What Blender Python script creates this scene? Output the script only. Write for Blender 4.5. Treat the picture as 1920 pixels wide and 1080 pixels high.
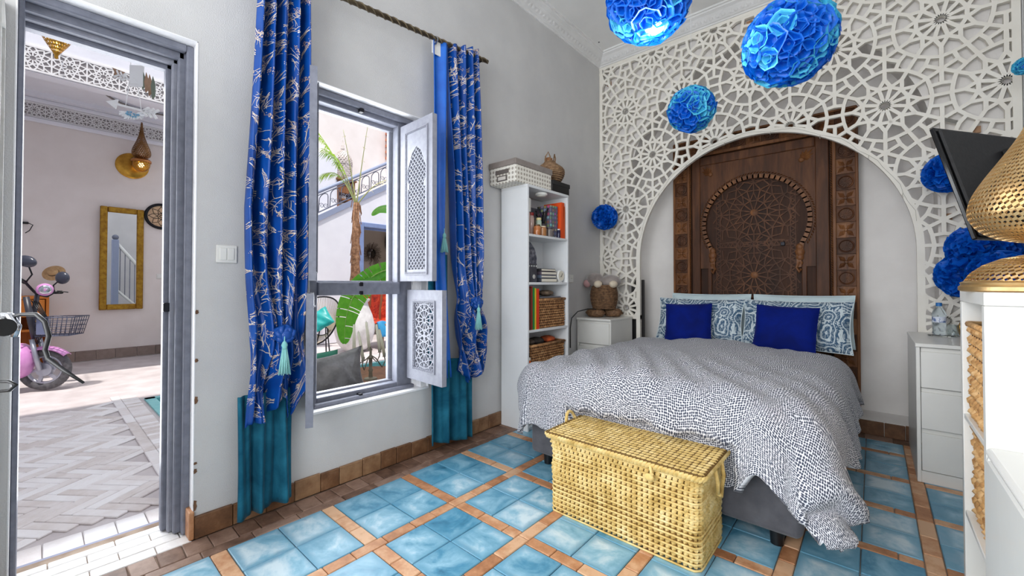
import bpy, bmesh, math, random
from math import sin, cos, pi, sqrt, radians, atan2
from mathutils import Matrix, Vector
for _o in list(bpy.data.objects): bpy.data.objects.remove(_o)
SC = bpy.context.scene
COL = SC.collection

# ------------------------------------------------------------------ camera
cam_d = bpy.data.cameras.new('camera'); CAM = bpy.data.objects.new('camera', cam_d); COL.objects.link(CAM)
CAM.location = (2.322, -4.161, 1.15)
CAM.rotation_euler = (radians(90.805), 0, radians(41.133))
cam_d.sensor_width = 36; cam_d.lens = 36*775.6/1920; cam_d.shift_y = -19.3/1920
cam_d.clip_start = 0.02; cam_d.clip_end = 200
SC.camera = CAM

# ------------------------------------------------------------------ world, sun, daylight, exposure
W = bpy.data.worlds.new('sky'); SC.world = W; W.use_nodes = True
_n = W.node_tree.nodes; _bg = _n['Background']
_bg.inputs[0].default_value = (0.88, 0.94, 1.0, 1); _bg.inputs[1].default_value = 1.35
def light(name, kind, loc, energy, rot=(0, 0, 0), color=(1, 1, 1), size=1, size_y=None, angle=None, radius=None):
    d = bpy.data.lights.new(name, kind); o = bpy.data.objects.new(name, d); COL.objects.link(o)
    o.location = loc; o.rotation_euler = rot; d.energy = energy; d.color = color
    if kind == 'AREA':
        d.size = size
        if size_y: d.shape = 'RECTANGLE'; d.size_y = size_y
    if angle is not None: d.angle = angle
    if radius is not None: d.shadow_soft_size = radius
    return o
# sun stands high behind the bedroom roof and falls on the far half of the courtyard
light('sun', 'SUN', (0, 0, 12), 3.2, (radians(4), radians(16.7), 0), (1.0, 0.95, 0.88), angle=radians(0.6))
# added area fill from behind the camera, no window is known there
light('rear_fill_light', 'AREA', (1.5, -5.55, 1.75), 84, (radians(90), 0, 0), (0.96, 0.98, 1.0), 2.6, 2.2)
# daylight gathered by the window and the door of the courtyard wall
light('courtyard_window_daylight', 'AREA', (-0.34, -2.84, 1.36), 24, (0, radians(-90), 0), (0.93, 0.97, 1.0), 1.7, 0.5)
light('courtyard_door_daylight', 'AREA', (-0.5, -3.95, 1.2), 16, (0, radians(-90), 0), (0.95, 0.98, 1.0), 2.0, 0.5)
VS = SC.view_settings
VS.view_transform = 'Standard'; VS.look = 'None'; VS.gamma = 1.0; VS.use_curve_mapping = False
VS.exposure = 0.30

# ------------------------------------------------------------------ helpers
R = random.Random(7)
WM = {}
def wm(o):
    return WM[o.name] if o is not None and o.name in WM else Matrix.Identity(4)
def tag(o, label, cat, group=None, kind=None):
    if label: o['label'] = label
    if cat: o['category'] = cat
    if group: o['group'] = group
    if kind: o['kind'] = kind
    return o
def thing(name, label, cat, loc=(0, 0, 0), rotz=0, group=None):
    o = bpy.data.objects.new(name, None); COL.objects.link(o); o.empty_display_size = 0.05
    o.location = loc; o.rotation_euler = (0, 0, rotz)
    WM[o.name] = Matrix.Translation(loc) @ Matrix.Rotation(rotz, 4, 'Z')
    return tag(o, label, cat, group)
def struct(name, kindless=False):
    o = bpy.data.objects.new(name, None); COL.objects.link(o); o['kind'] = 'structure'; WM[o.name] = Matrix.Identity(4)
    return o
def inst(name, me, parent, M):
    """a piece that shares mesh data; M = matrix in the parent's space"""
    o = bpy.data.objects.new(name, me); COL.objects.link(o)
    if parent is not None: o.parent = parent
    o.matrix_local = M
    return o
def frame(origin, ex, ey, ez):
    m = Matrix.Identity(4)
    for i, a in enumerate((ex, ey, ez)):
        for k in range(3): m[k][i] = a[k]
    for k in range(3): m[k][3] = origin[k]
    return m
def V(*a): return Vector(a)

class MB:
    def __init__(s): s.v = []; s.f = []; s.uv = {}
    def add(s, vs, fs, M=None):
        b = len(s.v)
        if M is not None: vs = [M @ Vector(p) for p in vs]
        s.v += [tuple(p) for p in vs]; s.f += [tuple(i+b for i in f) for f in fs]
        return b
    def box(s, x0, x1, y0, y1, z0, z1, M=None):
        s.add([(x0,y0,z0),(x1,y0,z0),(x1,y1,z0),(x0,y1,z0),(x0,y0,z1),(x1,y0,z1),(x1,y1,z1),(x0,y1,z1)],
              [(0,3,2,1),(4,5,6,7),(0,1,5,4),(1,2,6,5),(2,3,7,6),(3,0,4,7)], M); return s
    def cbox(s, x0, x1, y0, y1, z0, z1, c, M=None):
        """box with chamfered edges"""
        c = min(c, (x1-x0)*.45, (y1-y0)*.45, (z1-z0)*.45)
        vs = []; idx = {}
        for ix, X in ((0, x0), (1, x1)):
            for iy, Y in ((0, y0), (1, y1)):
                for iz, Z in ((0, z0), (1, z1)):
                    sx = c if ix == 0 else -c; sy = c if iy == 0 else -c; sz = c if iz == 0 else -c
                    for a, p in enumerate(((X, Y+sy, Z+sz), (X+sx, Y, Z+sz), (X+sx, Y+sy, Z))):
                        idx[ix, iy, iz, a] = len(vs); vs.append(p)
        F = []; g = lambda x, y, z, a: idx[x, y, z, a]
        for q in (0, 1):
            F.append(tuple(g(q, y, z, 0) for y, z in ((0,0),(1,0),(1,1),(0,1))))
            F.append(tuple(g(x, q, z, 1) for x, z in ((0,0),(1,0),(1,1),(0,1))))
            F.append(tuple(g(x, y, q, 2) for x, y in ((0,0),(1,0),(1,1),(0,1))))
        for p in (0, 1):
            for q in (0, 1):
                F.append((g(p,q,0,0), g(p,q,1,0), g(p,q,1,1), g(p,q,0,1)))
                F.append((g(p,0,q,0), g(p,1,q,0), g(p,1,q,2), g(p,0,q,2)))
                F.append((g(0,p,q,1), g(1,p,q,1), g(1,p,q,2), g(0,p,q,2)))
                for r in (0, 1): F.append((g(p,q,r,0), g(p,q,r,1), g(p,q,r,2)))
        s.add(vs, F, M); return s
    def bar(s, a, b, w, t, n, ext=0.0):
        """flat bar from a to b, width w, thickness t along n (starting at the a-b plane)"""
        a = Vector(a); b = Vector(b); n = Vector(n).normalized(); d = b-a
        if d.length < 1e-6: return s
        d.normalize(); a = a-d*ext; b = b+d*ext; p = d.cross(n).normalized()*(w/2)
        s.add([a-p, b-p, b+p, a+p, a-p+n*t, b-p+n*t, b+p+n*t, a+p+n*t],
              [(0,3,2,1),(4,5,6,7),(0,1,5,4),(1,2,6,5),(2,3,7,6),(3,0,4,7)]); return s
    def prism(s, poly, h0, h1, M=None):
        """2-D polygon (x,y) extruded along z from h0 to h1"""
        n = len(poly)
        vs = [(p[0], p[1], h0) for p in poly] + [(p[0], p[1], h1) for p in poly]
        s.add(vs, [tuple(range(n-1, -1, -1)), tuple(range(n, 2*n))] + [(i, (i+1) % n, (i+1) % n+n, i+n) for i in range(n)], M); return s
    def lathe(s, prof, n=24, M=None, cap=True, a0=0, a1=2*pi, wob=None):
        full = abs(a1-a0-2*pi) < 1e-6; m = n if full else n+1; vs = []
        for r, z in prof:
            for i in range(m):
                a = a0+(a1-a0)*i/n; k = wob(a, z) if wob else 1
                vs.append((r*k*cos(a), r*k*sin(a), z))
        F = []
        for j in range(len(prof)-1):
            for i in range(n):
                i2 = (i+1) % m if full else i+1
                F.append((j*m+i, j*m+i2, (j+1)*m+i2, (j+1)*m+i))
        if cap and full:
            if prof[0][0] > 1e-5: F.append(tuple(range(m-1, -1, -1)))
            if prof[-1][0] > 1e-5: F.append(tuple(range((len(prof)-1)*m, len(prof)*m)))
        s.add(vs, F, M); return s
    def tube(s, pts, r, n=8, closed=False, M=None, cap=True, flat=1.0):
        P = [Vector(p) for p in pts]; m = len(P); vs = []; u = None
        for i, p in enumerate(P):
            if closed: d = P[(i+1) % m]-P[i-1]
            else: d = P[min(i+1, m-1)]-P[max(i-1, 0)]
            if d.length < 1e-9: d = Vector((0, 0, 1))
            d.normalize()
            if u is None: u = d.orthogonal().normalized()
            else:
                u = u-d*u.dot(d)
                u = d.orthogonal().normalized() if u.length < 1e-6 else u.normalized()
            w = d.cross(u); rr = r[i] if isinstance(r, (list, tuple)) else r
            for k in range(n):
                a = 2*pi*k/n; vs.append(p+u*(rr*cos(a))+w*(rr*sin(a)*flat))
        F = []
        for i in range(m if closed else m-1):
            for k in range(n):
                F.append((i*n+k, i*n+(k+1) % n, ((i+1) % m)*n+(k+1) % n, ((i+1) % m)*n+k))
        if cap and not closed:
            F.append(tuple(range(n-1, -1, -1))); F.append(tuple(range((m-1)*n, m*n)))
        s.add(vs, F, M); return s
    def ball(s, c, r, nu=12, nv=8, M=None, sc=(1, 1, 1)):
        prof = [(max(r*sin(pi*j/nv), 1e-6), -r*cos(pi*j/nv)) for j in range(nv+1)]
        m = Matrix.Translation(c) @ Matrix.Diagonal((sc[0], sc[1], sc[2], 1))
        s.lathe(prof, nu, (M @ m) if M is not None else m, cap=False); return s
    def grid(s, fn, nu, nv, uvfn=None, flip=False):
        b = len(s.v)
        for j in range(nv+1):
            for i in range(nu+1):
                s.v.append(tuple(fn(i/nu, j/nv)))
                if uvfn: s.uv[len(s.v)-1] = uvfn(i/nu, j/nv)
        for j in range(nv):
            for i in range(nu):
                q = (b+j*(nu+1)+i, b+j*(nu+1)+i+1, b+(j+1)*(nu+1)+i+1, b+(j+1)*(nu+1)+i)
                s.f.append(q[::-1] if flip else q)
        return s
    def mesh(s, name, m, smooth=False, angle=None):
        me = bpy.data.meshes.new(name); me.from_pydata(s.v, [], s.f); me.update()
        bm = bmesh.new(); bm.from_mesh(me); bmesh.ops.recalc_face_normals(bm, faces=bm.faces); bm.to_mesh(me); bm.free()
        if s.uv:
            uvl = me.uv_layers.new(name='UVMap')
            for l in me.loops: uvl.data[l.index].uv = s.uv.get(l.vertex_index, (0, 0))
        me.materials.append(m)
        if smooth:
            me.polygons.foreach_set('use_smooth', [True]*len(me.polygons))
            if angle: me.set_sharp_from_angle(angle=radians(angle))
        return me
    def build(s, name, m, parent=None, smooth=False, angle=None, local=False, solid=0, bevel=0, sub=0):
        if parent is not None and not local:
            inv = wm(parent).inverted(); s.v = [tuple(inv @ Vector(p)) for p in s.v]
        me = s.mesh(name, m, smooth, angle)
        o = bpy.data.objects.new(name, me); COL.objects.link(o)
        if parent is not None: o.parent = parent; WM[o.name] = wm(parent)
        if solid:
            md = o.modifiers.new('solid', 'SOLIDIFY'); md.thickness = solid; md.offset = 0
        if bevel:
            md = o.modifiers.new('bevel', 'BEVEL'); md.width = bevel; md.segments = 2; md.limit_method = 'ANGLE'
        if sub:
            md = o.modifiers.new('sub', 'SUBSURF'); md.levels = sub; md.render_levels = sub
        return o

def rotz(a): return Matrix.Rotation(a, 4, 'Z')
def rotx(a): return Matrix.Rotation(a, 4, 'X')
def roty(a): return Matrix.Rotation(a, 4, 'Y')
def tr(x, y, z): return Matrix.Translation((x, y, z))

# ------------------------------------------------------------------ materials
def lin(c):
    if isinstance(c, str):
        c = tuple(int(c[i:i+2], 16) for i in (0, 2, 4))
    return tuple(((v/255)/12.92 if v/255 <= .04045 else ((v/255+.055)/1.055)**2.4) for v in c)+(1,)
class NT:
    def __init__(s, name):
        s.m = bpy.data.materials.new(name); s.m.use_nodes = True; s.t = s.m.node_tree; s.b = s.t.nodes['Principled BSDF']
    def n(s, kind, **kw):
        o = s.t.nodes.new(kind)
        for k, v in kw.items(): setattr(o, k, v)
        return o
    def l(s, a, b): s.t.links.new(a, b)
    def coord(s, kind='Object', scale=(1, 1, 1), rand=False, rot=(0, 0, 0)):
        if kind == 'World':
            src = s.n('ShaderNodeNewGeometry').outputs['Position']
        else:
            src = s.n('ShaderNodeTexCoord').outputs[kind]
        mp = s.n('ShaderNodeMapping'); mp.inputs['Scale'].default_value = scale; mp.inputs['Rotation'].default_value = rot
        s.l(src, mp.inputs['Vector']); out = mp.outputs[0]
        if rand:
            oi = s.n('ShaderNodeObjectInfo'); mu = s.n('ShaderNodeMath', operation='MULTIPLY'); mu.inputs[1].default_value = 37.0
            s.l(oi.outputs['Random'], mu.inputs[0]); ad = s.n('ShaderNodeVectorMath', operation='ADD')
            s.l(out, ad.inputs[0]); s.l(mu.outputs[0], ad.inputs[1]); out = ad.outputs[0]
        return out
    def noise(s, vec, scale=5, detail=4, rough=.55, dist=0):
        o = s.n('ShaderNodeTexNoise'); o.inputs['Scale'].default_value = scale; o.inputs['Detail'].default_value = detail
        o.inputs['Roughness'].default_value = rough; o.inputs['Distortion'].default_value = dist
        s.l(vec, o.inputs['Vector']); return o.outputs['Fac']
    def voro(s, vec, scale=5, feature='F1', rnd=1.0, dim='3D', out='Distance'):
        o = s.n('ShaderNodeTexVoronoi', feature=feature, voronoi_dimensions=dim); o.inputs['Scale'].default_value = scale
        o.inputs['Randomness'].default_value = rnd; s.l(vec, o.inputs['Vector']); return o.outputs[out]
    def wave(s, vec, scale=5, dist=0, dscale=1, direction='X', kind='BANDS'):
        o = s.n('ShaderNodeTexWave', wave_type=kind)
        if kind == 'BANDS': o.bands_direction = direction
        o.inputs['Scale'].default_value = scale; o.inputs['Distortion'].default_value = dist; o.inputs['Detail Scale'].default_value = dscale
        s.l(vec, o.inputs['Vector']); return o.outputs['Fac']
    def ramp(s, fac, stops, interp='LINEAR'):
        o = s.n('ShaderNodeValToRGB'); o.color_ramp.interpolation = interp; e = o.color_ramp.elements
        while len(e) < len(stops): e.new(0.5)
        for i, (p, c) in enumerate(stops):
            e[i].position = p; e[i].color = lin(c) if not isinstance(c, float) else (c, c, c, 1)
        s.l(fac, o.inputs[0]); return o.outputs[0]
    def math(s, op, a, b=None, c=None):
        o = s.n('ShaderNodeMath', operation=op)
        for i, x in enumerate((a, b, c)):
            if x is None: continue
            if isinstance(x, (int, float)): o.inputs[i].default_value = x
            else: s.l(x, o.inputs[i])
        return o.outputs[0]
    def mix(s, fac, a, b, blend='MIX'):
        o = s.n('ShaderNodeMix', data_type='RGBA', blend_type=blend)
        for sock, x in ((o.inputs['Factor'], fac), (o.inputs[6], a), (o.inputs[7], b)):
            if isinstance(x, (int, float)): sock.default_value = x
            elif isinstance(x, (str, tuple)): sock.default_value = lin(x)
            else: s.l(x, sock)
        return o.outputs[2]
    def bump(s, h, strength=.3, dist=.01):
        o = s.n('ShaderNodeBump'); o.inputs['Strength'].default_value = strength; o.inputs['Distance'].default_value = dist
        s.l(h, o.inputs['Height']); s.l(o.outputs[0], s.b.inputs['Normal']); return o
    def set(s, **kw):
        for k, v in kw.items():
            k = k.replace('_', ' ')
            if k == 'Color':
                if isinstance(v, (str, tuple)): s.b.inputs['Base Color'].default_value = lin(v)
                else: s.l(v, s.b.inputs['Base Color'])
            elif isinstance(v, (int, float)): s.b.inputs[k].default_value = v
            elif isinstance(v, (tuple, str)): s.b.inputs[k].default_value = lin(v)
            else: s.l(v, s.b.inputs[k])
        return s
MATS = {}
def plain(name, c, c2=None, rough=.5, metal=0, scale=8, bump=0, bscale=60, coat=0, rand=True, coord='Object', stretch=(1, 1, 1), spec=.5, bdist=.004, detail=4, lo=.35, hi=.65):
    if name in MATS: return MATS[name]
    t = NT(name); v = t.coord(coord, stretch, rand and coord == 'Object')
    if c2 is not None: t.set(Color=t.ramp(t.noise(v, scale, detail), [(lo, c), (hi, c2)]))
    else:
        t.set(Color=t.mix(t.noise(v, scale, 3), c, tuple(max(0, x-8) for x in (lin8(c)))))
    t.set(Roughness=rough, Metallic=metal, Coat_Weight=coat, Specular_IOR_Level=spec)
    if bump: t.bump(t.noise(v, bscale, 4), bump, bdist)
    MATS[name] = t.m; return t.m
def lin8(c): return tuple(int(c[i:i+2], 16) for i in (0, 2, 4)) if isinstance(c, str) else c
# ------------------------------------------------------------------ shared materials
def m_plaster(name, c, c2, bs=190, bstr=.42, scale=3):
    t = NT(name); v = t.coord('World'); n = t.noise(v, scale, 6)
    t.set(Color=t.ramp(n, [(.3, c), (.7, c2)]), Roughness=.85); t.bump(t.noise(v, bs, 3), bstr, .004); return t.m
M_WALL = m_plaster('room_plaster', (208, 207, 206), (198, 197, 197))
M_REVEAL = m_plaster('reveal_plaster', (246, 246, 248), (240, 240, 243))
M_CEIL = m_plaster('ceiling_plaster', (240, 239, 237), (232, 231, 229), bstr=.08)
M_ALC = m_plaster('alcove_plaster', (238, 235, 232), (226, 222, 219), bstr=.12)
M_PWALL = m_plaster('courtyard_plaster', (234, 226, 222), (226, 217, 212), bstr=.1)
M_PWHITE = m_plaster('courtyard_white_plaster', (238, 238, 245), (230, 230, 238), bstr=.1)
M_MOULD = m_plaster('carved_cornice_plaster', (232, 231, 230), (220, 219, 217), bs=40, bstr=.7)
def m_tile():
    t = NT('blue_cement_tile'); v = t.coord('World'); vo = t.coord('Object', (1, 1, 1), True)
    n = t.noise(vo, 5.5, 5, .6, .8); n2 = t.noise(v, 1.1, 3); n3 = t.noise(vo, 26, 5, .65)
    a = t.math('ADD', t.math('MULTIPLY', n, .75), t.math('ADD', t.math('MULTIPLY', n2, .45), t.math('MULTIPLY', n3, .2)))
    oi = t.n('ShaderNodeObjectInfo'); a = t.math('ADD', a, t.math('MULTIPLY', oi.outputs['Random'], .16))
    c = t.ramp(a, [(.50, (36, 92, 120)), (.64, (74, 138, 168)), (.80, (136, 182, 203)), (.94, (200, 218, 226))])
    # darker worn rim along the tile's edge
    sx = t.n('ShaderNodeSeparateXYZ'); tc = t.n('ShaderNodeTexCoord'); t.l(tc.outputs['Object'], sx.inputs[0])
    e = t.math('MAXIMUM', t.math('ABSOLUTE', sx.outputs[0]), t.math('ABSOLUTE', sx.outputs[1]))
    e = t.math('ADD', e, t.math('MULTIPLY', t.math('SUBTRACT', n, .5), .10))
    f = t.ramp(e, [(.070, 0.0), (.096, .75)])
    c = t.mix(f, c, (84, 144, 172))
    t.set(Color=c, Roughness=t.ramp(n3, [(.3, .30), (.7, .5)])); t.bump(t.math('ADD', n3, t.math('MULTIPLY', n, 2.0)), .12, .003); return t.m
M_TILE = m_tile()
def m_clay(name, stops, rough=.55, sc=14, rnd=.35):
    t = NT(name); v = t.coord('Object', (1, 1, 1), True); n = t.noise(v, sc, 5, .65)
    oi = t.n('ShaderNodeObjectInfo'); a = t.math('ADD', t.math('MULTIPLY', n, 1-rnd*.6), t.math('MULTIPLY', oi.outputs['Random'], rnd))
    t.set(Color=t.ramp(a, stops), Roughness=rough); t.bump(t.noise(v, 70, 4), .25, .002); return t.m
M_STRIP = m_clay('terracotta_strip', [(.3, (150, 98, 62)), (.5, (186, 132, 92)), (.72, (212, 170, 134))])
M_BASE = m_clay('terracotta_skirting', [(.3, (80, 52, 32)), (.5, (112, 76, 48)), (.78, (152, 118, 86))])
M_EDGE = m_clay('brown_border_tile', [(.3, (76, 54, 42)), (.5, (112, 84, 68)), (.78, (152, 124, 108))])
M_GROUT = plain('grout', (168, 150, 134), (132, 112, 96), .9, scale=9, coord='World')
M_WHITE = plain('white_lacquer', (236, 235, 230), None, .35, coat=.1)
M_SHELF = plain('white_melamine', (228, 230, 232), None, .45, coat=.05)
M_LATT = plain('cream_lattice', (240, 236, 226), (234, 229, 218), .6, scale=5)
M_GREY = plain('grey_paint', (124, 127, 140), (110, 113, 126), .5, scale=25, bump=.15, bscale=60)
M_GREYL = plain('light_grey_paint', (146, 148, 159), (134, 136, 148), .55, scale=30, bump=.2, bscale=80)
M_BLACK = plain('black_plastic', (22, 22, 24), None, .35)
M_IRON = plain('black_iron', (34, 34, 40), None, .45, metal=.6)
M_CHROME = plain('chrome', (200, 202, 208), None, .18, metal=1)
def m_wood(name, stops, sc=3.0, stretch=(1, 1, .12), rough=.5, wscale=6, bump=.3):
    t = NT(name); v = t.coord('Object', stretch, True); n = t.noise(v, sc*4, 6, .6, .6); n2 = t.noise(v, sc*22, 4)
    a = t.math('ADD', t.math('MULTIPLY', n, .8), t.math('MULTIPLY', n2, .2))
    t.set(Color=t.ramp(a, stops), Roughness=rough, Specular_IOR_Level=.3); t.bump(n2, bump, .002); return t.m
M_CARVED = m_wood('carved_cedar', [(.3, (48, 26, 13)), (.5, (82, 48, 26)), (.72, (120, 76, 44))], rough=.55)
M_CARVEDL = m_wood('light_cedar_ridge', [(.3, (74, 43, 24)), (.5, (116, 74, 43)), (.72, (156, 106, 64))], rough=.5)  # lighter cedar tone for mouldings, rims and every second square
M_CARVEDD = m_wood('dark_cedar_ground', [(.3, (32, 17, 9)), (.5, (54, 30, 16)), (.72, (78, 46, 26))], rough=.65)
def m_brass(name, c1, c2, rough=.32):
    t = NT(name); v = t.coord('Object'); n = t.noise(v, 9, 5)
    t.set(Color=t.ramp(n, [(.3, c1), (.7, c2)]), Roughness=rough, Metallic=1); t.bump(t.noise(v, 120, 3), .25, .002); return t.m
M_BRASS = m_brass('hammered_brass', (214, 176, 118), (242, 212, 160), .4)
M_BRASSD = m_brass('aged_brass', (150, 106, 42), (214, 164, 70), .3)
M_BRASSIN = plain('lamp_inside', (70, 48, 26), None, .7)
def m_glass(name, c=(240, 248, 250), rough=.02, ior=1.45):
    t = NT(name); t.set(Color=c, Roughness=rough, Transmission_Weight=1.0, IOR=ior); return t.m
M_GLASS = m_glass('clear_glass')

# ------------------------------------------------------------------ room shell
ZC = 3.70; XR = 3.06; YB = 0.064; YA = 0.34; YREAR = -5.5
DY0, DY1, DZ = -4.225, -3.69, 2.257         # door opening
WY0, WY1, WZ0, WZ1 = -3.19, -2.38, 0.43, 2.28   # window opening
XO = -0.30                                    # outer face of the courtyard wall
wl = struct('wall_left')
b = MB()
b.box(XO, 0, YREAR, DY0, 0, ZC+.1); b.box(XO, 0, DY0, DY1, DZ, ZC+.1); b.box(XO, 0, DY1, WY0, 0, ZC+.1)
b.box(XO, 0, WY0, WY1, 0, WZ0); b.box(XO, 0, WY0, WY1, WZ1, ZC+.1); b.box(XO, 0, WY1, .7, 0, ZC+.1)
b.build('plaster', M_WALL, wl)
# bright plaster reveals around door and window
rv = MB()
e = .004
rv.box(-.075, .002, DY0-.0, DY0+e, 0, DZ); rv.box(-.075, .002, DY1-e, DY1, 0.10, DZ); rv.box(-.075, .002, DY0, DY1, DZ-e, DZ)
rv.build('door_reveal', M_REVEAL, wl)
M_CHIP = plain('bare_clay', (128, 92, 66), (92, 66, 48), .9, scale=40)
for (cz_, ch_) in ((.145, .05), (.30, .022), (.335, .012), (.62, .035), (.80, .018), (1.02, .02)):
    cm_ = MB(); cm_.prism([(-.004, -ch_*.5), (.004, -ch_*.42), (.009, -ch_*.1), (.006, ch_*.2), (.008, ch_*.38), (-.002, ch_*.5), (-.005, ch_*.1)], .0005, .0022, frame(V(0, DY1+.004, cz_), V(0, 1, 0), V(0, 0, 1), V(1, 0, 0))); cm_.build('paint_chip', M_CHIP, wl)
rv = MB()
rv.box(-.10, .002, WY0, WY0+e, WZ0, WZ1); rv.box(-.10, .002, WY1-e, WY1, WZ0, WZ1); rv.box(-.10, .002, WY0, WY1, WZ1-e, WZ1); rv.box(-.10, .006, WY0, WY1, WZ0, WZ0+.012)
rv.build('window_reveal', M_REVEAL, wl)
# unseen upper house wall, raised so its shadow covers the near half of the courtyard
wu = struct('wall_upper'); MB().box(XO, 0.0, -9, 6, ZC+.1, 10.4).build('plaster', M_PWHITE, wu)
wx_ = struct('wall_outer'); MB().box(XO-.005, XO-.001, .7, 6, 0, ZC+.1).box(XO-.005, XO-.001, -9, YREAR, 0, ZC+.1).build('plaster', M_PWHITE, wx_)

wbk = struct('wall_back')
AX0, AX1, AZ0, AH = .31, 2.675, 2.06, 1.32
acx, aa = (AX0+AX1)/2, (AX1-AX0)/2
poly = [(0, 0), (AX0, 0)] + [(acx-aa*cos(pi*k/40), AZ0+AH*sin(pi*k/40)) for k in range(41)] + [(AX1, 0), (XR, 0), (XR, ZC+.1), (0, ZC+.1)]
MXZ = Matrix(((1, 0, 0, 0), (0, 0, 1, 0), (0, 1, 0, 0), (0, 0, 0, 1)))    # (x,y,h) -> (x, h, y)
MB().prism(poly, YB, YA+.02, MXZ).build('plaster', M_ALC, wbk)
wal = struct('wall_alcove'); MB().box(-.0, XR, YA, YA+.2, 0, ZC+.1).build('plaster', M_ALC, wal)
# raised step inside the alcove
st = struct('trim_6'); MB().box(AX0, AX1, .035, YA, 0, .108).build('plinth_plaster', M_ALC, st)
wr = struct('wall_right'); MB().box(XR, XR+.2, YREAR, .7, 0, ZC+.1).build('plaster', M_WALL, wr)
wre = struct('wall_rear')  # unseen; its opening is made up to let the rear fill light in
MB().box(0, .2, YREAR-.2, YREAR, 0, ZC+.1).box(2.8, XR, YREAR-.2, YREAR, 0, ZC+.1).box(.2, 2.8, YREAR-.2, YREAR, 0, .65).box(.2, 2.8, YREAR-.2, YREAR, 2.85, ZC+.1).build('plaster', M_WALL, wre)
ce = struct('ceiling'); MB().box(-.3, XR+.2, YREAR-.2, .7, ZC, ZC+.1).build('plaster', M_CEIL, ce)
# cornices
prof = [(0, 0), (.012, 0), (.016, .012), (.028, .016), (.045, .03), (.062, .055), (.078, .072), (.092, .08), (.104, .086), (.108, .098), (.122, .10), (.124, .118), (0, .118)]
def cornice(name, p0, p1, inward, m0, m1):
    p0 = V(*p0); p1 = V(*p1); d = (p1-p0).normalized(); inn = V(*inward)
    c = MB(); vs = []
    for k, p in enumerate((p0, p1)):
        for a, z in prof:
            vs.append(p+inn*a+V(0, 0, 3.585+z)+d*(a*(m0 if k == 0 else -m1)))
    n = len(prof)
    c.add(vs, [tuple(range(n)), tuple(range(2*n-1, n-1, -1))]+[(i, (i+1) % n, (i+1) % n+n, i+n) for i in range(n)])
    o = struct(name); c.build('moulding', M_MOULD, o)
    # raised leaf ornament on the hollow of the cornice
    L = (p1-p0).length; k = 0; s = .06
    lb = MB(); lb.add([(-.030, 0, 0), (0, -.020, .008), (.030, 0, 0), (0, .020, .008), (0, 0, .014)], [(0, 1, 4), (1, 2, 4), (2, 3, 4), (3, 0, 4)])
    lme = lb.mesh('leaf_ornament', M_MOULD, True)
    nn = (inn*.6+V(0, 0, -.8)).normalized(); up = nn.cross(d)
    while s < L-.05 and k < 60:
        inst('leaf_ornament', lme, o, frame(p0+d*s+inn*.050+V(0, 0, 3.585+.040), (d*.8+up*(.6 if k % 2 else -.6)).normalized(), (up*.8-d*(.6 if k % 2 else -.6)).normalized(), nn)); s += .052; k += 1
    return o
cornice('trim_1', (0, -3.2, 0), (0, .0, 0), (1, 0, 0), 0, 1)
cornice('trim_2', (0, 0, 0), (XR, 0, 0), (0, -1, 0), 1, 0)
MB().cbox(0.155, 0.17, -.30, -.285, ZC-.004, ZC+.001, .003).build('hook', M_IRON, ce)

# ------------------------------------------------------------------ floor with tiles
fl = struct('floor'); MB().box(-.31, XR+.2, YREAR-.2, .7, -.06, -.010).build('grout_bed', M_GROUT, fl)
GX, GY, SX, SY, SW = .656, -3.1716, .4615, .4701, .062
def tile_mesh(name, w, d, m, h=.012, c=.003):
    return MB().cbox(-w/2, w/2, -d/2, d/2, -h, 0, c).mesh(name, m)
g = .0035
cells_x = [(.198, GX-SW/2)] + [(GX+SX*i+SW/2, GX+SX*(i+1)-SW/2) for i in range(5)]
cells_x[-1] = (cells_x[-1][0], XR)
cells_y = [(GY+SY*j+SW/2, GY+SY*(j+1)-SW/2) for j in range(-3, 7)]
cells_y[-1] = (cells_y[-1][0], -.10)
cells_y = [c for c in cells_y if c[1]-c[0] > .05]
cache = {}
def tm(name, w, d, m):
    k = (name, round(w, 3), round(d, 3))
    if k not in cache: cache[k] = tile_mesh(name, w, d, m)
    return cache[k]
def put(name, x0, x1, y0, y1, m, jit=.001, rot=.004):
    if x1-x0 < .02 or y1-y0 < .02: return
    w, d = x1-x0-g, y1-y0-g
    inst(name, tm(name, w, d, m), fl, tr((x0+x1)/2, (y0+y1)/2, R.uniform(-jit, jit*.4)) @ rotz(R.uniform(-rot, rot)) @ rotx(R.uniform(-.004, .004)) @ roty(R.uniform(-.004, .004)))
def hidden(x, y): return 1.0 < x < 1.85 and -1.7 < y
for (x0, x1) in cells_x:
    for (y0, y1) in cells_y:
        xm, ym = (x0+x1)/2, (y0+y1)/2
        if y1-y0 < .2:
            for a, c in ((x0, xm), (xm, x1)):
                if not hidden((a+c)/2, ym): put('blue_tile', a, c, y0, y1, M_TILE)
            continue
        for a, c in ((x0, xm), (xm, x1)):
            for e0, e1 in ((y0, ym), (ym, y1)):
                if not hidden((a+c)/2, (e0+e1)/2): put('blue_tile', a, c, e0, e1, M_TILE)
for i in range(6):              # strips running towards the lattice
    xc = GX+SX*i
    if xc > XR-.02: continue
    y = GY-SY*3+SY*0
    while y < -.1:
        L = R.choice((.13, .15, .17, .12)); y2 = min(y+L, -.09)
        if not hidden(xc, (y+y2)/2): put('terracotta_strip', xc-SW/2, xc+SW/2, y, y2, M_STRIP, .0015)
        y = y2
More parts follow.
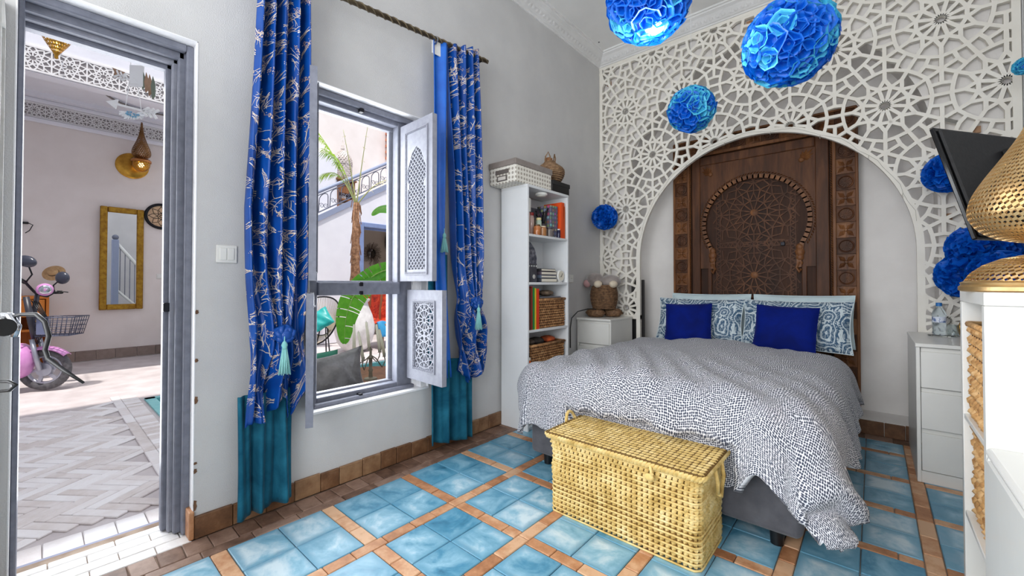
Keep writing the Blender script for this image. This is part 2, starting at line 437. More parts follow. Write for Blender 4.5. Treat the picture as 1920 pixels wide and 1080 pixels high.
for j in range(-2, 7):          # cross strips, cell by cell
    yc = GY+SY*j
    if yc > -.12: continue
    for (x0, x1) in cells_x:
        L = (x1-x0)/3 if R.random() < .6 else (x1-x0)/2.5; x = x0
        while x < x1-.03:
            x2 = min(x+L, x1)
            if x1-x2 < .05: x2 = x1
            if not hidden((x+x2)/2, yc): put('terracotta_strip', x, x2, yc-SW/2, yc+SW/2, M_STRIP, .0015)
            x = x2
y = -4.7                         # border beside the courtyard wall: row of squares, then a long strip
while y < -.75:
    L = R.uniform(.085, .105); put('border_tile', .018, .140, y, min(y+L, -.74), M_EDGE, .002, .02); y += L
y = -4.7
while y < -.75:
    L = R.uniform(.17, .23); put('border_tile', .140, .198, y, min(y+L, -.74), M_EDGE, .001); y += L
x = .2
while x < XR-.05:                # border below the lattice wall
    L = R.uniform(.14, .2); 
    if not hidden(x, -.05): put('border_tile', x, min(x+L, XR), -.10, .03, M_EDGE, .001)
    x += L
# door threshold: pale step tiles
M_STEP = m_clay('pale_threshold_tile', [(.3, (206, 200, 196)), (.5, (232, 228, 226)), (.75, (246, 245, 244))], .5)
for k, (x0, x1) in enumerate(((-.055, .018), (-.125, -.055), (-.195, -.125), (-.25, -.195))):
    y = DY0+.01-(.11 if k % 2 else 0)
    while y < DY1-.01:
        y2 = min(y+.2, DY1-.005); put('threshold_tile', x0, x1, max(y, DY0), y2, M_STEP, .001); y = y2
y = -4.7
def skirt(name, along, parts):
    o = struct(name); 
    for (p0, p1, q, h) in parts:
        t = p0
        while t < p1-.01:
            L = R.uniform(.105, .15); t2 = min(t+L, p1)
            if p1-t2 < .04: t2 = p1
            hh = h+R.uniform(-.004, .004); th = R.uniform(.017, .021)
            c = MB()
            if along == 'y': c.cbox(0.0005, th, -(t2-t)/2+.0015, (t2-t)/2-.0015, .001, hh, .003); loc = (q, (t+t2)/2, 0)
            else: c.cbox(-(t2-t)/2+.0015, (t2-t)/2-.0015, -th, -.0005, .001, hh, .003); loc = ((t+t2)/2, q, 0)
            inst('skirting_tile', c.mesh('skirting_tile', M_BASE), o, tr(*loc)); t = t2
    return o
bl = skirt('baseboard_left', 'y', [(DY1+.001, -.05, 0, .100), (-4.7, DY0-.005, 0, .100)])
c = MB().cbox(-.115, 0.019, DY1-.018, DY1+.001, .001, .125, .004); c.build('corner_tile', M_STRIP, bl)
skirt('baseboard_back', 'x', [(AX1+.0, XR, YB, .105), (AX0, AX1, .034, .104)])
# ------------------------------------------------------------------ cut-out lattice screen
def rosette(N=12, r0=.04, rT=.132, rS=.188, inner_poly=True):
    S = []; da = 2*pi/N
    P = lambda r, a: (r*cos(a), r*sin(a))
    for k in range(N):
        a = k*da; t0 = a-da/2; t1 = a+da/2
        S.append((P(r0, t1), P(rT, t1)))
        S.append((P(rT, t0), P(rS, a))); S.append((P(rS, a), P(rT, t1)))
        if inner_poly: S.append((P(rT*.985, t0), P(rT*.985, t1)))
    return S
def lattice_cell():
    """bars of one rosette and its share of the ground between (triangular grid, spacing 1)"""
    A = 1.0; K = 1/.595; S = [((p[0]*K, p[1]*K), (q[0]*K, q[1]*K)) for p, q in rosette()]
    P = lambda r, a: (r*cos(radians(a)), r*sin(radians(a)))
    rN0, rN30, rS = .250*K, .258*K, .188*K
    for k in range(6):
        a = 60*k; N0 = P(rN0, a); N30 = P(rN30, a+30)
        S.append((P(rS, a), N0)); S.append((P(rS, a+30), N30))
        S.append((N0, P(.5, a)))                              # link to the neighbour
        for sgn in (-1, 1):
            Pp = P(.3075*K, a+sgn*14.7); X = P(.250*K, a+sgn*16); Nn = P(rN30, a+sgn*30)
            S.append((N0, X)); S.append((Pp, X)); S.append((X, Nn))
            Cc = P(1/sqrt(3), a+sgn*30)
            S.append((Pp, Cc))
        S.append((N30, P(1/sqrt(3), a+30)))
    return S
LX0, LX1, LZ1 = .016, 3.045, 3.583
LCX, LA, LZA, LH = 1.517, 1.043, 1.395, 1.075      # arch of the screen
def in_screen(x, z):
    if not (LX0 < x < LX1 and z < LZ1 and z > .80): return False
    dx = (x-LCX)/(LA+.012)
    if abs(dx) >= 1: return True
    return z > LZA+(LH+.012)*sqrt(1-dx*dx)
ls = thing('lattice_screen', 'cream cut-out lattice screen of star rosettes with an arch over the bed', 'screen', (LCX, .01, .8))
lb = MB(); cellS = lattice_cell(); seen = set(); YF = .0
for r in range(-4, 4):
    for k in range(-1, 7):
        cx = .02+.595*k+(.2975 if r % 2 else 0); cz = 2.483+.531*r
        if cz < .5 or cz > 3.9 or cx > 3.4 or cx < -.4: continue
        for (p, q) in cellS:
            a = (cx+p[0]*.595, cz+p[1]*.595*1.03); c2 = (cx+q[0]*.595, cz+q[1]*.595*1.03)
            key = tuple(sorted(((round(a[0], 3), round(a[1], 3)), (round(c2[0], 3), round(c2[1], 3)))))
            if key in seen: continue
            seen.add(key)
            n = 16; run = None
            for i in range(n+1):
                t = i/n; ok = in_screen(a[0]+(c2[0]-a[0])*t, a[1]+(c2[1]-a[1])*t)
                if ok and run is None: run = t
                if (not ok or i == n) and run is not None:
                    t1 = t if ok else (i-1)/n
                    if t1 > run:
                        w = .0235+R.uniform(-.0008, .0008); y = R.uniform(0, .0004)
                        lb.bar((a[0]+(c2[0]-a[0])*run, YF+y, a[1]+(c2[1]-a[1])*run), (a[0]+(c2[0]-a[0])*t1, YF+y, a[1]+(c2[1]-a[1])*t1), w, .032, (0, 1, 0), .005)
                    run = None
        if in_screen(cx, cz):   # ring around the little eye of the rosette
            ring = [(cx+.036*cos(2*pi*i/16), cz+.036*sin(2*pi*i/16)) for i in range(16)]
            for i in range(16):
                lb.bar((ring[i][0], YF+.0002, ring[i][1]), (ring[(i+1) % 16][0], YF+.0002, ring[(i+1) % 16][1]), .026, .036, (0, 1, 0), .002)
lb.build('lattice_sheet', M_LATT, ls)
bd = MB()
inn = [(LCX-LA*cos(pi*k/60), LZA+LH*sin(pi*k/60)) for k in range(61)]
out = [(LCX-(LA+.042)*cos(pi*k/60), LZA+(LH+.042)*sin(pi*k/60)) for k in range(61)]
inn = [(LCX-LA, .42)]+inn+[(LCX+LA, .42)]; out = [(LCX-LA-.042, .42)]+out+[(LCX+LA+.042, .42)]
vs = []; F = []
for (a, c2) in zip(inn, out):
    for y in (-.001, .0365):
        vs += [(a[0], y, a[1]), (c2[0], y, c2[1])]
for i in range(len(inn)-1):
    o = 4*i; q = o+4
    F += [(o, o+1, q+1, q), (o+2, q+2, q+3, o+3), (o, q, q+2, o+2), (o+1, o+3, q+3, q+1)]
F += [(0, 2, 3, 1), (4*(len(inn)-1), 4*(len(inn)-1)+1, 4*(len(inn)-1)+3, 4*(len(inn)-1)+2)]
bd.add(vs, F); bd.build('arch_border', M_LATT, ls)
bd = MB(); bd.box(LX0-.012, LX0+.024, -.0008, .036, .42, LZ1); bd.box(LX1-.028, LX1+.012, -.0008, .036, .42, LZ1)
bd.box(LX0, LX1, -.0006, .036, LZ1-.026, LZ1+.004); bd.box(LX0, LCX-LA, -.0006, .036, .775, .815); bd.box(LCX+LA, LX1, -.0006, .036, .775, .815)
bd.build('edge_border', M_LATT, ls)
sp = MB()
for x, z in ((.1, 3.4), (.16, 2.0), (.12, 1.1), (2.9, 3.3), (2.86, 2.2), (2.8, 1.2), (1.5, 3.5), (.26, 3.05), (2.72, 1.62)): sp.box(x-.022, x+.022, .036, YB, z-.022, z+.022)
sp.build('fixing_block', m_wood('block_wood', [(.3, (140, 104, 78)), (.7, (178, 140, 108))]), ls)
wc = MB()                        # thin fairy-light wire taped along the arch
pts = [(LCX+(LA+.02+.012*sin(k*1.9))*cos(pi*(.06+.88*k/40)), -.004, LZA+(LH+.02+.012*sin(k*1.3))*sin(pi*(.06+.88*k/40))) for k in range(41)]
wc.tube(pts, .0012, 5)
for k in range(3, 40, 5): wc.tube([pts[k], (pts[k][0]-.004, -.012, pts[k][2]-.02), (pts[k][0], -.014, pts[k][2]-.034)], .0016, 5)
wo = wc.build('fairy_light_wire', plain('clear_wire', (196, 194, 186), None, .4)); tag(wo, 'thin pale fairy light wire taped along the arch of the lattice', 'wire')

# dark boards leaning behind the lattice, left of the bed
o = MB().cbox(.345, .49, .068, .085, .12, 1.19, .004).build('picture_board', plain('dark_board', (40, 38, 38), None, .5)); tag(o, 'dark flat board leaning behind the left foot of the lattice', 'board')

# ------------------------------------------------------------------ carved cedar door used as headboard
HX0, HX1, HZ1 = .752, 2.234, 2.60; HY = .215
hb = thing('carved_headboard', 'tall carved dark cedar door panel standing as a headboard behind the pillows', 'headboard', ((HX0+HX1)/2, .28, .11))
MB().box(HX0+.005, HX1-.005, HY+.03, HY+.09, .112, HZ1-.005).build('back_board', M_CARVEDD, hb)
def bars(o, segs, y, w, t, clip=None):
    for p, q in segs:
        n = 10; run = None
        for i in range(n+1):
            f = i/n; ok = clip is None or clip(p[0]+(q[0]-p[0])*f, p[1]+(q[1]-p[1])*f)
            if ok and run is None: run = f
            if (not ok or i == n) and run is not None:
                f1 = f if ok else (i-1)/n
                if f1 > run: o.bar((p[0]+(q[0]-p[0])*run, y, p[1]+(q[1]-p[1])*run), (p[0]+(q[0]-p[0])*f1, y, p[1]+(q[1]-p[1])*f1), w, t+R.uniform(0, .0006), (0, -1, 0), w*.2)
                run = None
# outer frame of square carved panels, alternately a rosette in a disc and a four-petal flower
def carved_square(kind, s):
    c = MB(); h = s/2
    c.cbox(-h, h, 0, .014, -h, h, .003)
    if kind == 0:
        c.lathe([(h*.86, 0), (h*.84, .012), (h*.74, .014), (h*.7, .006), (h*.66, .004)], 28, rotx(pi/2) @ tr(0, 0, 0), cap=False)
        for k in range(12):
            a = 2*pi*k/12; c.bar((cos(a)*h*.16, -.001, sin(a)*h*.16), (cos(a)*h*.64, -.001, sin(a)*h*.64), h*.11, .009, (0, -1, 0))
        c.lathe([(h*.2, 0), (h*.17, .011), (.0005, .013)], 12, rotx(pi/2), cap=False)
    else:
        for k in range(4):
            a = pi/4+k*pi/2; d = (cos(a), sin(a)); n = (-d[1], d[0]); L = h*1.15
            vs = [(0, 0, 0), (d[0]*L*.5+n[0]*h*.3, 0, d[1]*L*.5+n[1]*h*.3), (d[0]*L, 0, d[1]*L), (d[0]*L*.5-n[0]*h*.3, 0, d[1]*L*.5-n[1]*h*.3), (d[0]*L*.5, -.013, d[1]*L*.5)]
            c.add(vs, [(0, 1, 4), (1, 2, 4), (2, 3, 4), (3, 0, 4)])
            a2 = k*pi/2; c.bar((cos(a2)*h*.2, -.001, sin(a2)*h*.2), (cos(a2)*h*.86, -.001, sin(a2)*h*.86), h*.10, .008, (0, -1, 0))
        c.lathe([(h*.2, 0), (h*.15, .014), (.0005, .015)], 10, rotx(pi/2), cap=False)
    for a, q in (((-h, -h), (h, -h)), ((h, -h), (h, h)), ((h, h), (-h, h)), ((-h, h), (-h, -h))): c.bar((a[0]*.95, -.001, a[1]*.95), (q[0]*.95, -.001, q[1]*.95), h*.1, .008, (0, -1, 0))
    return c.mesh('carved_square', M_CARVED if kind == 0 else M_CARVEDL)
sq = .128; csq = [carved_square(k, sq) for k in (0, 1)]
n_up = int((HZ1-.16-.3)/.1325)
for side, xc in ((0, HX0+.078), (1, HX1-.078)):
    for k in range(n_up+1):
        inst('carved_square', csq[(k+side) % 2], hb, wm(hb).inverted() @ tr(xc, HY+.012, HZ1-.085-.1325*(k+1)+.005))
for k in range(11):
    inst('carved_square', csq[k % 2], hb, wm(hb).inverted() @ tr(HX0+.078+.1325*k, HY+.012, HZ1-.08))
# mouldings
def rope(o, p0, p1, r=.012, y=0):
    p0 = V(*p0); p1 = V(*p1); L = (p1-p0).length; d = (p1-p0)/L; n = int(L/.02); s = V(0, -1, 0).cross(d)
    for i in range(n):
        c = p0+d*((i+.5)*L/n)
        a = (d*.9+s*.55).normalized(); q = V(0, -1, 0); pp = a.cross(q)
        o.add([c+a*.016, c-a*.016, c+pp*.006, c-pp*.006, c+q*r], [(0, 2, 4), (2, 1, 4), (1, 3, 4), (3, 0, 4)])
m = MB()
bx0, bx1 = HX0+.158, HX1-.158; bz1 = HZ1-.165
for x in (HX0+.152, HX1-.152): m.cbox(x-.012, x+.012, HY-.012, HY+.03, .12, bz1+.03, .004)
for x in (HX0+.005, HX1-.005): m.cbox(x-.01, x+.01, HY-.004, HY+.05, .12, HZ1, .004)
m.cbox(HX0, HX1, HY-.006, HY+.05, HZ1-.012, HZ1+.008, .004); m.cbox(bx0-.01, bx1+.01, HY-.012, HY+.03, bz1-.01, bz1+.022, .004)
m.build('moulding', M_CARVEDL, hb)
m = MB(); rope(m, (HX0+.170, HY-.004, .7), (HX0+.170, HY-.004, bz1)); rope(m, (HX1-.170, HY-.004, .7), (HX1-.170, HY-.004, bz1)); m.build('rope_moulding', M_CARVEDL, hb)
# inner frame: stiles, top rail
m = MB(); ix0, ix1 = HX0+.185, HX1-.185; iz1 = bz1-.02
m.cbox(ix0, ix0+.080, HY-.004, HY+.05, .12, iz1, .006); m.cbox(ix1-.095, ix1, HY-.004, HY+.05, .12, iz1, .006); m.cbox(ix0+.08, ix1-.095, HY-.004, HY+.05, iz1-.085, iz1, .006)
m.build('stile_frame', M_CARVED, hb)
# spandrel board with the horseshoe arch
px0, px1, pz1 = ix0+.08, ix1-.095, iz1-.085
hcx, hR, hz = (px0+px1)/2, .432, 1.725
half = [(hcx-hR*cos(radians(t)), hz+hR*.98*sin(radians(t))) for t in range(-42, 91, 6)]
arch = [(hcx-.350, 1.30), (hcx-.350, 1.42), (hcx-.362, 1.45)] + half[2:]
arch = arch+[(2*hcx-p[0], p[1]) for p in arch[::-1][1:]]
poly = [(px0, 1.30)] + arch + [(px1, 1.30), (px1, pz1), (px0, pz1)]
MB().prism(poly, HY+.008, HY+.05, MXZ).build('spandrel', M_CARVED, hb)
m = MB()                          # carved rim of the arch with scalloped feet
for k in range(len(arch)-1):
    m.bar((arch[k][0], HY+.01, arch[k][1]), (arch[k+1][0], HY+.01, arch[k+1][1]), .034, .022, (0, -1, 0), .006)
for s in (-1, 1):
    x = hcx+s*.352
    for z, r in ((1.47, .03), (1.425, .036), (1.38, .030), (1.33, .022)): m.ball((x+s*.004, HY-.002, z), r, 10, 6, sc=(1, .6, 1.1))
    m.tube([(x, HY-.008, 1.34), (x-s*.02, HY-.008, 1.29), (x, HY-.008, 1.25), (x+s*.012, HY-.008, 1.28)], .012, 6)
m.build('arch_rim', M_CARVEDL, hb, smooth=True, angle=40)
m = MB(); rp = [(p[0]*1.0, p[1]) for p in arch[3:-3]]
for k in range(len(rp)-1):
    d = V(rp[k][0]-hcx, 0, rp[k][1]-hz).normalized()*.036
    rope(m, (rp[k][0]+d.x, HY+.006, rp[k][1]+d.z), (rp[k+1][0]+d.x, HY+.006, rp[k+1][1]+d.z), .014)
m.build('rope_arch', M_CARVEDL, hb)
for s in (-1, 1):                 # carved corner sprays
    m = MB(); cx, cz = (px0+.085 if s < 0 else px1-.085), pz1-.085
    for k in range(7):
        a = radians(45 if s > 0 else 135)+(k-3)*.42; L = .055+.02*(3-abs(k-3)); d = V(cos(a), 0, sin(a)); n = V(-d.z, 0, d.x)
        o3 = V(cx, HY+.008, cz)-d*.01
        m.add([o3, o3+d*L*.5+n*.014, o3+d*L, o3+d*L*.5-n*.014, o3+d*L*.5+V(0, -.016, 0)], [(0, 1, 4), (1, 2, 4), (2, 3, 4), (3, 0, 4)])
    m.ball((cx-.012*(1 if s > 0 else -1), HY+.006, cz-.012), .022, 10, 6, sc=(1, .7, 1))
    m.build('corner_spray', M_CARVEDL, hb, smooth=True, angle=35)
# recessed leaf with two interlaced star rosettes
def in_leaf(x, z):
    if z < .62: return False
    if z < hz-.2: return hcx-.366 < x < hcx+.366
    return (x-hcx)**2+((z-hz)/.98)**2 < (hR-.004)**2 and abs(x-hcx) < .415
m = MB()
for cz in (1.815, 1.23):
    for N, r0, rT, rS in ((12, .03, .115, .185), (12, .06, .215, .285)):
        S = [((hcx+p[0], cz+p[1]), (hcx+q[0], cz+q[1])) for p, q in rosette(N, r0, rT, rS)]
        bars(m, S, HY+.034, .0105, .014, in_leaf)
    S = []
    for k in range(12):
        a = 2*pi*k/12; c_ = (hcx+.185*cos(a), cz+.185*sin(a))
        S.append(((hcx+.17*cos(a), cz+.17*sin(a)), (hcx+.305*cos(a), cz+.305*sin(a))))
        for s in (-1, 1):
            S.append(((hcx+.27*cos(a), cz+.27*sin(a)), (hcx+.305*cos(a+s*.26), cz+.305*sin(a+s*.26))))
            S.append(((hcx+.305*cos(a), cz+.305*sin(a)), (hcx+.36*cos(a+s*.2), cz+.36*sin(a+s*.2))))
    bars(m, S, HY+.034, .0105, .013, in_leaf)
S = []
for x in (hcx-.285, hcx-.325, hcx+.285, hcx+.325): S.append(((x, .62), (x, 2.1)))
for z in (1.50, 1.54, .92, 2.11): S.append(((hcx-.3, z), (hcx+.3, z)))
for k in range(30):
    z = .64+k*.05
    for s in (-1, 1): S.append(((hcx+s*.325, z), (hcx+s*.285, z+.025))); S.append(((hcx+s*.285, z+.025), (hcx+s*.325, z+.05)))
for k in range(14):
    x = hcx-.28+k*.04; S.append(((x, 1.50), (x+.02, 1.54))); S.append(((x+.02, 1.54), (x+.04, 1.50)))
bars(m, S, HY+.034, .008, .010, in_leaf)
m.build('star_interlace', M_CARVED, hb)
m = MB()
for cz in (1.815, 1.23): m.lathe([(.034, 0), (.032, .014), (.02, .02), (.0005, .021)], 16, tr(hcx, HY+.036, cz) @ rotx(pi/2), cap=False)
m.build('star_boss', M_CARVEDL, hb, smooth=True, angle=40)
for x in (hcx-.385, hcx+.385): MB().cbox(x-.018, x+.018, HY+.01, HY+.05, .5, 1.5, .004).build('leaf_edge', M_CARVED, hb)
m = MB().cbox(hcx+.21, hcx+.245, HY+.012, HY+.036, 1.49, 1.525, .004); m.build('latch', M_IRON, hb)

# ------------------------------------------------------------------ bed
BX0, BX1, BY0, BY1 = .64, 2.09, -2.055, .02
bed = thing('double_bed', 'double bed with a charcoal fabric base and a mattress below the dotted duvet', 'bed', ((BX0+BX1)/2, (BY0+BY1)/2, 0))
def m_fabric(name, c, c2, bs=500, rough=.9, sheen=.2):
    t = NT(name); v = t.coord('Object', (1, 1, 1), True)
    t.set(Color=t.ramp(t.noise(v, 14, 5), [(.3, c), (.7, c2)]), Roughness=rough, Sheen_Weight=sheen); t.bump(t.noise(v, bs, 2), .3, .002); return t.m
M_BEDGREY = m_fabric('charcoal_fabric', (76, 76, 82), (94, 94, 100))
MB().cbox(BX0, BX1, BY0, BY1, .065, .335, .02).build('base', M_BEDGREY, bed, bevel=.012)
for x in (BX0+.10, BX1-.10):
    for y in (BY0+.06, BY1-.12):
        MB().lathe([(.026, 0), (.030, .066)], 14, tr(x, y, 0)).build('leg', M_BLACK, bed, smooth=True, angle=40)
MB().cbox(BX0+.015, BX1-.015, BY0+.02, BY1, .33, .555, .05).build('mattress', m_fabric('white_ticking', (232, 232, 230), (222, 222, 222)), bed, bevel=.03)

def m_duvet():
    t = NT('dotted_duvet_cotton'); tc = t.coord('UV')
    w1 = t.n('ShaderNodeTexNoise'); w1.inputs['Scale'].default_value = 3.2; w1.inputs['Detail'].default_value = 1; t.l(tc, w1.inputs['Vector'])
    sub = t.n('ShaderNodeVectorMath', operation='SUBTRACT'); t.l(w1.outputs['Color'], sub.inputs[0]); sub.inputs[1].default_value = (.5, .5, .5)
    scl = t.n('ShaderNodeVectorMath', operation='SCALE'); t.l(sub.outputs[0], scl.inputs[0]); scl.inputs['Scale'].default_value = .10
    ad = t.n('ShaderNodeVectorMath', operation='ADD'); t.l(tc, ad.inputs[0]); t.l(scl.outputs[0], ad.inputs[1])
    d = t.voro(ad.outputs[0], 98, 'F1', .32, '2D')
    f = t.ramp(d, [(.36, 1.0), (.47, 0.0)])
    col = t.mix(f, (224, 224, 228), (58, 64, 82))
    v = t.coord('UV'); t.set(Color=col, Roughness=.85, Sheen_Weight=.15); t.bump(t.noise(v, 420, 2), .12, .002); return t.m
M_DUVET = m_duvet()
dv = thing('duvet', 'thick white duvet with small grey dots spread over the bed', 'duvet', (1.365, -1.0, .55))
def duvet_pt(u, v):
    # sheet coordinates: X across the bed, Y from the pillows to beyond the foot
    OVL, OVR, OVF = .14, .40, .46
    X = BX0-OVL+(BX1-BX0+OVL+OVR)*u; Y = (-.22)+(BY0-OVF-(-.22))*v
    ix0, ix1, iy0 = BX0+.05, BX1-.05, BY0+.06
    dx = min(0, X-ix0)+max(0, X-ix1); dy = min(0, Y-iy0)
    # hem: where the sheet is shorter
    per = 0
    if dy < 0: per = X
    hem = 1.0
    if dy < 0:
        hem = .95+.07*sin(X*5.1+.4)-.02*math.exp(-((X-2.16)/.16)**2)-.24*math.exp(-((X-1.955)/.07)**2)-.10*math.exp(-((X-.62)/.25)**2)
    if dx > 0 and dy > -.1: hem = .84+.12*sin(Y*4.3+1.0)
    dx *= 1.0; d = sqrt(dx*dx+dy*dy)
    cx = min(max(X, ix0), ix1); cy = max(Y, iy0)
    ztop = .625+.035*sin(pi*min(max((X-BX0)/(BX1-BX0), 0), 1))+.010*sin(X*4.2+Y*2.1)*sin(Y*3.1+.6)+.006*sin(X*9.1-Y*4.7)+.004*sin(X*17+Y*11)
    if Y > -.45: ztop -= .05*(Y+.45)/.25
    if d < 1e-6: return (X, Y, ztop)
    d *= hem
    n = (dx/sqrt(dx*dx+dy*dy), dy/sqrt(dx*dx+dy*dy)); r = .13
    if d < r*pi/2: o = r*sin(d/r); z = ztop-r*(1-cos(d/r))
    else: o = r; z = ztop-r-(d-r*pi/2)
    drop = min(1, max(0, (ztop-z)/.4))
    s = X*1.0-Y*1.0 if abs(n[0]) > .3 and abs(n[1]) > .3 else (X if abs(n[1]) > abs(n[0]) else Y)
    th = atan2(n[1], n[0])
    fold = .030*sin(s*13+1.2*sin(s*4))*drop+.018*sin(s*29+.7)*drop+.075*drop*drop+.02*sin(drop*pi)
    if dx > 0 and dy < 0: fold += .05*drop*sin(min(1, min(dx, -dy)/.25)*pi/2)
    if dx < 0: fold *= .35
    o += fold
    return (cx+n[0]*o, cy+n[1]*o, max(z, .175+.02*sin(s*7)))
def duvet_wr(u, v):
    x, y, z = duvet_pt(u, v)
    k = math.exp(-((y+1.75)/.5)**2)
    if .98 < x < 1.87 and z < .45: y = max(y, -2.076)
    z += k*.012*sin((x*.8+y*.55)*38+2*sin(x*5))+.004*sin(x*47-y*31)
    z += .016*math.exp(-((x-1.2)*1.2+(y+1.2)*1.6)**2/.004)*0.5
    return (x, y, z)
d_ = MB(); d_.grid(duvet_wr, 150, 150, lambda u, v: (u*2.29, v*2.35))
d_.build('cover', M_DUVET, dv, smooth=True, solid=.035)

# pillows
def pillow(name, label, w, h, t, mat_, loc, lean, yaw, seam=True, crease=0.0, seed=1, roll=0, pin=.10, group=None):
    o = thing(name, label, 'pillow' if name != 'cushion' else 'cushion', loc, 0, group)
    M = rotz(yaw) @ rotx(lean) @ roty(roll)
    rr = random.Random(seed); ph = [rr.uniform(0, 6) for _ in range(6)]
    b2 = MB(); n = 30
    for side in (-1, 1):
        def fn(u, v, side=side):
            a, c = u*2-1, v*2-1
            k = max(0, 1-abs(a)**3.2)**.55*max(0, 1-abs(c)**3.2)**.55
            px = a*w/2*(1-pin*(1-abs(a)*0)*(c*c)*.0-pin*.5*(1-c*c)*abs(a)**6*0); pz = c*h/2
            # sides drawn in between the corners
            px = a*w/2*(1-pin*.45*(1-c*c)*abs(a)); pz = c*h/2*(1-pin*.45*(1-a*a)*abs(c))
            y = side*(t/2*k)+crease*k*(sin(a*7+ph[0]+c*3)*.5+sin(c*9+ph[1]-a*4)*.5)*side*.5
            y += side*crease*.6*math.exp(-((a+c*.3)/.13)**2)*max(0, c)*-1
            return M @ V(px, y, pz+h/2)
        b2.grid(fn, n, n, lambda u, v: (u*w, v*h), flip=side > 0)
    b2.build('cover', mat_, o, smooth=True, local=True)
    if seam:
        e = [V(math.cos(2*pi*k/48), 0, 0) for k in range(48)]; pts = []
        for k in range(64):
            q = k/16; s = q % 1*2-1
            a, c = ((s, -1), (1, s), (-s, 1), (-1, -s))[int(q)]
            pts.append(M @ V(a*w/2*(1-pin*.45*(1-c*c)*abs(a)), 0, c*h/2*(1-pin*.45*(1-a*a)*abs(c))+h/2))
        MB().tube(pts, .004, 5, True).build('piping', mat_, o, smooth=True, local=True)
    return o
def m_paisley():
    t = NT('paisley_cotton'); tc = t.coord('UV')
    w1 = t.n('ShaderNodeTexNoise'); w1.inputs['Scale'].default_value = 5; w1.inputs['Detail'].default_value = 2; t.l(tc, w1.inputs['Vector'])
    sub = t.n('ShaderNodeVectorMath', operation='SUBTRACT'); t.l(w1.outputs['Color'], sub.inputs[0]); sub.inputs[1].default_value = (.5, .5, .5)
    scl = t.n('ShaderNodeVectorMath', operation='SCALE'); t.l(sub.outputs[0], scl.inputs[0]); scl.inputs['Scale'].default_value = .22
    ad = t.n('ShaderNodeVectorMath', operation='ADD'); t.l(tc, ad.inputs[0]); t.l(scl.outputs[0], ad.inputs[1])
    d = t.voro(ad.outputs[0], 6.0, 'F1', .9, '2D'); e = t.voro(ad.outputs[0], 6.0, 'DISTANCE_TO_EDGE', .9, '2D')
    rings = t.math('SINE', t.math('MULTIPLY', d, 34)); dots = t.voro(ad.outputs[0], 55, 'F1', .6, '2D')
    a = t.ramp(rings, [(.45, 0.0), (.62, 1.0)]); dd = t.ramp(dots, [(.25, 1.0), (.42, 0.0)])
    f = t.math('MAXIMUM', t.math('MULTIPLY', a, t.ramp(dots, [(.10, .35), (.3, 1.0)])), t.math('MULTIPLY', dd, t.ramp(e, [(.05, 1.0), (.12, .35)])))
    col = t.mix(f, (58, 92, 122), (206, 218, 222)); t.set(Color=col, Roughness=.75, Sheen_Weight=.1); t.bump(t.noise(tc, 300, 2), .1, .002); return t.m
M_PAIS = m_paisley()
M_PALE = m_fabric('pale_blue_linen', (206, 224, 228), (194, 214, 220), sheen=.1)
def m_velvet(name, c, c2):
    t = NT(name); v = t.coord('Object', (1, 1, 1), True)
    t.set(Color=t.ramp(t.noise(v, 6, 5, .6, .5), [(.35, c), (.65, c2)]), Roughness=.8, Specular_IOR_Level=.15, Sheen_Weight=.06, Sheen_Roughness=.4); t.bump(t.noise(v, 60, 4), .12, .004); return t.m
M_NAVY = m_velvet('royal_blue_velvet', (0, 18, 92), (0, 26, 118))
PZ = .625
pillow('pillow', 'pale blue pillow at the back of the bed on the left', .70, .42, .15, M_PALE, (1.145, -.045, PZ+.02), radians(-14), 0, seed=3, crease=.012)
pillow('pillow', 'pale blue pillow at the back of the bed on the right', .70, .42, .15, M_PALE, (1.865, -.045, PZ+.02), radians(-14), 0, seed=4, crease=.012)
pillow('pillow', 'blue and white paisley pillow behind the left cushion', .74, .40, .17, M_PAIS, (1.12, -.265, PZ+.005), radians(-17), radians(1), seed=5, crease=.02, pin=.14)
pillow('pillow', 'blue and white paisley pillow behind the right cushion', .74, .40, .17, M_PAIS, (1.84, -.265, PZ+.005), radians(-17), radians(-2), seed=6, crease=.02, pin=.14)
pillow('cushion', 'square royal blue velvet cushion on the left side of the bed', .385, .36, .13, M_NAVY, (1.10, -.455, PZ), radians(-17), radians(4), seed=7, crease=.01, roll=radians(-2))
pillow('cushion', 'square royal blue velvet cushion on the right side of the bed', .41, .365, .13, M_NAVY, (1.80, -.475, PZ), radians(-17), radians(-4), seed=8, crease=.01, roll=radians(2))
# ------------------------------------------------------------------ window frame
w1 = struct('window_1'); w1['label'] = 'grey wooden window frame with a transom, open to the courtyard'
FY0, FY1, FZ0, FZ1 = -3.105, -2.575, .492, 2.21
MB().box(XO, -.07, -2.462, WY1, WZ0, WZ1).box(-.07, -.02, -2.43, WY1, WZ0, WZ1).build('splay', M_REVEAL, w1)
def frame_bar(name, x0, x1, y0, y1, z0, z1, m=None): return MB().cbox(x0, x1, y0, y1, z0, z1, .004).build(name, m or M_GREY, w1)
frame_bar('jamb', -.15, -.085, WY0+.005, FY0, WZ0+.012, WZ1-.005); frame_bar('jamb', -.15, -.085, FY1, -2.462, WZ0+.012, WZ1-.005)
frame_bar('head', -.15, -.085, FY0, FY1, FZ1, WZ1-.005); frame_bar('head', -.105, -.060, WY0+.005, -2.462, FZ1+.028, WZ1-.005)
frame_bar('head', -.19, -.15, FY0-.02, FY1+.02, FZ1-.025, FZ1+.03, M_GREYL)
frame_bar('sill_rail', -.15, -.085, FY0, FY1, WZ0+.012, FZ0); frame_bar('sill_rail', -.100, -.050, WY0+.005, -2.462, WZ0+.012, WZ0+.035); frame_bar('sill_rail', -.19, -.15, FY0-.02, FY1+.02, FZ0-.03, FZ0+.012, M_GREYL)
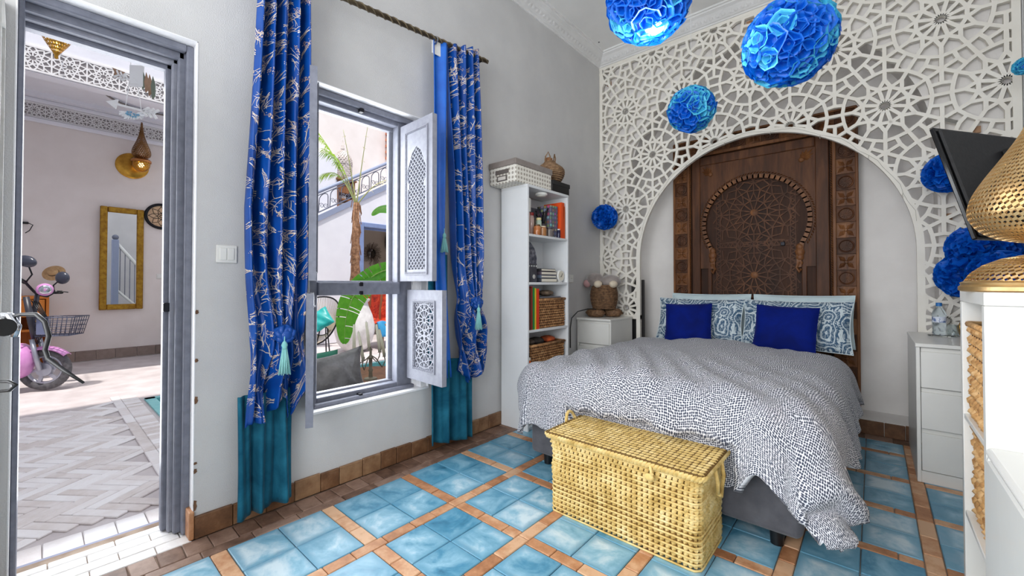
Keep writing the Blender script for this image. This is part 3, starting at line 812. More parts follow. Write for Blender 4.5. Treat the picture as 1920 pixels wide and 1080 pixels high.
frame_bar('transom', -.15, -.06, FY0-.004, FY1+.004, 1.080, 1.158); frame_bar('transom', -.16, -.14, FY0-.004, FY1+.004, 1.150, 1.168, M_GREYL)
frame_bar('stop', -.19, -.16, FY1-.022, FY1+.03, FZ0, FZ1, M_GREYL); frame_bar('stop', -.19, -.16, FY0-.03, FY0+.004, FZ0, FZ1, M_GREYL)
for z in (2.225, 1.146, 1.092, .462):
    MB().cbox(-.088, -.052, -2.862, -2.838, z-.012, z+.012, .003).build('latch', M_IRON, w1)
# ------------------------------------------------------------------ pierced shutters
def shutter(label, hinge, d, wd, z0, z1, kind, flip=1, tone=None):
    M_GREYL = tone or globals()['M_GREYL']
    d = V(d[0], d[1], 0).normalized(); nrm = d.cross(V(0, 0, 1))*flip           # nrm = decorated side
    o = thing('window_shutter', label, 'shutter', (hinge[0], hinge[1], z0))
    H = z1-z0; th = .034; o3 = V(hinge[0], hinge[1], z0)
    MM = frame(o3, d, V(0, 0, 1), nrm)                                          # (s, h, out)
    w = wd; m0 = .062
    if kind == 'arch':
        a0, a1 = .092, w-.075; bz0, bz1 = .075, H-.17; c = (a0+a1)/2; hw = (a1-a0)/2
        zs = bz0+(bz1-bz0)*.66
        L = [(a0, bz0), (a0, zs), (a0+.016, zs), (a0+.016, zs+.03), (a0-.004, zs+.06), (a0-.004, zs+.13), (a0+hw*.18, bz1-.10), (a0+hw*.5, bz1-.035), (c, bz1)]
    else:
        a0, a1, bz0, bz1 = .090, w-.090, .085, H-.085; c = (a0+a1)/2
        L = [(a0, bz0), (a0, bz1), (c, bz1)]
    Rr = [(2*c-p[0], p[1]) for p in L]
    bd = MB()
    bd.prism([(0, 0), (c, 0), (c, bz0)]+L+[(c, H), (0, H)], -th, 0, MM)
    bd.prism([(w, 0), (w, H), (c, H), (c, bz1)]+Rr[::-1][1:]+[(c, bz0), (c, 0)], -th, 0, MM)
    bd.build('board', M_GREYL, o)
    rb = MB()                                                                    # grooved and roped surround
    x0, x1, y0, y1 = .066, w-.05, .045, H-.06
    if kind != 'arch': x0, x1, y0, y1 = .076, w-.076, .070, H-.070
    for p, q in (((x0, y0), (x1, y0)), ((x1, y0), (x1, y1)), ((x1, y1), (x0, y1)), ((x0, y1), (x0, y0))):
        rb.bar(MM @ V(p[0], p[1], .001), MM @ V(q[0], q[1], .001), .005, .006, nrm, .003)
        L_ = sqrt((q[0]-p[0])**2+(q[1]-p[1])**2); n = int(L_/.011); dx, dy = (q[0]-p[0])/L_, (q[1]-p[1])/L_
        for i in range(n):
            t = (i+.5)/n; cx, cy = p[0]+(q[0]-p[0])*t-dy*.008, p[1]+(q[1]-p[1])*t+dx*.008
            rb.bar(MM @ V(cx-dx*.004-dy*.004, cy-dy*.004+dx*.004, 0), MM @ V(cx+dx*.004+dy*.004, cy+dy*.004-dx*.004, 0), .004, .005, nrm)
    rb.build('rope_border', M_GREYL, o)
    lt = MB()
    def inside(x, y):
        if not (a0-.004 < x < a1+.004 and bz0 < y < bz1): return False
        if kind != 'arch' or y < zs+.1: return True
        t = (y-zs-.1)/(bz1-zs-.1); return abs(x-c) < (a1-a0)/2*(1-t**2.2)+.004
    def seg(p, q, wth):
        n = 8; run = None
        for i in range(n+1):
            t = i/n; ok = inside(p[0]+(q[0]-p[0])*t, p[1]+(q[1]-p[1])*t)
            if ok and run is None: run = t
            if (not ok or i == n) and run is not None:
                t1 = t if ok else (i-1)/n
                if t1 > run: lt.bar(MM @ V(p[0]+(q[0]-p[0])*run, p[1]+(q[1]-p[1])*run, -.014+R.uniform(0, .0006)), MM @ V(p[0]+(q[0]-p[0])*t1, p[1]+(q[1]-p[1])*t1, -.014), wth, .010, nrm, .002)
                run = None
    if kind == 'arch':
        s = .036; j = 0; y = bz0+.004
        while y < bz1:
            x = a0-.002+(s/2 if j % 2 else 0)
            while x < a1+s:
                seg((x, y), (x+s/2, y+s/2), .0062); seg((x, y), (x-s/2, y+s/2), .0062)
                if inside(x, y): 
                    lt.cbox(x-.0075, x+.0075, y-.0075, y+.0075, -.016, -.001, .004, MM)
                x += s
            y += s/2; j += 1
    else:
        rr = (a1-a0)/2
        for cy in (bz0+rr*1.02, bz1-rr*1.02):
            for p, q in rosette(12, rr*.2, rr*.62, rr*.86): seg((c+p[0], cy+p[1]), (c+q[0], cy+q[1]), .0068)
            for k in range(24):
                a = 2*pi*k/24; b_ = 2*pi*(k+1)/24
                seg((c+rr*.98*cos(a), cy+rr*.98*sin(a)), (c+rr*.98*cos(b_), cy+rr*.98*sin(b_)), .008); seg((c+rr*.16*cos(a), cy+rr*.16*sin(a)), (c+rr*.16*cos(b_), cy+rr*.16*sin(b_)), .010)
                if k % 2 == 0: seg((c+rr*.86*cos(a), cy+rr*.86*sin(a)), (c+rr*1.35*cos(a), cy+rr*1.35*sin(a)), .0066)
        ym = (bz0+bz1)/2
        for yy in (bz0+.018, ym, bz1-.018):
            for k in range(5):
                x = a0+(a1-a0)*(k+.5)/5
                for i in range(8):
                    A, B = 2*pi*i/8, 2*pi*(i+1)/8; seg((x+.013*cos(A), yy+.013*sin(A)), (x+.013*cos(B), yy+.013*sin(B)), .005)
    lt.build('pierced_panel', M_GREYL, o)
    hg = MB()
    for z in (.12, H-.12): hg.lathe([(.008, -.03), (.008, .03)], 8, tr(*(o3+V(0, 0, z)-nrm*.017-d*.004)))
    hg.build('hinge', M_GREY, o)
    return o
shutter('tall pierced grey shutter with a keyhole arch, open at the right of the window', (-.075, -2.562, 0), (.385, -.012), .36, 1.165, 2.205, 'arch')
shutter('short pierced grey shutter with two rosettes, open at the lower right of the window', (-.06, -2.515, 0), (.40, -.02), .395, .515, 1.108, 'rose')
shutter('tall grey shutter seen edge-on beside the left curtain', (-.05, -3.128, 0), (.36, -.157), .36, 1.165, 2.215, 'arch', -1, M_GREY)  # both left shutters: darker grey stands in for their shaded edge-on sides
shutter('short grey shutter seen edge-on at the lower left of the window', (-.05, -3.138, 0), (.36, -.157), .36, .455, 1.10, 'rose', -1, M_GREY)

# ------------------------------------------------------------------ curtain rod and curtains
rod = thing('curtain_rod', 'twisted dark rope-pattern curtain rod above the window', 'curtain rod', (.12, -2.7, 2.72))
r0, r1 = V(.125, -3.72, 2.672), V(.125, -1.93, 2.838); b = MB(); n = 120; dd = (r1-r0)
b.tube([r0, r1], .0145, 12); b.build('pole', plain('bronze_rod', (96, 84, 66), (70, 60, 48), .35, metal=.7), rod, smooth=True, angle=40)
b = MB(); e1 = V(1, 0, 0); e2 = dd.normalized().cross(e1)
for s in (0, pi): b.tube([r0+dd*(i/n)+(e1*cos(i*.85+s)+e2*sin(i*.85+s))*.0145 for i in range(n+1)], .005, 5)
b.build('twist', plain('bronze_twist', (142, 126, 98), (104, 92, 72), .35, metal=.6), rod, smooth=True)
MB().box(-.0, .125, -2.0, -1.985, 2.815, 2.83).build('bracket', M_IRON, rod)
def m_curtain():
    t = NT('blue_satin'); v = t.coord('UV'); t.set(Color=t.ramp(t.noise(v, 5, 3), [(.3, (0, 58, 136)), (.7, (2, 78, 164))]), Roughness=.42, Specular_IOR_Level=.5); return t.m
M_TWIG = plain('champagne_foil_print', (226, 220, 214), (214, 190, 168), .4, metal=.15, scale=50)
M_FOIL = plain('copper_foil_print', (214, 176, 148), (236, 214, 196), .4, metal=.3, scale=90)
def print_strips(fn, W, H, seed):
    """flat foil print: forked twigs and speckled streaks laid out in cloth space and carried by the folds"""
    rr = random.Random(seed); tw, fo = MB(), MB(); eps = .004
    def P(x, y):
        s, t_ = min(max(x/W, 0.001), .999), min(max(y/H, .001), .999)
        p = V(*fn(s, t_)); du = V(*fn(min(s+.004, 1), t_))-V(*fn(max(s-.004, 0), t_)); dv = V(*fn(s, min(t_+.004, 1)))-V(*fn(s, max(t_-.004, 0)))
        n = du.cross(dv); n = n.normalized() if n.length > 1e-12 else V(1, 0, 0)
        if n.x < 0: n = -n
        return p+n*.0036
    def strip(mb, pts, w0, w1):
        prev = None; n = len(pts)
        for k, (x, y) in enumerate(pts):
            dx, dy = (pts[min(k+1, n-1)][0]-pts[max(k-1, 0)][0], pts[min(k+1, n-1)][1]-pts[max(k-1, 0)][1]); L = sqrt(dx*dx+dy*dy) or 1; w = (w0+(w1-w0)*k/(n-1))/2
            q = (P(x-dy/L*w, y+dx/L*w), P(x+dy/L*w, y-dx/L*w))
            if prev: mb.add([prev[0], prev[1], q[1], q[0]], [(0, 1, 2, 3)])
            prev = q
    def branch(x, y, a, L, w, depth):
        n = max(3, int(L/.010)); pts = [(x, y)]; ang = a
        for k in range(n):
            ang += rr.uniform(-.5, .5); ang = a+(ang-a)*.75; x += cos(ang)*L/n; y += sin(ang)*L/n; pts.append((x, y))
            if depth and rr.random() < .45: branch(x, y, ang+rr.choice((-1, 1))*rr.uniform(.4, .8), L*rr.uniform(.35, .6), w*.7, depth-1)
        strip(tw, pts, w, w*.45)
    gy = 0; j = 0
    while gy < H:
        gx = (.05 if j % 2 else 0)
        while gx < W:
            x, y = gx+rr.uniform(-.012, .012), gy+rr.uniform(-.015, .015)
            if (j+int(gx/.10)) % 4 == 1:
                an = .75
                for k in range(34):
                    u, v = rr.gauss(0, .022), rr.gauss(0, .006); X, Y = x+u*cos(an)-v*sin(an), y+u*sin(an)+v*cos(an); b_ = an+rr.uniform(-1.2, 1.2); l = rr.uniform(.003, .007)
                    strip(fo, [(X, Y), (X+cos(b_)*l, Y+sin(b_)*l)], .0032, .0022)
            else:
                d = rr.choice((-1, 1)); a0 = rr.uniform(.2, .9)*d+(pi if rr.random() < .5 else 0)
                for q in range(rr.choice((2, 3))): branch(x, y+.010*q, a0+rr.uniform(-.35, .35), rr.uniform(.045, .085), .0042, 1)
            gx += .085
        gy += .052; j += 1
    return tw, fo
M_SATIN = m_curtain()
M_SATINP = plain('plain_blue_satin', (20, 92, 190), (28, 106, 206), .36)
M_TEAL = m_velvet('teal_velvet', (10, 74, 98), (36, 108, 132))
M_TASSEL = m_fabric('aqua_tassel', (120, 190, 190), (150, 208, 204), bs=900)
def lerp_pts(pts, z):
    if z >= pts[0][0]: return pts[0][1]
    for (za, a), (zb, b_) in zip(pts, pts[1:]):
        if z >= zb: return b_+(a-b_)*(z-zb)/(za-zb)
    return pts[-1][1]
def curtain(label, zt, L, Rt, knot, hem, folds, teal, ph, plain_strip=None):
    """L, Rt: (z, y) edges of the printed panel; hem(s) lower edge; teal = (y0, y1, z0a, z0b, x)"""
    o = thing('curtain', label, 'curtain', (.08, (L[0][1]+Rt[0][1])/2, .1))
    yk, zk = knot; cloth_w = .62
    def fn(s, t):
        zb = hem(s); z = zt(s)+(zb-zt(s))*t
        yl, yr = lerp_pts(L, z), lerp_pts(Rt, z)
        k = math.exp(-((z-zk)/.20)**2) if z > zk else math.exp(-((z-zk)/.16)**2)
        y = yl+(yr-yl)*s
        near = math.exp(-((s-.5)/.36)**2)
        y = y+(yk-y)*k*.62*near
        below = 1/(1+math.exp((z-zk+.03)*34)); up = min(1, max(0, (z-zk)/.35))
        amp = .046*(.55+.45*up)*(1-.5*k*near)
        fx = amp*sin(2*pi*folds*s+ph+.35*sin(z*2.1+ph))+.010*sin(2*pi*folds*2.3*s+z*4)
        fx += below*(.028*sin(2*pi*2.2*s+1+z*9)+.03*sin(pi*s)*sin(min(1, (zk-z)/.25)*pi) if z < zk else 0)
        drape = .012*sin((z*11)+(s-.5)*14)*below
        return (.118+fx+.05*k*near+drape, y, z)
    c = MB(); c.grid(fn, 110, 110, lambda s, t: (s*cloth_w, t*2.3)); pp = c.build('printed_panel', M_SATIN, o, smooth=True, solid=.004)
    tw_, fo_ = print_strips(fn, cloth_w, 2.3, int(ph*100)); tw_.build('twig_print', M_TWIG, pp, smooth=True)['kind'] = 'stuff'; fo_.build('foil_print', M_FOIL, pp)['kind'] = 'stuff'
    # knot of gathered cloth
    kb = MB()
    for i in range(5):
        a = i*1.25; pts = []
        for q in range(17):
            w_ = 2*pi*q/16; rr = .030+.012*sin(3*w_+i)
            p = V(0.018*cos(w_*2+a), rr*cos(w_), rr*.75*sin(w_)); p.rotate(Matrix.Rotation(a, 3, 'X')); pts.append(p+V(.205, yk, zk))
        kb.tube(pts[:-1], .013, 7, True)
    kb.ball((.205, yk, zk), .036, 12, 8)
    kb.build('knot', M_SATIN, o, smooth=True)
    ts = tassel(o, .235, yk-.012, zk-.045, .125)
    # teal lining that shows below
    y0, y1, za, zb, xx = teal
    def fl2(s, t):
        z = .62+((za+(zb-za)*s)-.62)*t; y = y0+(y1-y0)*s+.01*sin(s*9+z*3)*t
        return (xx+.028*sin(2*pi*2.6*s+ph)*(.6+.4*t)+.012*sin(2*pi*5.1*s+1)-(.0), y, z)
    def fl3(s, t):
        y = y0+(y1-y0)*s; return (xx-.0+.026*sin(2*pi*2.6*s+ph)*.6, y, .62+(zt(s)-.64-.62)*t)
    c = MB(); c.grid(fl2, 70, 20); c.build('teal_lining', M_TEAL, o, smooth=True, solid=.006)
    return o
def tassel(o, x, y, z, L):
    t = MB(); t.lathe([(.002, .05), (.003, .02), (.010, .012), (.014, 0), (.010, -.012), (.012, -.016)], 12, tr(x, y, z)); 
    a = t.build('tassel', M_TASSEL, o, smooth=True)
    s = MB()
    for k in range(26):
        an = k*2.4; r = .004+.010*sqrt(k/26)
        s.tube([(x+r*.6*cos(an), y+r*.6*sin(an), z-.012), (x+r*1.3*cos(an), y+r*1.3*sin(an), z-.012-L*.5), (x+r*1.9*cos(an), y+r*1.9*sin(an), z-.012-L*R.uniform(.93, 1.03))], .0030, 5)
    s.build('fringe', M_TASSEL, a, smooth=True)
curtain('blue satin twig-print curtain knotted over teal velvet, left of the window', lambda s: 2.78, [(2.8, -3.475), (2.2, -3.50), (1.5, -3.535), (.5, -3.520)], [(2.8, -3.258), (1.5, -3.256), (.95, -3.256), (.5, -3.28)],
        (-3.385, .905), lambda s: .475+.20*max(0, s-.15)-.14*math.exp(-((s-.86)/.10)**2)+.02*sin(s*13), 4.3, (-3.545, -3.300, .045, .06, .075), .4)
RC = curtain('blue satin twig-print curtain knotted over teal velvet, right of the window', lambda s: 2.80+.08*s, [(2.9, -2.335), (1.2, -2.26), (.9, -2.25), (.45, -2.215)], [(2.9, -2.015), (1.4, -1.985), (.5, -1.950)],
        (-2.115, 1.01), lambda s: .50-.04*s+.05*sin(s*7+2), 4.4, (-2.44, -2.05, .075, .02, .085), 2.2)
# plain back of the right curtain turned outwards along its left edge
def fb(s, t):
    z = 2.79-(2.79-.50)*t; y = -2.445+.10*s+.16*max(0, t-.55)**1.5; x = .125+.02*sin(s*5+z)
    if z < 1.25: y += .0
    return (x, y+(.08*(t-.6)*s if t > .6 else 0), z)
MB().grid(fb, 14, 60).build('plain_selvedge', M_SATINP, RC, smooth=True, solid=.004)
def fbt(s, t): return (.07+.015*sin(s*9), -2.44+.16*s, 1.35-(1.35-.6)*t)
MB().grid(fbt, 12, 12).build('teal_return', M_TEAL, RC, smooth=True, solid=.005)
tassel(RC, .16, -2.375, 1.47, .10)
MB().cbox(.116, .122, -2.45, -2.375, 2.69, 2.80, .002).build('white_header', M_WHITE, RC)
b = MB()
for y, z in ((-2.43, 2.774), (-2.06, 2.826), (-2.2, 2.80)): b.lathe([(.020, -.004), (.030, -.004), (.030, .004), (.020, .004), (.020, -.004)], 18, tr(.125, y, z) @ rotx(radians(84.7)), cap=False)
b.build('grommet', M_CHROME, RC, smooth=True, angle=40)

# ------------------------------------------------------------------ door frame, door leaf, switches
d1 = struct('door_1'); d1['label'] = 'grey moulded door frame with a carved leaf folded open'
IY0, IY1, IZ = -4.205, -3.778, 2.155
def dbar(name, x0, x1, y0, y1, z0, z1, m=None): return MB().cbox(x0, x1, y0, y1, z0, z1, .005).build(name, m or M_GREY, d1)
for (xa, xb, yo, zo) in ((-.095, -.055, 0, 0), (-.13, -.095, .024, .028), (-.165, -.13, .040, .046), (-.215, -.165, .058, .066)):
    m_ = M_GREYL if yo in (.040,) else M_GREY
    dbar('jamb', xa, xb, DY1-.078 if False else IY1-.0+ (0 if yo == .058 else (.058-yo)) , DY1-.002, .003, DZ-.004, m_)
    dbar('head', xa, xb, DY0+.002, DY1-.03, IZ+(0.066-zo), DZ-.004, m_)
    dbar('jamb', xa, xb, DY0+.002, DY0+.02, .003, DZ-.004, m_)
MB().cbox(-.165, -.135, IY1-.004, IY1+.03, 1.02, 1.06, .003).build('strike_plate', M_IRON, d1)
dl = thing('carved_door_leaf', 'white carved wooden door leaf folded open at the left edge', 'door', (-.02, -4.236, 0))
ddir = V(1.0, .020, 0).normalized(); dn = V(-ddir.y, ddir.x, 0); o3 = V(-.03, -4.262, .012); MM = frame(o3, ddir, V(0, 0, 1), dn)
M_DOORW = plain('chalky_white_wood', (226, 226, 224), (206, 204, 200), .6, scale=10, bump=.3, bscale=70)
M_DOORG = plain('worn_carved_panel', (196, 192, 186), (120, 112, 104), .7, scale=40, bump=.6, bscale=120, lo=.42, hi=.6)
b = MB(); b.cbox(0, .60, 0, 2.14, -.04, 0, .004, MM); b.build('leaf_board', M_DOORW, dl)
b = MB(); b.cbox(-.004, .05, 0, 2.14, -.038, .012, .004, MM); b.build('edge_stile', M_GREY, dl)
for (h0, h1) in ((.12, .78), (1.02, 2.02)):
    b = MB()
    for p, q in (((.12, h0), (.54, h0)), ((.54, h0), (.54, h1)), ((.54, h1), (.12, h1)), ((.12, h1), (.12, h0))): b.bar(MM @ V(p[0], p[1], 0), MM @ V(q[0], q[1], 0), .03, .016, dn, .01)
    pn = b.build('panel_moulding', M_DOORW, dl)
    b = MB(); b.cbox(.15, .51, h0+.03, h1-.03, -.002, .004, .002, MM)
    for k in range(int((h1-h0)/.2)):
        for S_ in (rosette(8, .02, .05, .085),):
            for p, q in S_: b.bar(MM @ V(.33+p[0]*1.7, h0+.14+.2*k+p[1], .004), MM @ V(.33+q[0]*1.7, h0+.14+.2*k+q[1], .004), .009, .006, dn)
    b.build('carving', M_DOORG, pn)
def plate(name, label, x, y, z, w, h, nrm, keys=1, m=M_WHITE, cat='switch'):
    o = thing(name, label, cat, (x, y, z-h/2))
    ex = V(-nrm[1], nrm[0], 0); MMp = frame(V(x, y, z), ex, V(0, 0, 1), V(*nrm))
    MB().cbox(-w/2, w/2, -h/2, h/2, .0005, .008, .003, MMp).build('plate', m, o)
    if cat == 'switch':
        for k in range(keys):
            a = -w/2+.012+(w-.024)/keys*k; MB().cbox(a+.001, a+(w-.024)/keys-.001, -h/2+.014, h/2-.014, .008, .012, .002, MMp).build('rocker', m, o)
    else:
        c = MB().lathe([(.020, .008), (.019, .006), (.017, .002)], 20, MMp, cap=False); c.build('socket_well', plain('socket_grey', (208, 206, 200), None, .5), o, smooth=True)
        c = MB()
        for s in (-.007, .007): c.box(s-.002, s+.002, -.002, .002, .0085, .0095, MMp)
        c.build('pin_hole', M_BLACK, o)
    return o
plate('light_switch', 'white light switch on the wall beside the left curtain', 0, -3.572, 1.29, .085, .085, (1, 0, 0), 2)
plate('wall_socket', 'white wall socket beside the bookshelf at bed height', 0, -.59, 1.20, .075, .08, (1, 0, 0), 1, cat='socket')
# ------------------------------------------------------------------ bookshelf and what stands in it
SX0, SX1, SY0, SY1, SZ = .022, .300, -1.662, -1.085, 1.930
bs = thing('bookshelf', 'tall narrow white open bookshelf against the courtyard wall', 'bookshelf', (.16, -1.37, 0))
for y in (SY0, SY1-.02): MB().cbox(SX0, SX1, y, y+.02, 0, SZ-.022, .002).build('side_panel', M_SHELF, bs)
MB().cbox(SX0, SX1, SY0, SY1, SZ-.022, SZ, .002).build('top_panel', M_SHELF, bs)
MB().box(SX0+.002, SX0+.008, SY0+.02, SY1-.02, .03, SZ-.03).build('back_panel', M_SHELF, bs)
SH = [.045, .408, .783, 1.160, 1.542]
for z in SH: MB().cbox(SX0+.01, SX1-.002, SY0+.021, SY1-.021, z-.020, z, .002).build('shelf', M_SHELF, bs)
MB().cbox(SX1-.03, SX1-.012, SY0+.021, SY1-.021, 0, .025, .002).build('plinth', M_SHELF, bs)
def single(name, label, cat, mb, m, smooth=False, group=None, angle=40):
    o = mb.build(name, m, None, smooth=smooth, angle=angle if smooth else None); return tag(o, label, cat, group)
pk = thing('puck_light', 'round white puck light under the top of the bookshelf', 'light', (.22, -1.36, SZ-.05))
MB().lathe([(.050, -.004), (.053, -.018), (.046, -.024)], 24, tr(.235, -1.40, SZ-.022)).build('housing', M_WHITE, pk, smooth=True, angle=40)
MB().lathe([(.040, -.024), (.036, -.030), (.001, -.032)], 24, tr(.235, -1.40, SZ-.022), cap=False).build('lens', plain('frosted_lens', (238, 236, 226), None, .4), pk, smooth=True)
def book(label, x0, y0, z, t, h, d, col, rot=0, name='book', group=None, lean=0):
    o = thing(name, label, 'book', (x0, y0, z), rot, group)
    c = MB(); M = rotx(lean); c.cbox(-d, 0, 0, .003, 0, h, .001, M); c.cbox(-d, 0, t-.003, t, 0, h, .001, M); c.cbox(-.004, .001, 0, t, 0, h, .001, M)
    c.build('cover', plain('book_%02x%02x%02x' % col, col, None, .5), o, local=True)
    MB().box(-d+.004, -.004, .003, t-.003, .004, h-.004, M).build('pages', plain('paper', (232, 226, 210), None, .8), o, local=True)
    return o
z = SH[4]
book('tall orange book standing at the right of the top bookshelf compartment', .285, -1.185, z, .045, .315, .19, (232, 84, 26), lean=-.03)
book('small orange paperback beside the tall orange book', .285, -1.142, z, .022, .285, .17, (222, 96, 40))
cn = thing('spray_can', 'white capped canister at the left of the top bookshelf compartment', 'can', (.21, -1.565, z))
MB().lathe([(.030, 0), (.031, .01), (.031, .17), (.027, .185)], 20, tr(.21, -1.565, z)).build('body', plain('canister_cream', (214, 190, 176), (186, 150, 140), .4), cn, smooth=True, angle=40)
MB().lathe([(.036, .186), (.037, .20), (.037, .29), (.033, .298), (.001, .30)], 20, tr(.21, -1.565, z), cap=False).build('cap', M_WHITE, cn, smooth=True, angle=40)
def jar(label, x, y, z, r, h, col, lid, name='jar', clear=False):
    o = thing(name, label, 'jar' if name == 'jar' else 'bottle', (x, y, z))
    m_ = plain('jar_%02x%02x%02x' % col, col, tuple(max(0, v-30) for v in col), .2, coat=.4)
    MB().lathe([(r*.94, 0), (r, .006), (r, h*.78), (r*.82, h*.86), (r*.8, h*.88)], 18, tr(x, y, z)).build('body', m_, o, smooth=True, angle=40)
    MB().lathe([(r*.86, h*.88), (r*.88, h*.9), (r*.88, h), (r*.8, h*1.01)], 18, tr(x, y, z)).build('lid', plain('lid_%02x%02x%02x' % lid, lid, None, .35), o, smooth=True, angle=40)
    return o
jar('small pink and white jar next to the capped canister', .20, -1.492, z, .026, .19, (206, 178, 170), (150, 40, 40))
jar('pale green tube jar in the top bookshelf compartment', .24, -1.44, z, .024, .15, (188, 204, 186), (226, 210, 150))
jar('squat amber jar at the front of the top bookshelf compartment', .268, -1.50, z, .030, .085, (186, 118, 70), (96, 66, 40))
jar('low amber glass pot in front of the brush cup', .268, -1.425, z, .034, .080, (172, 122, 78), (214, 196, 168))
jar('small grey glass pot in front of the picture box', .268, -1.33, z, .032, .075, (132, 124, 120), (60, 58, 60))
jar('tiny navy bottle in front of the orange books', .290, -1.225, z, .014, .075, (30, 36, 80), (220, 220, 220), 'small_bottle')
jar('brown jar behind the amber pots', .17, -1.40, z, .032, .16, (110, 84, 66), (40, 36, 34))
bc = thing('brush_cup', 'black brushes and scissors in a dark cup on the top bookshelf level', 'cup', (.22, -1.365, z))
MB().lathe([(.028, 0), (.034, .11), (.031, .11), (.026, .01)], 16, tr(.215, -1.365, z), cap=False).build('cup', plain('cup_grey', (82, 78, 82), None, .4), bc, smooth=True)
for k in range(9):
    a = k*.7; MB().tube([(.215+.01*cos(a), -1.365+.01*sin(a), z+.03), (.215+.03*cos(a), -1.365+.035*sin(a), z+.17), (.215+.045*cos(a), -1.365+.065*sin(a), z+.22+.03*sin(k*2.1))], [.004, .004, .007], 6).build('brush', M_BLACK, bc, smooth=True)
pb = thing('picture_box', 'upright box printed with small round pictures beside the orange book', 'box', (.2, -1.27, z))
t = NT('round_picture_print'); v = t.coord('Object'); d = t.voro(v, 30, 'F1', .2); cc = t.voro(v, 30, 'F1', .2, out='Color')
t.set(Color=t.mix(t.ramp(d, [(.38, 1.0), (.44, 0.0)]), (96, 100, 118), t.mix(.55, cc, (120, 90, 90))), Roughness=.4)
MB().cbox(.12, .262, -1.305, -1.20, z, z+.275, .002).build('carton', t.m, pb)
MB().cbox(.10, .12, -1.40, -1.20, z, z+.26, .002).build('carton_back', plain('grey_card', (96, 96, 104), None, .6), pb)
z = SH[3]
lb_ = thing('cut_out_lantern_box', 'grey pierced metal lantern box on the second bookshelf level', 'lantern', (.2, -1.55, z))
M_PEWTER = plain('pewter', (112, 112, 120), (84, 84, 92), .4, metal=.5)
b = MB(); b.cbox(.16, .27, -1.625, -1.50, z, z+.155, .006); b.build('box', M_PEWTER, lb_)
b = MB(); b.lathe([(.075, .15), (.078, .20), (.062, .27), (.03, .32), (.004, .34)], 4, tr(.215, -1.562, z) @ rotz(pi/4), cap=False); b.build('roof', plain('pewter_print', (64, 68, 84), (150, 150, 160), .4, metal=.4, scale=40), lb_)
b = MB()
for k in range(4): b.ball((.272, -1.605+.03*k, z+.13), .007, 8, 5)
b.ball((.272, -1.545, z+.045), .018, 12, 6, sc=(.3, 1, 1)); b.build('stud', plain('pale_enamel', (190, 190, 186), None, .4), lb_)
for k, (w, h, col) in enumerate(((.225, .035, (62, 66, 78)), (.215, .026, (92, 104, 124)), (.22, .030, (86, 76, 88)), (.205, .024, (52, 50, 54)))):
    zz = z+sum(x[1] for x in ((.225, .035), (.215, .026), (.22, .030), (.205, .024))[:k])
    o = thing('book', ('dark slate book at the bottom of the flat stack', 'blue-grey book second from the bottom of the flat stack', 'dull mauve book third in the flat stack', 'black book on top of the flat stack')[k], 'book', (.2, -1.3, zz), 0, 'stacked books on the second shelf')
    MB().cbox(.10, .275, -1.455, -1.455+w, zz, zz+h-.001, .003).build('cover', plain('stackbook%d' % k, col, None, .5), o)
    MB().box(.2755, .277, -1.448, -1.462+w, zz+.005, zz+h-.006).build('pages', plain('paper', (232, 226, 210), None, .8), o)
al = thing('alarm_clock', 'small white round clock at the right of the second bookshelf level', 'clock', (.25, -1.17, z))
MB().lathe([(.046, 0), (.05, .006), (.05, .03), (.046, .036)], 24, tr(.24, -1.165, z+.056) @ roty(pi/2)).build('case', M_WHITE, al, smooth=True, angle=40)
MB().lathe([(.041, .0362), (.001, .0366)], 24, tr(.24, -1.165, z+.056) @ roty(pi/2), cap=False).build('dial', plain('dial', (232, 226, 208), None, .5), al)
b = MB(); b.bar((.278, -1.165, z+.056), (.278, -1.150, z+.078), .004, .001, (1, 0, 0)); b.bar((.278, -1.165, z+.056), (.278, -1.178, z+.046), .005, .001, (1, 0, 0)); b.build('hand', M_BLACK, al)
MB().box(.236, .27, -1.185, -1.145, z, z+.01).build('foot', M_WHITE, al)
z = SH[2]
for lab, y, t_, h, col in (('brown folder at the far left of the third bookshelf level', -1.630, .030, .33, (92, 50, 34)), ('dark red folder beside the brown folder', -1.598, .018, .345, (140, 44, 34)), ('green folder between the red and yellow folders', -1.578, .024, .335, (34, 132, 62)), ('yellow folder beside the green folder', -1.552, .018, .33, (222, 196, 50)), ('orange red folder beside the seagrass basket', -1.532, .036, .325, (226, 66, 28))):
    book(lab, .285, y, z, t_, h, .2, col, name='folder')['category'] = 'folder'
# woven boxes: three strand rows of twisted seagrass around a core
def m_straw(name, stops, sc=30):
    t = NT(name); v = t.coord('Object'); n = t.noise(v, sc, 4, .6)
    t.set(Color=t.ramp(n, stops), Roughness=.75); t.bump(t.noise(v, sc*5, 3), .3, .002); return t.m
M_SEAG = m_straw('seagrass', [(.3, (104, 68, 40)), (.5, (158, 112, 70)), (.72, (196, 154, 106))])
M_SEAGD = plain('basket_core', (64, 42, 26), None, .9)
def stitch(mb, c, a, bdir, n, L, w, h):
    """one plump strand: along a, across bdir, bulging along n"""
    c = V(*c) if not isinstance(c, Vector) else c
    vs = [c-a*L*.5, c-a*L*.2+bdir*w*.5, c+a*L*.25+bdir*w*.45, c+a*L*.5, c+a*L*.2-bdir*w*.5, c-a*L*.25-bdir*w*.45, c-a*L*.18+n*h, c+a*L*.18+n*h]
    mb.add(vs, [(0, 5, 6), (5, 4, 7, 6), (4, 3, 7), (3, 2, 7), (2, 1, 6, 7), (1, 0, 6)])
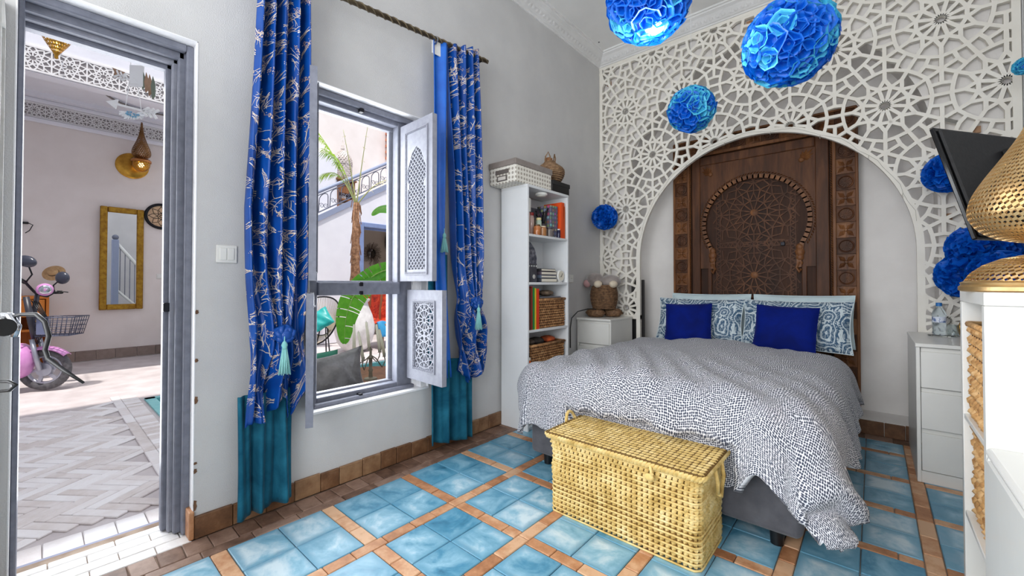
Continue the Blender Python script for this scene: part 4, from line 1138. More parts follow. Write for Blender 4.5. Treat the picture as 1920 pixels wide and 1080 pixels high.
def woven_box(label, x0, x1, y0, y1, z0, z1, faces, row=.02, step=.026, m=None, name='woven_basket', rim=True, group=None, slant=.5):
    o = thing(name, label, 'basket', ((x0+x1)/2, (y0+y1)/2, z0), 0, group); m = m or M_SEAG
    MB().box(x0+.006, x1-.006, y0+.006, y1-.006, z0, z1-.01).build('core', M_SEAGD, o)
    nr = int((z1-z0)/row)
    wv = MB()
    for f in faces:
        if f == '+x': A, Bp, nn, org = V(0, 1, 0), y1-y0, V(1, 0, 0), V(x1-.006, y0, 0)
        elif f == '-y': A, Bp, nn, org = V(1, 0, 0), x1-x0, V(0, -1, 0), V(x0, y0+.006, 0)
        elif f == '-x': A, Bp, nn, org = V(0, -1, 0), y1-y0, V(-1, 0, 0), V(x0+.006, y1, 0)
        elif f == '+y': A, Bp, nn, org = V(-1, 0, 0), x1-x0, V(0, 1, 0), V(x1, y1-.006, 0)
        k = int(Bp/step)
        for r in range(nr):
            z = z0+row*(r+.5)*(z1-z0)/(nr*row)
            for i in range(k):
                s = (-1) ** r*slant; d = (A+V(0, 0, s)).normalized(); p = V(0, 0, 1)-d*d.z
                stitch(wv, org+A*((i+.5)*Bp/k)+V(0, 0, z), d, p.normalized(), nn, step*1.35, row*.85, .012+R.uniform(-.002, .003))
    wv.build('weave', m, o, smooth=True)['kind'] = 'stuff'
    if rim:
        rr = .011
        MB().tube([(x0, y0, z1), (x1, y0, z1), (x1, y1, z1), (x0, y1, z1)], rr, 8, True).build('rim', m, o, smooth=True)
    return o
woven_box('brown seagrass basket on the third bookshelf level', .06, .278, -1.490, -1.115, z, z+.235, ('+x', '-y'))
o = MB().cbox(.09, .27, -1.46, -1.16, z+.245, z+.258, .004).build('tablet', plain('tablet_grey', (120, 120, 126), None, .3)); tag(o, 'flat grey tablet lying on the upper seagrass basket', 'tablet')
o = MB().ball((.17, -1.25, z+.285), .05, 12, 8, sc=(1.2, 1.6, .55)).build('cloth_bundle', plain('beige_cloth', (150, 128, 106), (96, 80, 66), .9, scale=30, bump=.4), None, True); tag(o, 'crumpled beige cloth on the upper seagrass basket', 'cloth')
z = SH[1]
woven_box('brown seagrass basket on the fourth bookshelf level', .04, .282, -1.600, -1.130, z, z+.245, ('+x', '-y'))
for k, (yy, col, lab) in enumerate(((-1.53, (112, 96, 84), 'grey brown cloth heaped in the lower basket'), (-1.40, (70, 62, 58), 'dark cloth heaped in the lower basket'), (-1.24, (206, 92, 44), 'orange cloth heaped in the lower basket'))):
    o = MB().ball((.18, yy, z+.262), .055, 12, 8, sc=(1.2, 1.4, .55)).build('cloth_bundle', plain('cloth%d' % k, col, tuple(int(v*.6) for v in col), .9, scale=30, bump=.4), None, True); tag(o, lab, 'cloth')
jar('orange medicine bottle beside the lower basket', .285, -1.625, z, .014, .16, (204, 92, 36), (232, 226, 216), 'small_bottle')
z = SH[0]
dr = thing('drawer_box', 'grey box with black grip slots at the foot of the bookshelf', 'box', (.16, -1.37, z))
MB().cbox(.04, .288, -1.635, -1.115, z, z+.33, .004).build('carton', plain('pale_grey_card', (176, 178, 184), None, .6), dr)
for y in (-1.60, -1.40):
    for zz in (.05, .29): MB().cbox(.2875, .2905, y, y+.11, z+zz, z+zz+.022, .001).build('grip_slot', M_BLACK, dr)
# on top of the shelf
z = SZ
t = NT('dotted_box_fabric'); v = t.coord('Object'); 
d = t.voro(v, 29.6, 'F1', 0.10); t.set(Color=t.mix(t.ramp(d, [(.28, 1.0), (.36, 0.0)]), (232, 228, 218), (170, 162, 150)), Roughness=.8); M_DOTBOX = t.m
M_TAUPE = m_fabric('taupe_fabric', (142, 132, 126), (128, 118, 112))
sb = thing('storage_box', 'cream dotted fabric storage box with a taupe lid on the bookshelf', 'box', (.15, -1.55, z), 0)
MB().cbox(.012, .285, -1.785, -1.325, z, z+.135, .004).build('body', M_DOTBOX, sb)
MB().cbox(.004, .293, -1.795, -1.315, z+.13, z+.178, .005).build('lid', M_TAUPE, sb)
b = MB().cbox(.09, .20, -1.790, -1.784, z+.018, z+.062, .002); lh = b.build('label_holder', plain('dark_taupe', (104, 96, 92), None, .7), sb)
MB().cbox(.105, .185, -1.7915, -1.789, z+.027, z+.053, .001).build('label_card', plain('card', (214, 208, 200), None, .7), lh)
MB().cbox(.075, .215, -1.792, -1.784, z+.075, z+.108, .003).build('pull_tab', plain('dark_taupe', (104, 96, 92), None, .7), sb)
o = thing('black_box', 'black lidded box beside the storage box on the bookshelf', 'box', (.15, -1.2, z))
MB().cbox(.06, .285, -1.312, -1.05, z, z+.085, .004).build('body', M_BLACK, o); MB().cbox(.055, .291, -1.3125, -1.045, z+.062, z+.10, .004).build('lid', plain('black_card', (30, 29, 30), None, .5), o)
wv = thing('woven_vase', 'brown coiled rope basket with handles on the black box', 'basket', (.17, -1.19, z+.10))
M_ROPE = m_straw('coiled_rope', [(.3, (92, 68, 48)), (.5, (134, 104, 76)), (.72, (172, 140, 106))], 40)
for k in range(13):
    f = k/12; r = .085+.042*sin(pi*min(1, f*1.12)*.92)-(.055*max(0, f-.62)/.38); 
    MB().tube([(.17+r*cos(2*pi*i/28), -1.19+r*sin(2*pi*i/28), z+.108+.0155*k) for i in range(28)], .0085, 6, True).build('coil', M_ROPE, wv, smooth=True)
for s in (-1, 1):
    MB().tube([(.17, -1.19+s*.05, z+.28), (.17, -1.19+s*.062, z+.33), (.17+.02, -1.19+s*.048, z+.372), (.17+.035, -1.19+s*.04, z+.33), (.17+.03, -1.19+s*.035, z+.28)], .006, 6).build('handle', M_ROPE, wv, smooth=True)
MB().cbox(.13, .185, -1.215, -1.165, z+.27, z+.335, .004).build('leather_patch', plain('tan_leather', (160, 110, 70), None, .6), wv)

# ------------------------------------------------------------------ nightstand with basket figure
def drawer_unit(name, label, x0, x1, y0, y1, zt, fronts, m=M_WHITE):
    o = thing(name, label, 'nightstand' if name == 'nightstand' else 'chest of drawers', ((x0+x1)/2, (y0+y1)/2, 0))
    for x in (x0, x1-.018): MB().cbox(x, x+.018, y0+.004, y1, 0, zt-.022, .002).build('side_panel', m, o)
    MB().cbox(x0-.003, x1+.003, y0-.006, y1, zt-.022, zt, .003).build('top', m, o)
    MB().box(x0+.018, x1-.018, y1-.01, y1-.004, .02, zt-.03).build('back', m, o)
    MB().cbox(x0+.018, x1-.018, y0+.006, y0+.022, .0, fronts[-1][0]-.004, .002).build('plinth', m, o)
    for (z0, z1) in fronts:
        d = MB(); d.cbox(x0+.020, x1-.020, y0+.002, y0+.02, z0, z1-.022, .002)
        dd_ = d.build('drawer', m, o)
        MB().add([(x0+.020, y0+.002, z1-.022), (x1-.020, y0+.002, z1-.022), (x1-.020, y0+.02, z1-.004), (x0+.020, y0+.02, z1-.004), (x0+.020, y0+.022, z1-.022), (x1-.020, y0+.022, z1-.022)], [(0, 1, 2, 3), (0, 4, 5, 1), (3, 2, 5, 4), (0, 3, 4), (1, 5, 2)])
        g_ = MB(); g_.box(x0+.021, x1-.021, y0+.021, y0+.024, z0, z1-.001); g_.build('finger_grip', m, dd_)
    return o
drawer_unit('nightstand', 'white nightstand left of the bed below the lattice', .018, .400, -.505, -.03, .800, [(.545, .775), (.31, .54), (.075, .305)])
DRS = drawer_unit('chest_of_drawers', 'white three-drawer chest right of the bed below the lattice', 2.505, 2.905, -.790, -.015, .803, [(.548, .778), (.312, .544), (.072, .308)])
z = .800
M_WICK = m_straw('dark_wicker', [(.3, (74, 52, 36)), (.5, (112, 82, 56)), (.72, (146, 112, 80))], 50)
bf = thing('wicker_pot', 'round dark wicker pot on a ring base on the left nightstand', 'pot', (.20, -.25, z))
for k in range(15):
    f = k/14; r = .098+.038*sin(pi*(.12+.72*f)); MB().tube([(.19+r*cos(2*pi*i/30), -.25+r*sin(2*pi*i/30), z+.095+.0165*k) for i in range(30)], .0095, 6, True).build('coil', M_WICK, bf, smooth=True)
MB().lathe([(.10, .085), (.13, .2), (.118, .33), (.001, .325)], 24, tr(.19, -.25, z), cap=False).build('liner', M_SEAGD, bf, smooth=True)
for s, sc_ in ((-1, 1.0), (1, 1.0)):
    MB().lathe([(.001, -.045), (.05, -.04), (.075, 0), (.05, .04), (.001, .045)], 18, tr(.19+s*.062, -.25+s*.07, z+.046) @ Matrix.Diagonal((1.5, 1.15, 1, 1)), cap=False).build('foot', M_WICK, bf, smooth=True)
ty = thing('plush_toy', 'grey plush toy with cream paws lying in the wicker pot', 'toy', (.19, -.25, z+.33))
M_PLUSH = m_fabric('grey_plush', (128, 118, 114), (164, 154, 150), bs=300, sheen=.5)
MB().ball((.115, -.31, z+.392), .088, 16, 10, sc=(1, 1, .85)).build('head', M_PLUSH, ty, smooth=True)
MB().ball((.25, -.22, z+.372), .100, 16, 10, sc=(1.1, 1.1, .7)).build('body', M_PLUSH, ty, smooth=True)
for (x, y) in ((.185, -.365), (.315, -.285)): MB().ball((x, y, z+.343), .042, 12, 8, sc=(1.0, 1.25, .9)).build('paw', plain('cream_plush', (222, 208, 186), None, .9), ty, smooth=True)
MB().ball((.055, -.36, z+.35), .042, 10, 8).build('ear', plain('pinkish_plush', (190, 150, 150), None, .9), ty, smooth=True)
cb = MB().tube([(.012, -.62, .50), (.012, -.62, .70), (.016, -.60, .80), (.05, -.54, .865), (.12, -.46, .89), (.17, -.38, .885)], .0055, 6); single('cable', 'black cable hanging from the wall beside the nightstand', 'cable', cb, M_BLACK, True)

# on the right chest
wb = thing('water_bottle', 'clear plastic water bottle with a blue cap on the right chest', 'bottle', (2.65, -.25, .803)); p = (2.648, -.235, .812)
t = NT('clear_plastic'); t.set(Color=(228, 240, 248), Roughness=.06, Transmission_Weight=.92, IOR=1.15); M_PET = t.m
MB().lathe([(.030, 0), (.034, .006), (.034, .012), (.031, .03), (.034, .04), (.031, .055), (.034, .065), (.034, .12), (.036, .125), (.036, .135), (.030, .155), (.016, .178), (.013, .182), (.013, .19)], 20, tr(*p), cap=False).build('body', M_PET, wb, smooth=True, angle=50)
MB().lathe([(.015, .188), (.0155, .192), (.0155, .208), (.013, .211), (.001, .211)], 18, tr(*p), cap=False).build('cap', plain('cap_blue', (50, 120, 190), None, .4), wb, smooth=True, angle=40)
t = NT('bottle_label_print'); v = t.coord('Object', (1, 1, 1)); t.set(Color=t.ramp(t.noise(v, 46, 2), [(.44, (108, 130, 176)), (.52, (220, 226, 238))]), Roughness=.35)
MB().lathe([(.0345, .082), (.0345, .118)], 20, tr(*p), cap=False).build('label', t.m, wb, smooth=True)
o = MB().lathe([(.001, 0), (.066, 0), (.07, .006), (.066, .009), (.001, .007)], 28, tr(2.66, -.235, .8035), cap=False); single('glass_coaster', 'round glass coaster below the water bottle', 'coaster', o, M_GLASS, True)
o = MB().lathe([(.025, 0), (.033, .004), (.034, .075), (.031, .075), (.030, .008), (.001, .006)], 22, tr(2.715, -.185, .8035), cap=False); single('drinking_glass', 'small clear glass right of the water bottle', 'glass', o, M_GLASS, True)
o = MB().lathe([(.020, 0), (.040, .02), (.048, .05), (.040, .085), (.02, .11), (.013, .14), (.017, .155), (.013, .156)], 22, tr(2.79, -.13, .8035)); single('brass_vase', 'small round brass vase at the back of the right chest', 'vase', o, M_BRASSD, True)
# ------------------------------------------------------------------ white cube shelf on the right with seagrass boxes
KX0, KX1, KY0, KY1, KZ = 2.572, 2.965, -2.290, -1.830, 1.123
ks = thing('cube_shelf', 'white open cube shelf at the right edge carrying the brass lamp', 'shelf', ((KX0+KX1)/2, (KY0+KY1)/2, 0))
MB().cbox(KX0, KX1, KY0, KY1, KZ-.040, KZ, .002).build('top_panel', M_WHITE, ks)
MB().cbox(KX0, KX1, KY0, KY0+.038, 0, KZ-.041, .002).build('side_panel', M_WHITE, ks); MB().cbox(KX0, KX1, KY1-.038, KY1, 0, KZ-.041, .002).build('side_panel', M_WHITE, ks)
for z in (.664, .304, .04): MB().cbox(KX0+.002, KX1, KY0+.039, KY1-.039, z-.018, z, .002).build('shelf', M_WHITE, ks)
MB().box(KX1-.012, KX1-.004, KY0+.04, KY1-.04, .03, KZ-.045).build('back_panel', M_WHITE, ks)
M_SEAGL = m_straw('light_water_hyacinth', [(.3, (164, 112, 62)), (.5, (214, 164, 104)), (.72, (240, 200, 146))], 24)
woven_box('chunky straw-coloured woven box in the upper cube of the white shelf', KX0+.014, KX1-.03, KY0+.055, KY1-.055, .665, .665+.335, ('-x', '-y', '+y'), .034, .042, M_SEAGL, slant=.7)
woven_box('chunky straw-coloured woven box in the middle cube of the white shelf', KX0+.022, KX1-.03, KY0+.055, KY1-.055, .305, .305+.315, ('-x', '-y', '+y'), .034, .042, M_SEAGL, slant=.7)
lc = thing('low_cabinet', 'low white cabinet in front of the cube shelf at the right edge', 'cabinet', (2.77, -2.75, 0))
MB().cbox(KX0-.004, KX1, -3.28, KY0-.003, .636, .664, .010).build('top_panel', M_WHITE, lc, bevel=.004)
for y in (-3.28, KY0-.024): MB().cbox(KX0, KX1, y, y+.02, 0, .635, .002).build('side_panel', M_WHITE, lc)
for k in range(2): 
    a = -3.258+k*.488; dd_ = MB().cbox(KX0-.002, KX0+.016, a, a+.482, .06, .630, .006).build('door', M_WHITE, lc)
MB().box(KX1-.012, KX1-.004, -3.26, KY0-.03, .05, .63).build('back_panel', M_WHITE, lc); MB().cbox(KX0+.03, KX1, -3.26, KY0-.03, .035, .055, .002).build('shelf', M_WHITE, lc)

# ------------------------------------------------------------------ pierced brass lamp
def pierced(prof, nu, nv, th, hole=.62, seed=1, c=(0, 0, 0)):
    """surface of revolution cut with lens-shaped holes: a diagonal mesh of brass webs"""
    mb = MB(); tot = [0]
    for (a, b_) in zip(prof, prof[1:]): tot.append(tot[-1]+sqrt((b_[0]-a[0])**2+(b_[1]-a[1])**2))
    def at(s):
        s *= tot[-1]
        for i in range(len(prof)-1):
            if s <= tot[i+1]+1e-9:
                f = (s-tot[i])/max(1e-9, tot[i+1]-tot[i]); return prof[i][0]+(prof[i+1][0]-prof[i][0])*f, prof[i][1]+(prof[i+1][1]-prof[i][1])*f
        return prof[-1]
    def pt(u, v, k=1.0):
        r, z = at(min(max(v, 0), 1)); r *= k; a = 2*pi*u; return V(c[0]+r*cos(a), c[1]+r*sin(a), c[2]+z)
    for j in range(nv):
        for i in range(nu):
            off = .5 if j % 2 else 0; u0 = (i+off)/nu; cu, cv = u0+.5/nu, (j+.5)/nv
            # cell = quad with a rotated rhombic hole in it
            q = [(u0, j/nv), (u0+1/nu, j/nv), (u0+1/nu, (j+1)/nv), (u0, (j+1)/nv)]
            tilt = .35*sin(i*2.1+j*1.3+seed)
            h = [(cu+(-hole*.30+tilt*.12)/nu, cv-hole*.62/nv*.92), (cu+hole*.62/nu*.92, cv-(tilt*.2)/nv), (cu+(hole*.30-tilt*.12)/nu, cv+hole*.62/nv*.92), (cu-hole*.62/nu*.92, cv+(tilt*.2)/nv)]
            b0 = len(mb.v)
            mb.v += [tuple(pt(*x)) for x in q]+[tuple(pt(*x)) for x in h]
            mb.f += [(b0+k, b0+(k+1) % 4, b0+4+(k+1) % 4, b0+4+k) for k in range(4)]
    return mb
lp = thing('brass_table_lamp', 'large pierced brass table lamp with a teardrop top on the white shelf', 'lamp', (2.74, -2.055, KZ)); lc0 = (2.740, -2.055, KZ)
rim = MB().lathe([(.188, 0), (.196, .004), (.196, .016), (.190, .022), (.192, .030), (.180, .036)], 48, tr(*lc0)); rim.build('base_ring', M_BRASS, lp, smooth=True, angle=40)
pierced([(.182, .034), (.168, .060), (.138, .088), (.098, .108), (.055, .118), (.03, .122)], 64, 12, .002, .80, 2, lc0).build('dome', M_BRASS, lp, solid=.002)
MB().lathe([(.030, .118), (.022, .130), (.020, .145), (.030, .155), (.040, .160)], 24, tr(*lc0)).build('neck', M_BRASS, lp, smooth=True)
td = [(.040, .158), (.095, .172), (.140, .200), (.166, .240), (.172, .275), (.160, .325), (.132, .38), (.095, .44), (.06, .50), (.034, .56), (.018, .62), (.010, .68)]
def smooth_prof(p, n=4):
    out = []
    for i in range(len(p)-1):
        p0, p1, p2, p3 = p[max(i-1, 0)], p[i], p[i+1], p[min(i+2, len(p)-1)]
        for k in range(n):
            t = k/n; out.append(tuple(.5*((2*p1[d])+(-p0[d]+p2[d])*t+(2*p0[d]-5*p1[d]+4*p2[d]-p3[d])*t*t+(-p0[d]+3*p1[d]-3*p2[d]+p3[d])*t**3) for d in (0, 1)))
    return out+[p[-1]]
pierced(smooth_prof(td), 72, 40, .002, .80, 5, lc0).build('teardrop', M_BRASS, lp, solid=.002)
MB().ball((lc0[0], lc0[1], KZ+.69), .016, 12, 8).build('finial', M_BRASS, lp, smooth=True)

# ------------------------------------------------------------------ television seen from behind on its wall arm
tv = thing('television', 'black flat television seen from behind, tilted on its wall arm', 'television', (2.75, -1.35, 1.33))
TLc, BLc = V(2.523, -1.632, 1.824), V(2.634, -1.710, 1.328); ex = V(.575, .818, 0).normalized(); ez = (TLc-BLc); hh = ez.length; ez.normalize(); en = ex.cross(ez).normalized()
if en.y > 0: en = -en       # towards the camera = back of the set
MT = frame(BLc, ex, ez, en); tw = .82
M_TVB = plain('tv_black', (26, 26, 28), (38, 38, 40), .45, scale=60, bump=.08)
MB().cbox(0, tw, 0, hh, -.018, .0, .004, MT).build('bezel', plain('gloss_black', (16, 16, 18), None, .12), tv)
MB().cbox(.012, tw-.012, .010, hh-.014, -.001, .012, .006, MT).build('back_shell', M_TVB, tv)
MB().cbox(.30, tw-.06, .05, hh-.22, .010, .024, .010, MT).build('electronics_hump', M_TVB, tv, bevel=.006)
MB().cbox(tw*.42, tw*.72, hh*.50, hh*.82, .011, .040, .006, MT).build('mount_plate', plain('matt_black', (18, 18, 19), None, .6), tv)
b = MB(); pm = MT @ V(tw*.55, hh*.55, .06); b.tube([pm, pm+V(.10, -.06, 0), V(XR-.02, -1.35, 1.6)], .018, 10); b.build('wall_arm', M_BLACK, tv, smooth=True)
MB().cbox(XR-.02, XR-.001, -1.43, -1.27, 1.48, 1.72, .004).build('wall_plate', M_BLACK, tv)
MB().box(.02, tw-.02, .02, hh-.02, -.0195, -.0185, MT).build('screen', plain('screen_glass', (8, 8, 10), None, .06), tv)

# ------------------------------------------------------------------ paper rose balls and tissue pompoms
def m_paper(name, c, c2, tr_=.25):
    t = NT(name); v = t.coord('Object', (1, 1, 1), True); t.set(Color=t.ramp(t.noise(v, 20, 3), [(.3, c), (.7, c2)]), Roughness=.45)
    tl = t.n('ShaderNodeBsdfTranslucent'); tl.inputs[0].default_value = lin(c2); mx = t.n('ShaderNodeMixShader'); mx.inputs[0].default_value = tr_
    out = t.t.nodes['Material Output']; t.l(t.b.outputs[0], mx.inputs[1]); t.l(tl.outputs[0], mx.inputs[2]); t.l(mx.outputs[0], out.inputs[0]); return t.m
M_COB = m_paper('cobalt_paper', (0, 84, 196), (8, 122, 230)); M_CYAN = m_paper('cyan_paper', (40, 176, 226), (104, 216, 242))
def rose_mesh(name, m, seed):
    rr = random.Random(seed); mb = MB()
    for k, (r, h) in enumerate(((1.0, .46), (.45, .60))):
        ph = rr.uniform(0, 6); n = 5 if k < 2 else 4
        def wob(a, z, ph=ph, n=n): return 1+.13*sin(n*a+ph)*z*1.6+.05*sin(9*a+ph)*z
        mb.lathe([(r*.28, -.1), (r*.62, .10*h), (r*.86, .55*h), (r*.96, h), (r*1.08, h*1.02)], 14, None, False, wob=wob)
    return mb.mesh(name, m, True)
ROSES = {c: [rose_mesh('paper_rose', m, s) for s in (1, 2, 3)] for c, m in (('d', M_COB), ('l', M_CYAN))}
def rose_ball(label, c, r, n, light_frac, size, seed, lamp=None, cord_top=ZC):
    o = thing('rose_ball', label, 'decoration', (c[0], c[1], c[2]-r), 0, 'paper rose balls'); rr = random.Random(seed)
    MB().ball((0, 0, r), r*.80, 24, 16).build('core', M_COB, o, smooth=True, local=True)
    for i in range(n):
        z = 1-2*(i+.5)/n; a = i*2.399963; q = sqrt(1-z*z); d = V(q*cos(a), q*sin(a), z)
        s = size*rr.uniform(.85, 1.2); t = d.orthogonal().normalized(); t.rotate(Matrix.Rotation(rr.uniform(0, 6), 3, d)); b_ = d.cross(t); dt = (d+V(rr.uniform(-.15, .15), rr.uniform(-.15, .15), rr.uniform(-.15, .15))).normalized()
        t = (t-dt*t.dot(dt)).normalized(); b_ = dt.cross(t)
        me = ROSES['l' if rr.random() < light_frac else 'd'][rr.randrange(3)]
        inst('paper_rose', me, o, frame(V(0, 0, r)+d*(r-.62*s), t*s, b_*s, dt*s))
    MB().tube([(0, 0, 2*r-.01), (0, 0, cord_top-c[2]+r)], .0008, 5).build('thread', plain('nylon_thread', (220, 222, 226), None, .3), o, local=True)
    if lamp:
        lo = light('rose_ball_bulb', 'POINT', (c[0], c[1], c[2]-r-.03), lamp, color=(1, .86, .62), radius=.02)
    return o
rose_ball('large cobalt and cyan paper rose ball hanging before the lattice', (2.083, -2.263, 2.082), .158, 78, .36, .044, 3)
rose_ball('small cobalt and cyan paper rose ball hanging left of the large one', (1.47, -1.473, 2.245), .138, 52, .42, .047, 4)
rb3 = rose_ball('cobalt paper rose lamp cut by the top edge of the photo', (1.637, -2.525, 2.315), .165, 84, .12, .045, 5, None)
tm_ = NT('warm_bulb_glass'); tm_.set(Color=(255, 240, 200), Emission_Color=(255, 226, 160), Emission_Strength=9.0)
MB().ball((1.670, -2.545, 2.315-.142), .030, 14, 10, sc=(1.3, 1, .7)).build('bulb', tm_.m, rb3, smooth=True)
light('rose_lamp_glow', 'POINT', (1.67, -2.55, 2.06), 6, color=(1, .93, .84), radius=.06)
rose_ball('cyan paper rose ball peeking in at the right edge', (3.0, -.36, 2.43), .045, 22, 1.0, .024, 6)
M_TISS = m_paper('cobalt_tissue', (0, 86, 196), (8, 118, 228), .3)
def pompom(label, c, r, seed, n=190, sq=(1, 1, 1)):
    o = thing('tissue_pompom', label, 'pompom', (c[0], c[1], c[2]-r), 0, 'tissue pompoms'); rr = random.Random(seed); mb = MB()
    MB().ball((0, 0, r), r*.72, 16, 10, sc=sq).build('core', M_TISS, o, smooth=True, local=True)
    for i in range(n):
        z = 1-2*(i+.5)/n; a = i*2.399963+rr.uniform(-.2, .2); q = sqrt(1-z*z); d = V(q*cos(a)*sq[0], q*sin(a)*sq[1], z*sq[2])
        dn_ = d.normalized(); t = dn_.orthogonal().normalized(); t.rotate(Matrix.Rotation(rr.uniform(0, 6.3), 3, dn_)); b_ = dn_.cross(t)
        w = r*rr.uniform(.26, .40); ph = rr.uniform(0, 6); k1 = rr.uniform(.25, .6); base = len(mb.v); lift = rr.uniform(.88, 1.05)
        for jj in range(4):
            for ii in range(6):
                u, v = ii/5*2-1, jj/3
                p = d*(r*(.62+.38*v*lift))+t*(u*w*(.35+.75*v))+b_*(w*(.34*sin(u*5+ph)*v+k1*v*v*(1 if i % 2 else -1)+.3*u*u*v))-dn_*(abs(u)**2*w*.25*v)
                mb.v.append(tuple(p+V(0, 0, r)))
        for jj in range(3):
            for ii in range(5): mb.f.append((base+jj*6+ii, base+jj*6+ii+1, base+(jj+1)*6+ii+1, base+(jj+1)*6+ii))
    mb.build('tissue_petals', M_TISS, o, smooth=True, local=True)['kind'] = 'stuff'
    return o
pompom('blue tissue pompom in the corner above the left nightstand', (.158, -.17, 1.861), .135, 11)
pompom('blue tissue pompom half hidden behind the television', (2.705, -.14, 1.895), .130, 12)
pompom('upper blue tissue pompom of the cluster above the right chest', (2.862, -.19, 1.385), .165, 13, 230, (1.15, 1, .85))
pompom('lower left blue tissue pompom of the cluster above the right chest', (2.775, -.20, 1.205), .150, 14, 220)
pompom('lower right blue tissue pompom of the cluster behind the brass lamp', (2.885, -.42, 1.205), .140, 15, 220)

# ------------------------------------------------------------------ palm-leaf trunk at the foot of the bed
TX0, TX1, TY0, TY1, TZ = 1.060, 1.808, -2.445, -2.085, .378
M_PALM = m_straw('palm_straw', [(.25, (176, 142, 70)), (.45, (216, 184, 112)), (.62, (234, 208, 144)), (.8, (244, 226, 176))], 16)
tk = thing('straw_chest', 'straw-coloured woven palm chest with a lid at the foot of the bed', 'chest', ((TX0+TX1)/2, (TY0+TY1)/2, 0))
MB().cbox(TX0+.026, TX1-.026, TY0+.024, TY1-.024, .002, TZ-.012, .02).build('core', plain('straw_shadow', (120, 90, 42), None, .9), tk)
def rr_path(x0, x1, y0, y1, r, step):
    pts = []; per = [((x0+r, y0), (x1-r, y0)), ((x1-r, y0+r), None), ((x1, y0+r), (x1, y1-r)), ((x1-r, y1-r), None), ((x1-r, y1), (x0+r, y1)), ((x0+r, y1-r), None), ((x0, y1-r), (x0, y0+r)), ((x0+r, y0+r), None)]
    for k, (a, b_) in enumerate(per):
        if b_ is not None:
            L = sqrt((b_[0]-a[0])**2+(b_[1]-a[1])**2); n = max(1, round(L/step)); d = V((b_[0]-a[0])/L, (b_[1]-a[1])/L, 0)
            for i in range(n): pts.append((V(a[0], a[1], 0)+d*(L*(i+.5)/n), d, V(d.y, -d.x, 0)))
        else:
            a0 = -pi/2+(k//2)*pi/2; n = max(2, round(r*pi/2/step))
            for i in range(n):
                an = a0+pi/2*(i+.5)/n; nn = V(cos(an), sin(an), 0); pts.append((V(a[0], a[1], 0)+nn*r, V(-nn.y, nn.x, 0), nn))
    return pts
NR = 17; rh = (TZ-.004)/NR
for r in range(NR):
    fl_ = -.010*(1-r/NR)+.004*sin(r*.9); wv = MB(); z = .004+rh*(r+.5)
    for i, (p, d, nn) in enumerate(rr_path(TX0+.012-fl_-.012+.004, TX1-.004+fl_, TY0+.004-fl_, TY1-.004+fl_, .045, .0245)):
        dd_ = (d*.42+V(0, 0, 1)).normalized(); ac = (d-dd_*d.dot(dd_)).normalized()
        stitch(wv, p+V(0, 0, z)-nn*.012+nn*R.uniform(-.001, .002), dd_, ac, nn, rh*1.22, .0205, .0155)
    wv.tube([q[0]+V(0, 0, z-rh*.5)-nn_ for q, nn_ in [(q, q[2]*.012) for q in rr_path(TX0, TX1, TY0, TY1, .045, .03)]], .005, 5, True)
    wv.build('woven_row', M_PALM, tk, smooth=True)['kind'] = 'stuff'
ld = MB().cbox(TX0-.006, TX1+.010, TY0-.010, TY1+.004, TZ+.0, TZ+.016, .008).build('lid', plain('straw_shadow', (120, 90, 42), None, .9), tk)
nrow = 13
for j in range(nrow):
    wv = MB(); y = TY0+.004+(TY1-TY0-.012)*(j+.5)/nrow; n = 32
    for i in range(n):
        x = TX0+.004+(TX1-TX0)*(i+.5)/n
        stitch(wv, V(x+R.uniform(-.002, .002), y, TZ+.014), V(1, .10, 0).normalized(), V(0, 1, 0), V(0, 0, 1), .0300, .0280, .0075)
    wv.build('woven_row', M_PALM, ld, smooth=True)['kind'] = 'stuff'
wv = MB()
for (p, d, nn) in rr_path(TX0-.014, TX1+.018, TY0-.018, TY1+.012, .035, .017):
    dd_ = (d*.5+V(0, 0, 1)*.55+nn*.1).normalized(); stitch(wv, p+V(0, 0, TZ+.004)-nn*.006, dd_, (d-dd_*d.dot(dd_)).normalized(), (nn+V(0, 0, .5)).normalized(), .042, .0165, .012)
wv.build('lid_braid', M_PALM, ld, smooth=True)['kind'] = 'stuff'
def ring_handle(p, q, h, nrm):
    p, q = V(*p), V(*q); m_ = (p+q)/2; pts = []
    for k in range(13):
        a = pi*k/12; pts.append(m_+(p-m_)*cos(a)+V(0, 0, h*sin(a))+V(*nrm)*(.02*sin(a)))
    t_ = MB(); t_.tube(pts, .0085, 7)
    for s in (0, pi): t_.tube([pts[min(12, k)]+V(.006*cos(k*1.7+s), .006*sin(k*1.7+s), 0) for k in range(13)], .0055, 5)
    return t_
ring_handle((TX0-.012, TY1-.06, TZ-.02), (TX0-.012, TY1-.155, TZ-.02), .075, (-1, 0, 0)).build('handle', M_PALM, tk, smooth=True)
t_ = MB(); 
for s in (-.05, .05): t_.tube([(TX1+.014, (TY0+TY1)/2+s, TZ+.005), (TX1+.024, (TY0+TY1)/2+s*.9, TZ-.05), (TX1+.020, (TY0+TY1)/2+s*.6, TZ-.10)], .0085, 6)
t_.tube([(TX1+.020, (TY0+TY1)/2-.03, TZ-.10), (TX1+.024, (TY0+TY1)/2, TZ-.122), (TX1+.020, (TY0+TY1)/2+.03, TZ-.10)], .0085, 6)
t_.build('handle', M_PALM, tk, smooth=True)
t_ = MB(); t_.tube([(TX1-.20, TY0-.016, TZ+.012), (TX1-.19, TY0-.026, TZ-.03), (TX1-.205, TY0-.026, TZ-.045), (TX1-.185, TY0-.022, TZ-.02)], .006, 6); t_.ball((TX1-.20, TY0-.024, TZ-.04), .016, 10, 7, sc=(1.3, .8, 1)); t_.build('toggle', M_PALM, tk, smooth=True)
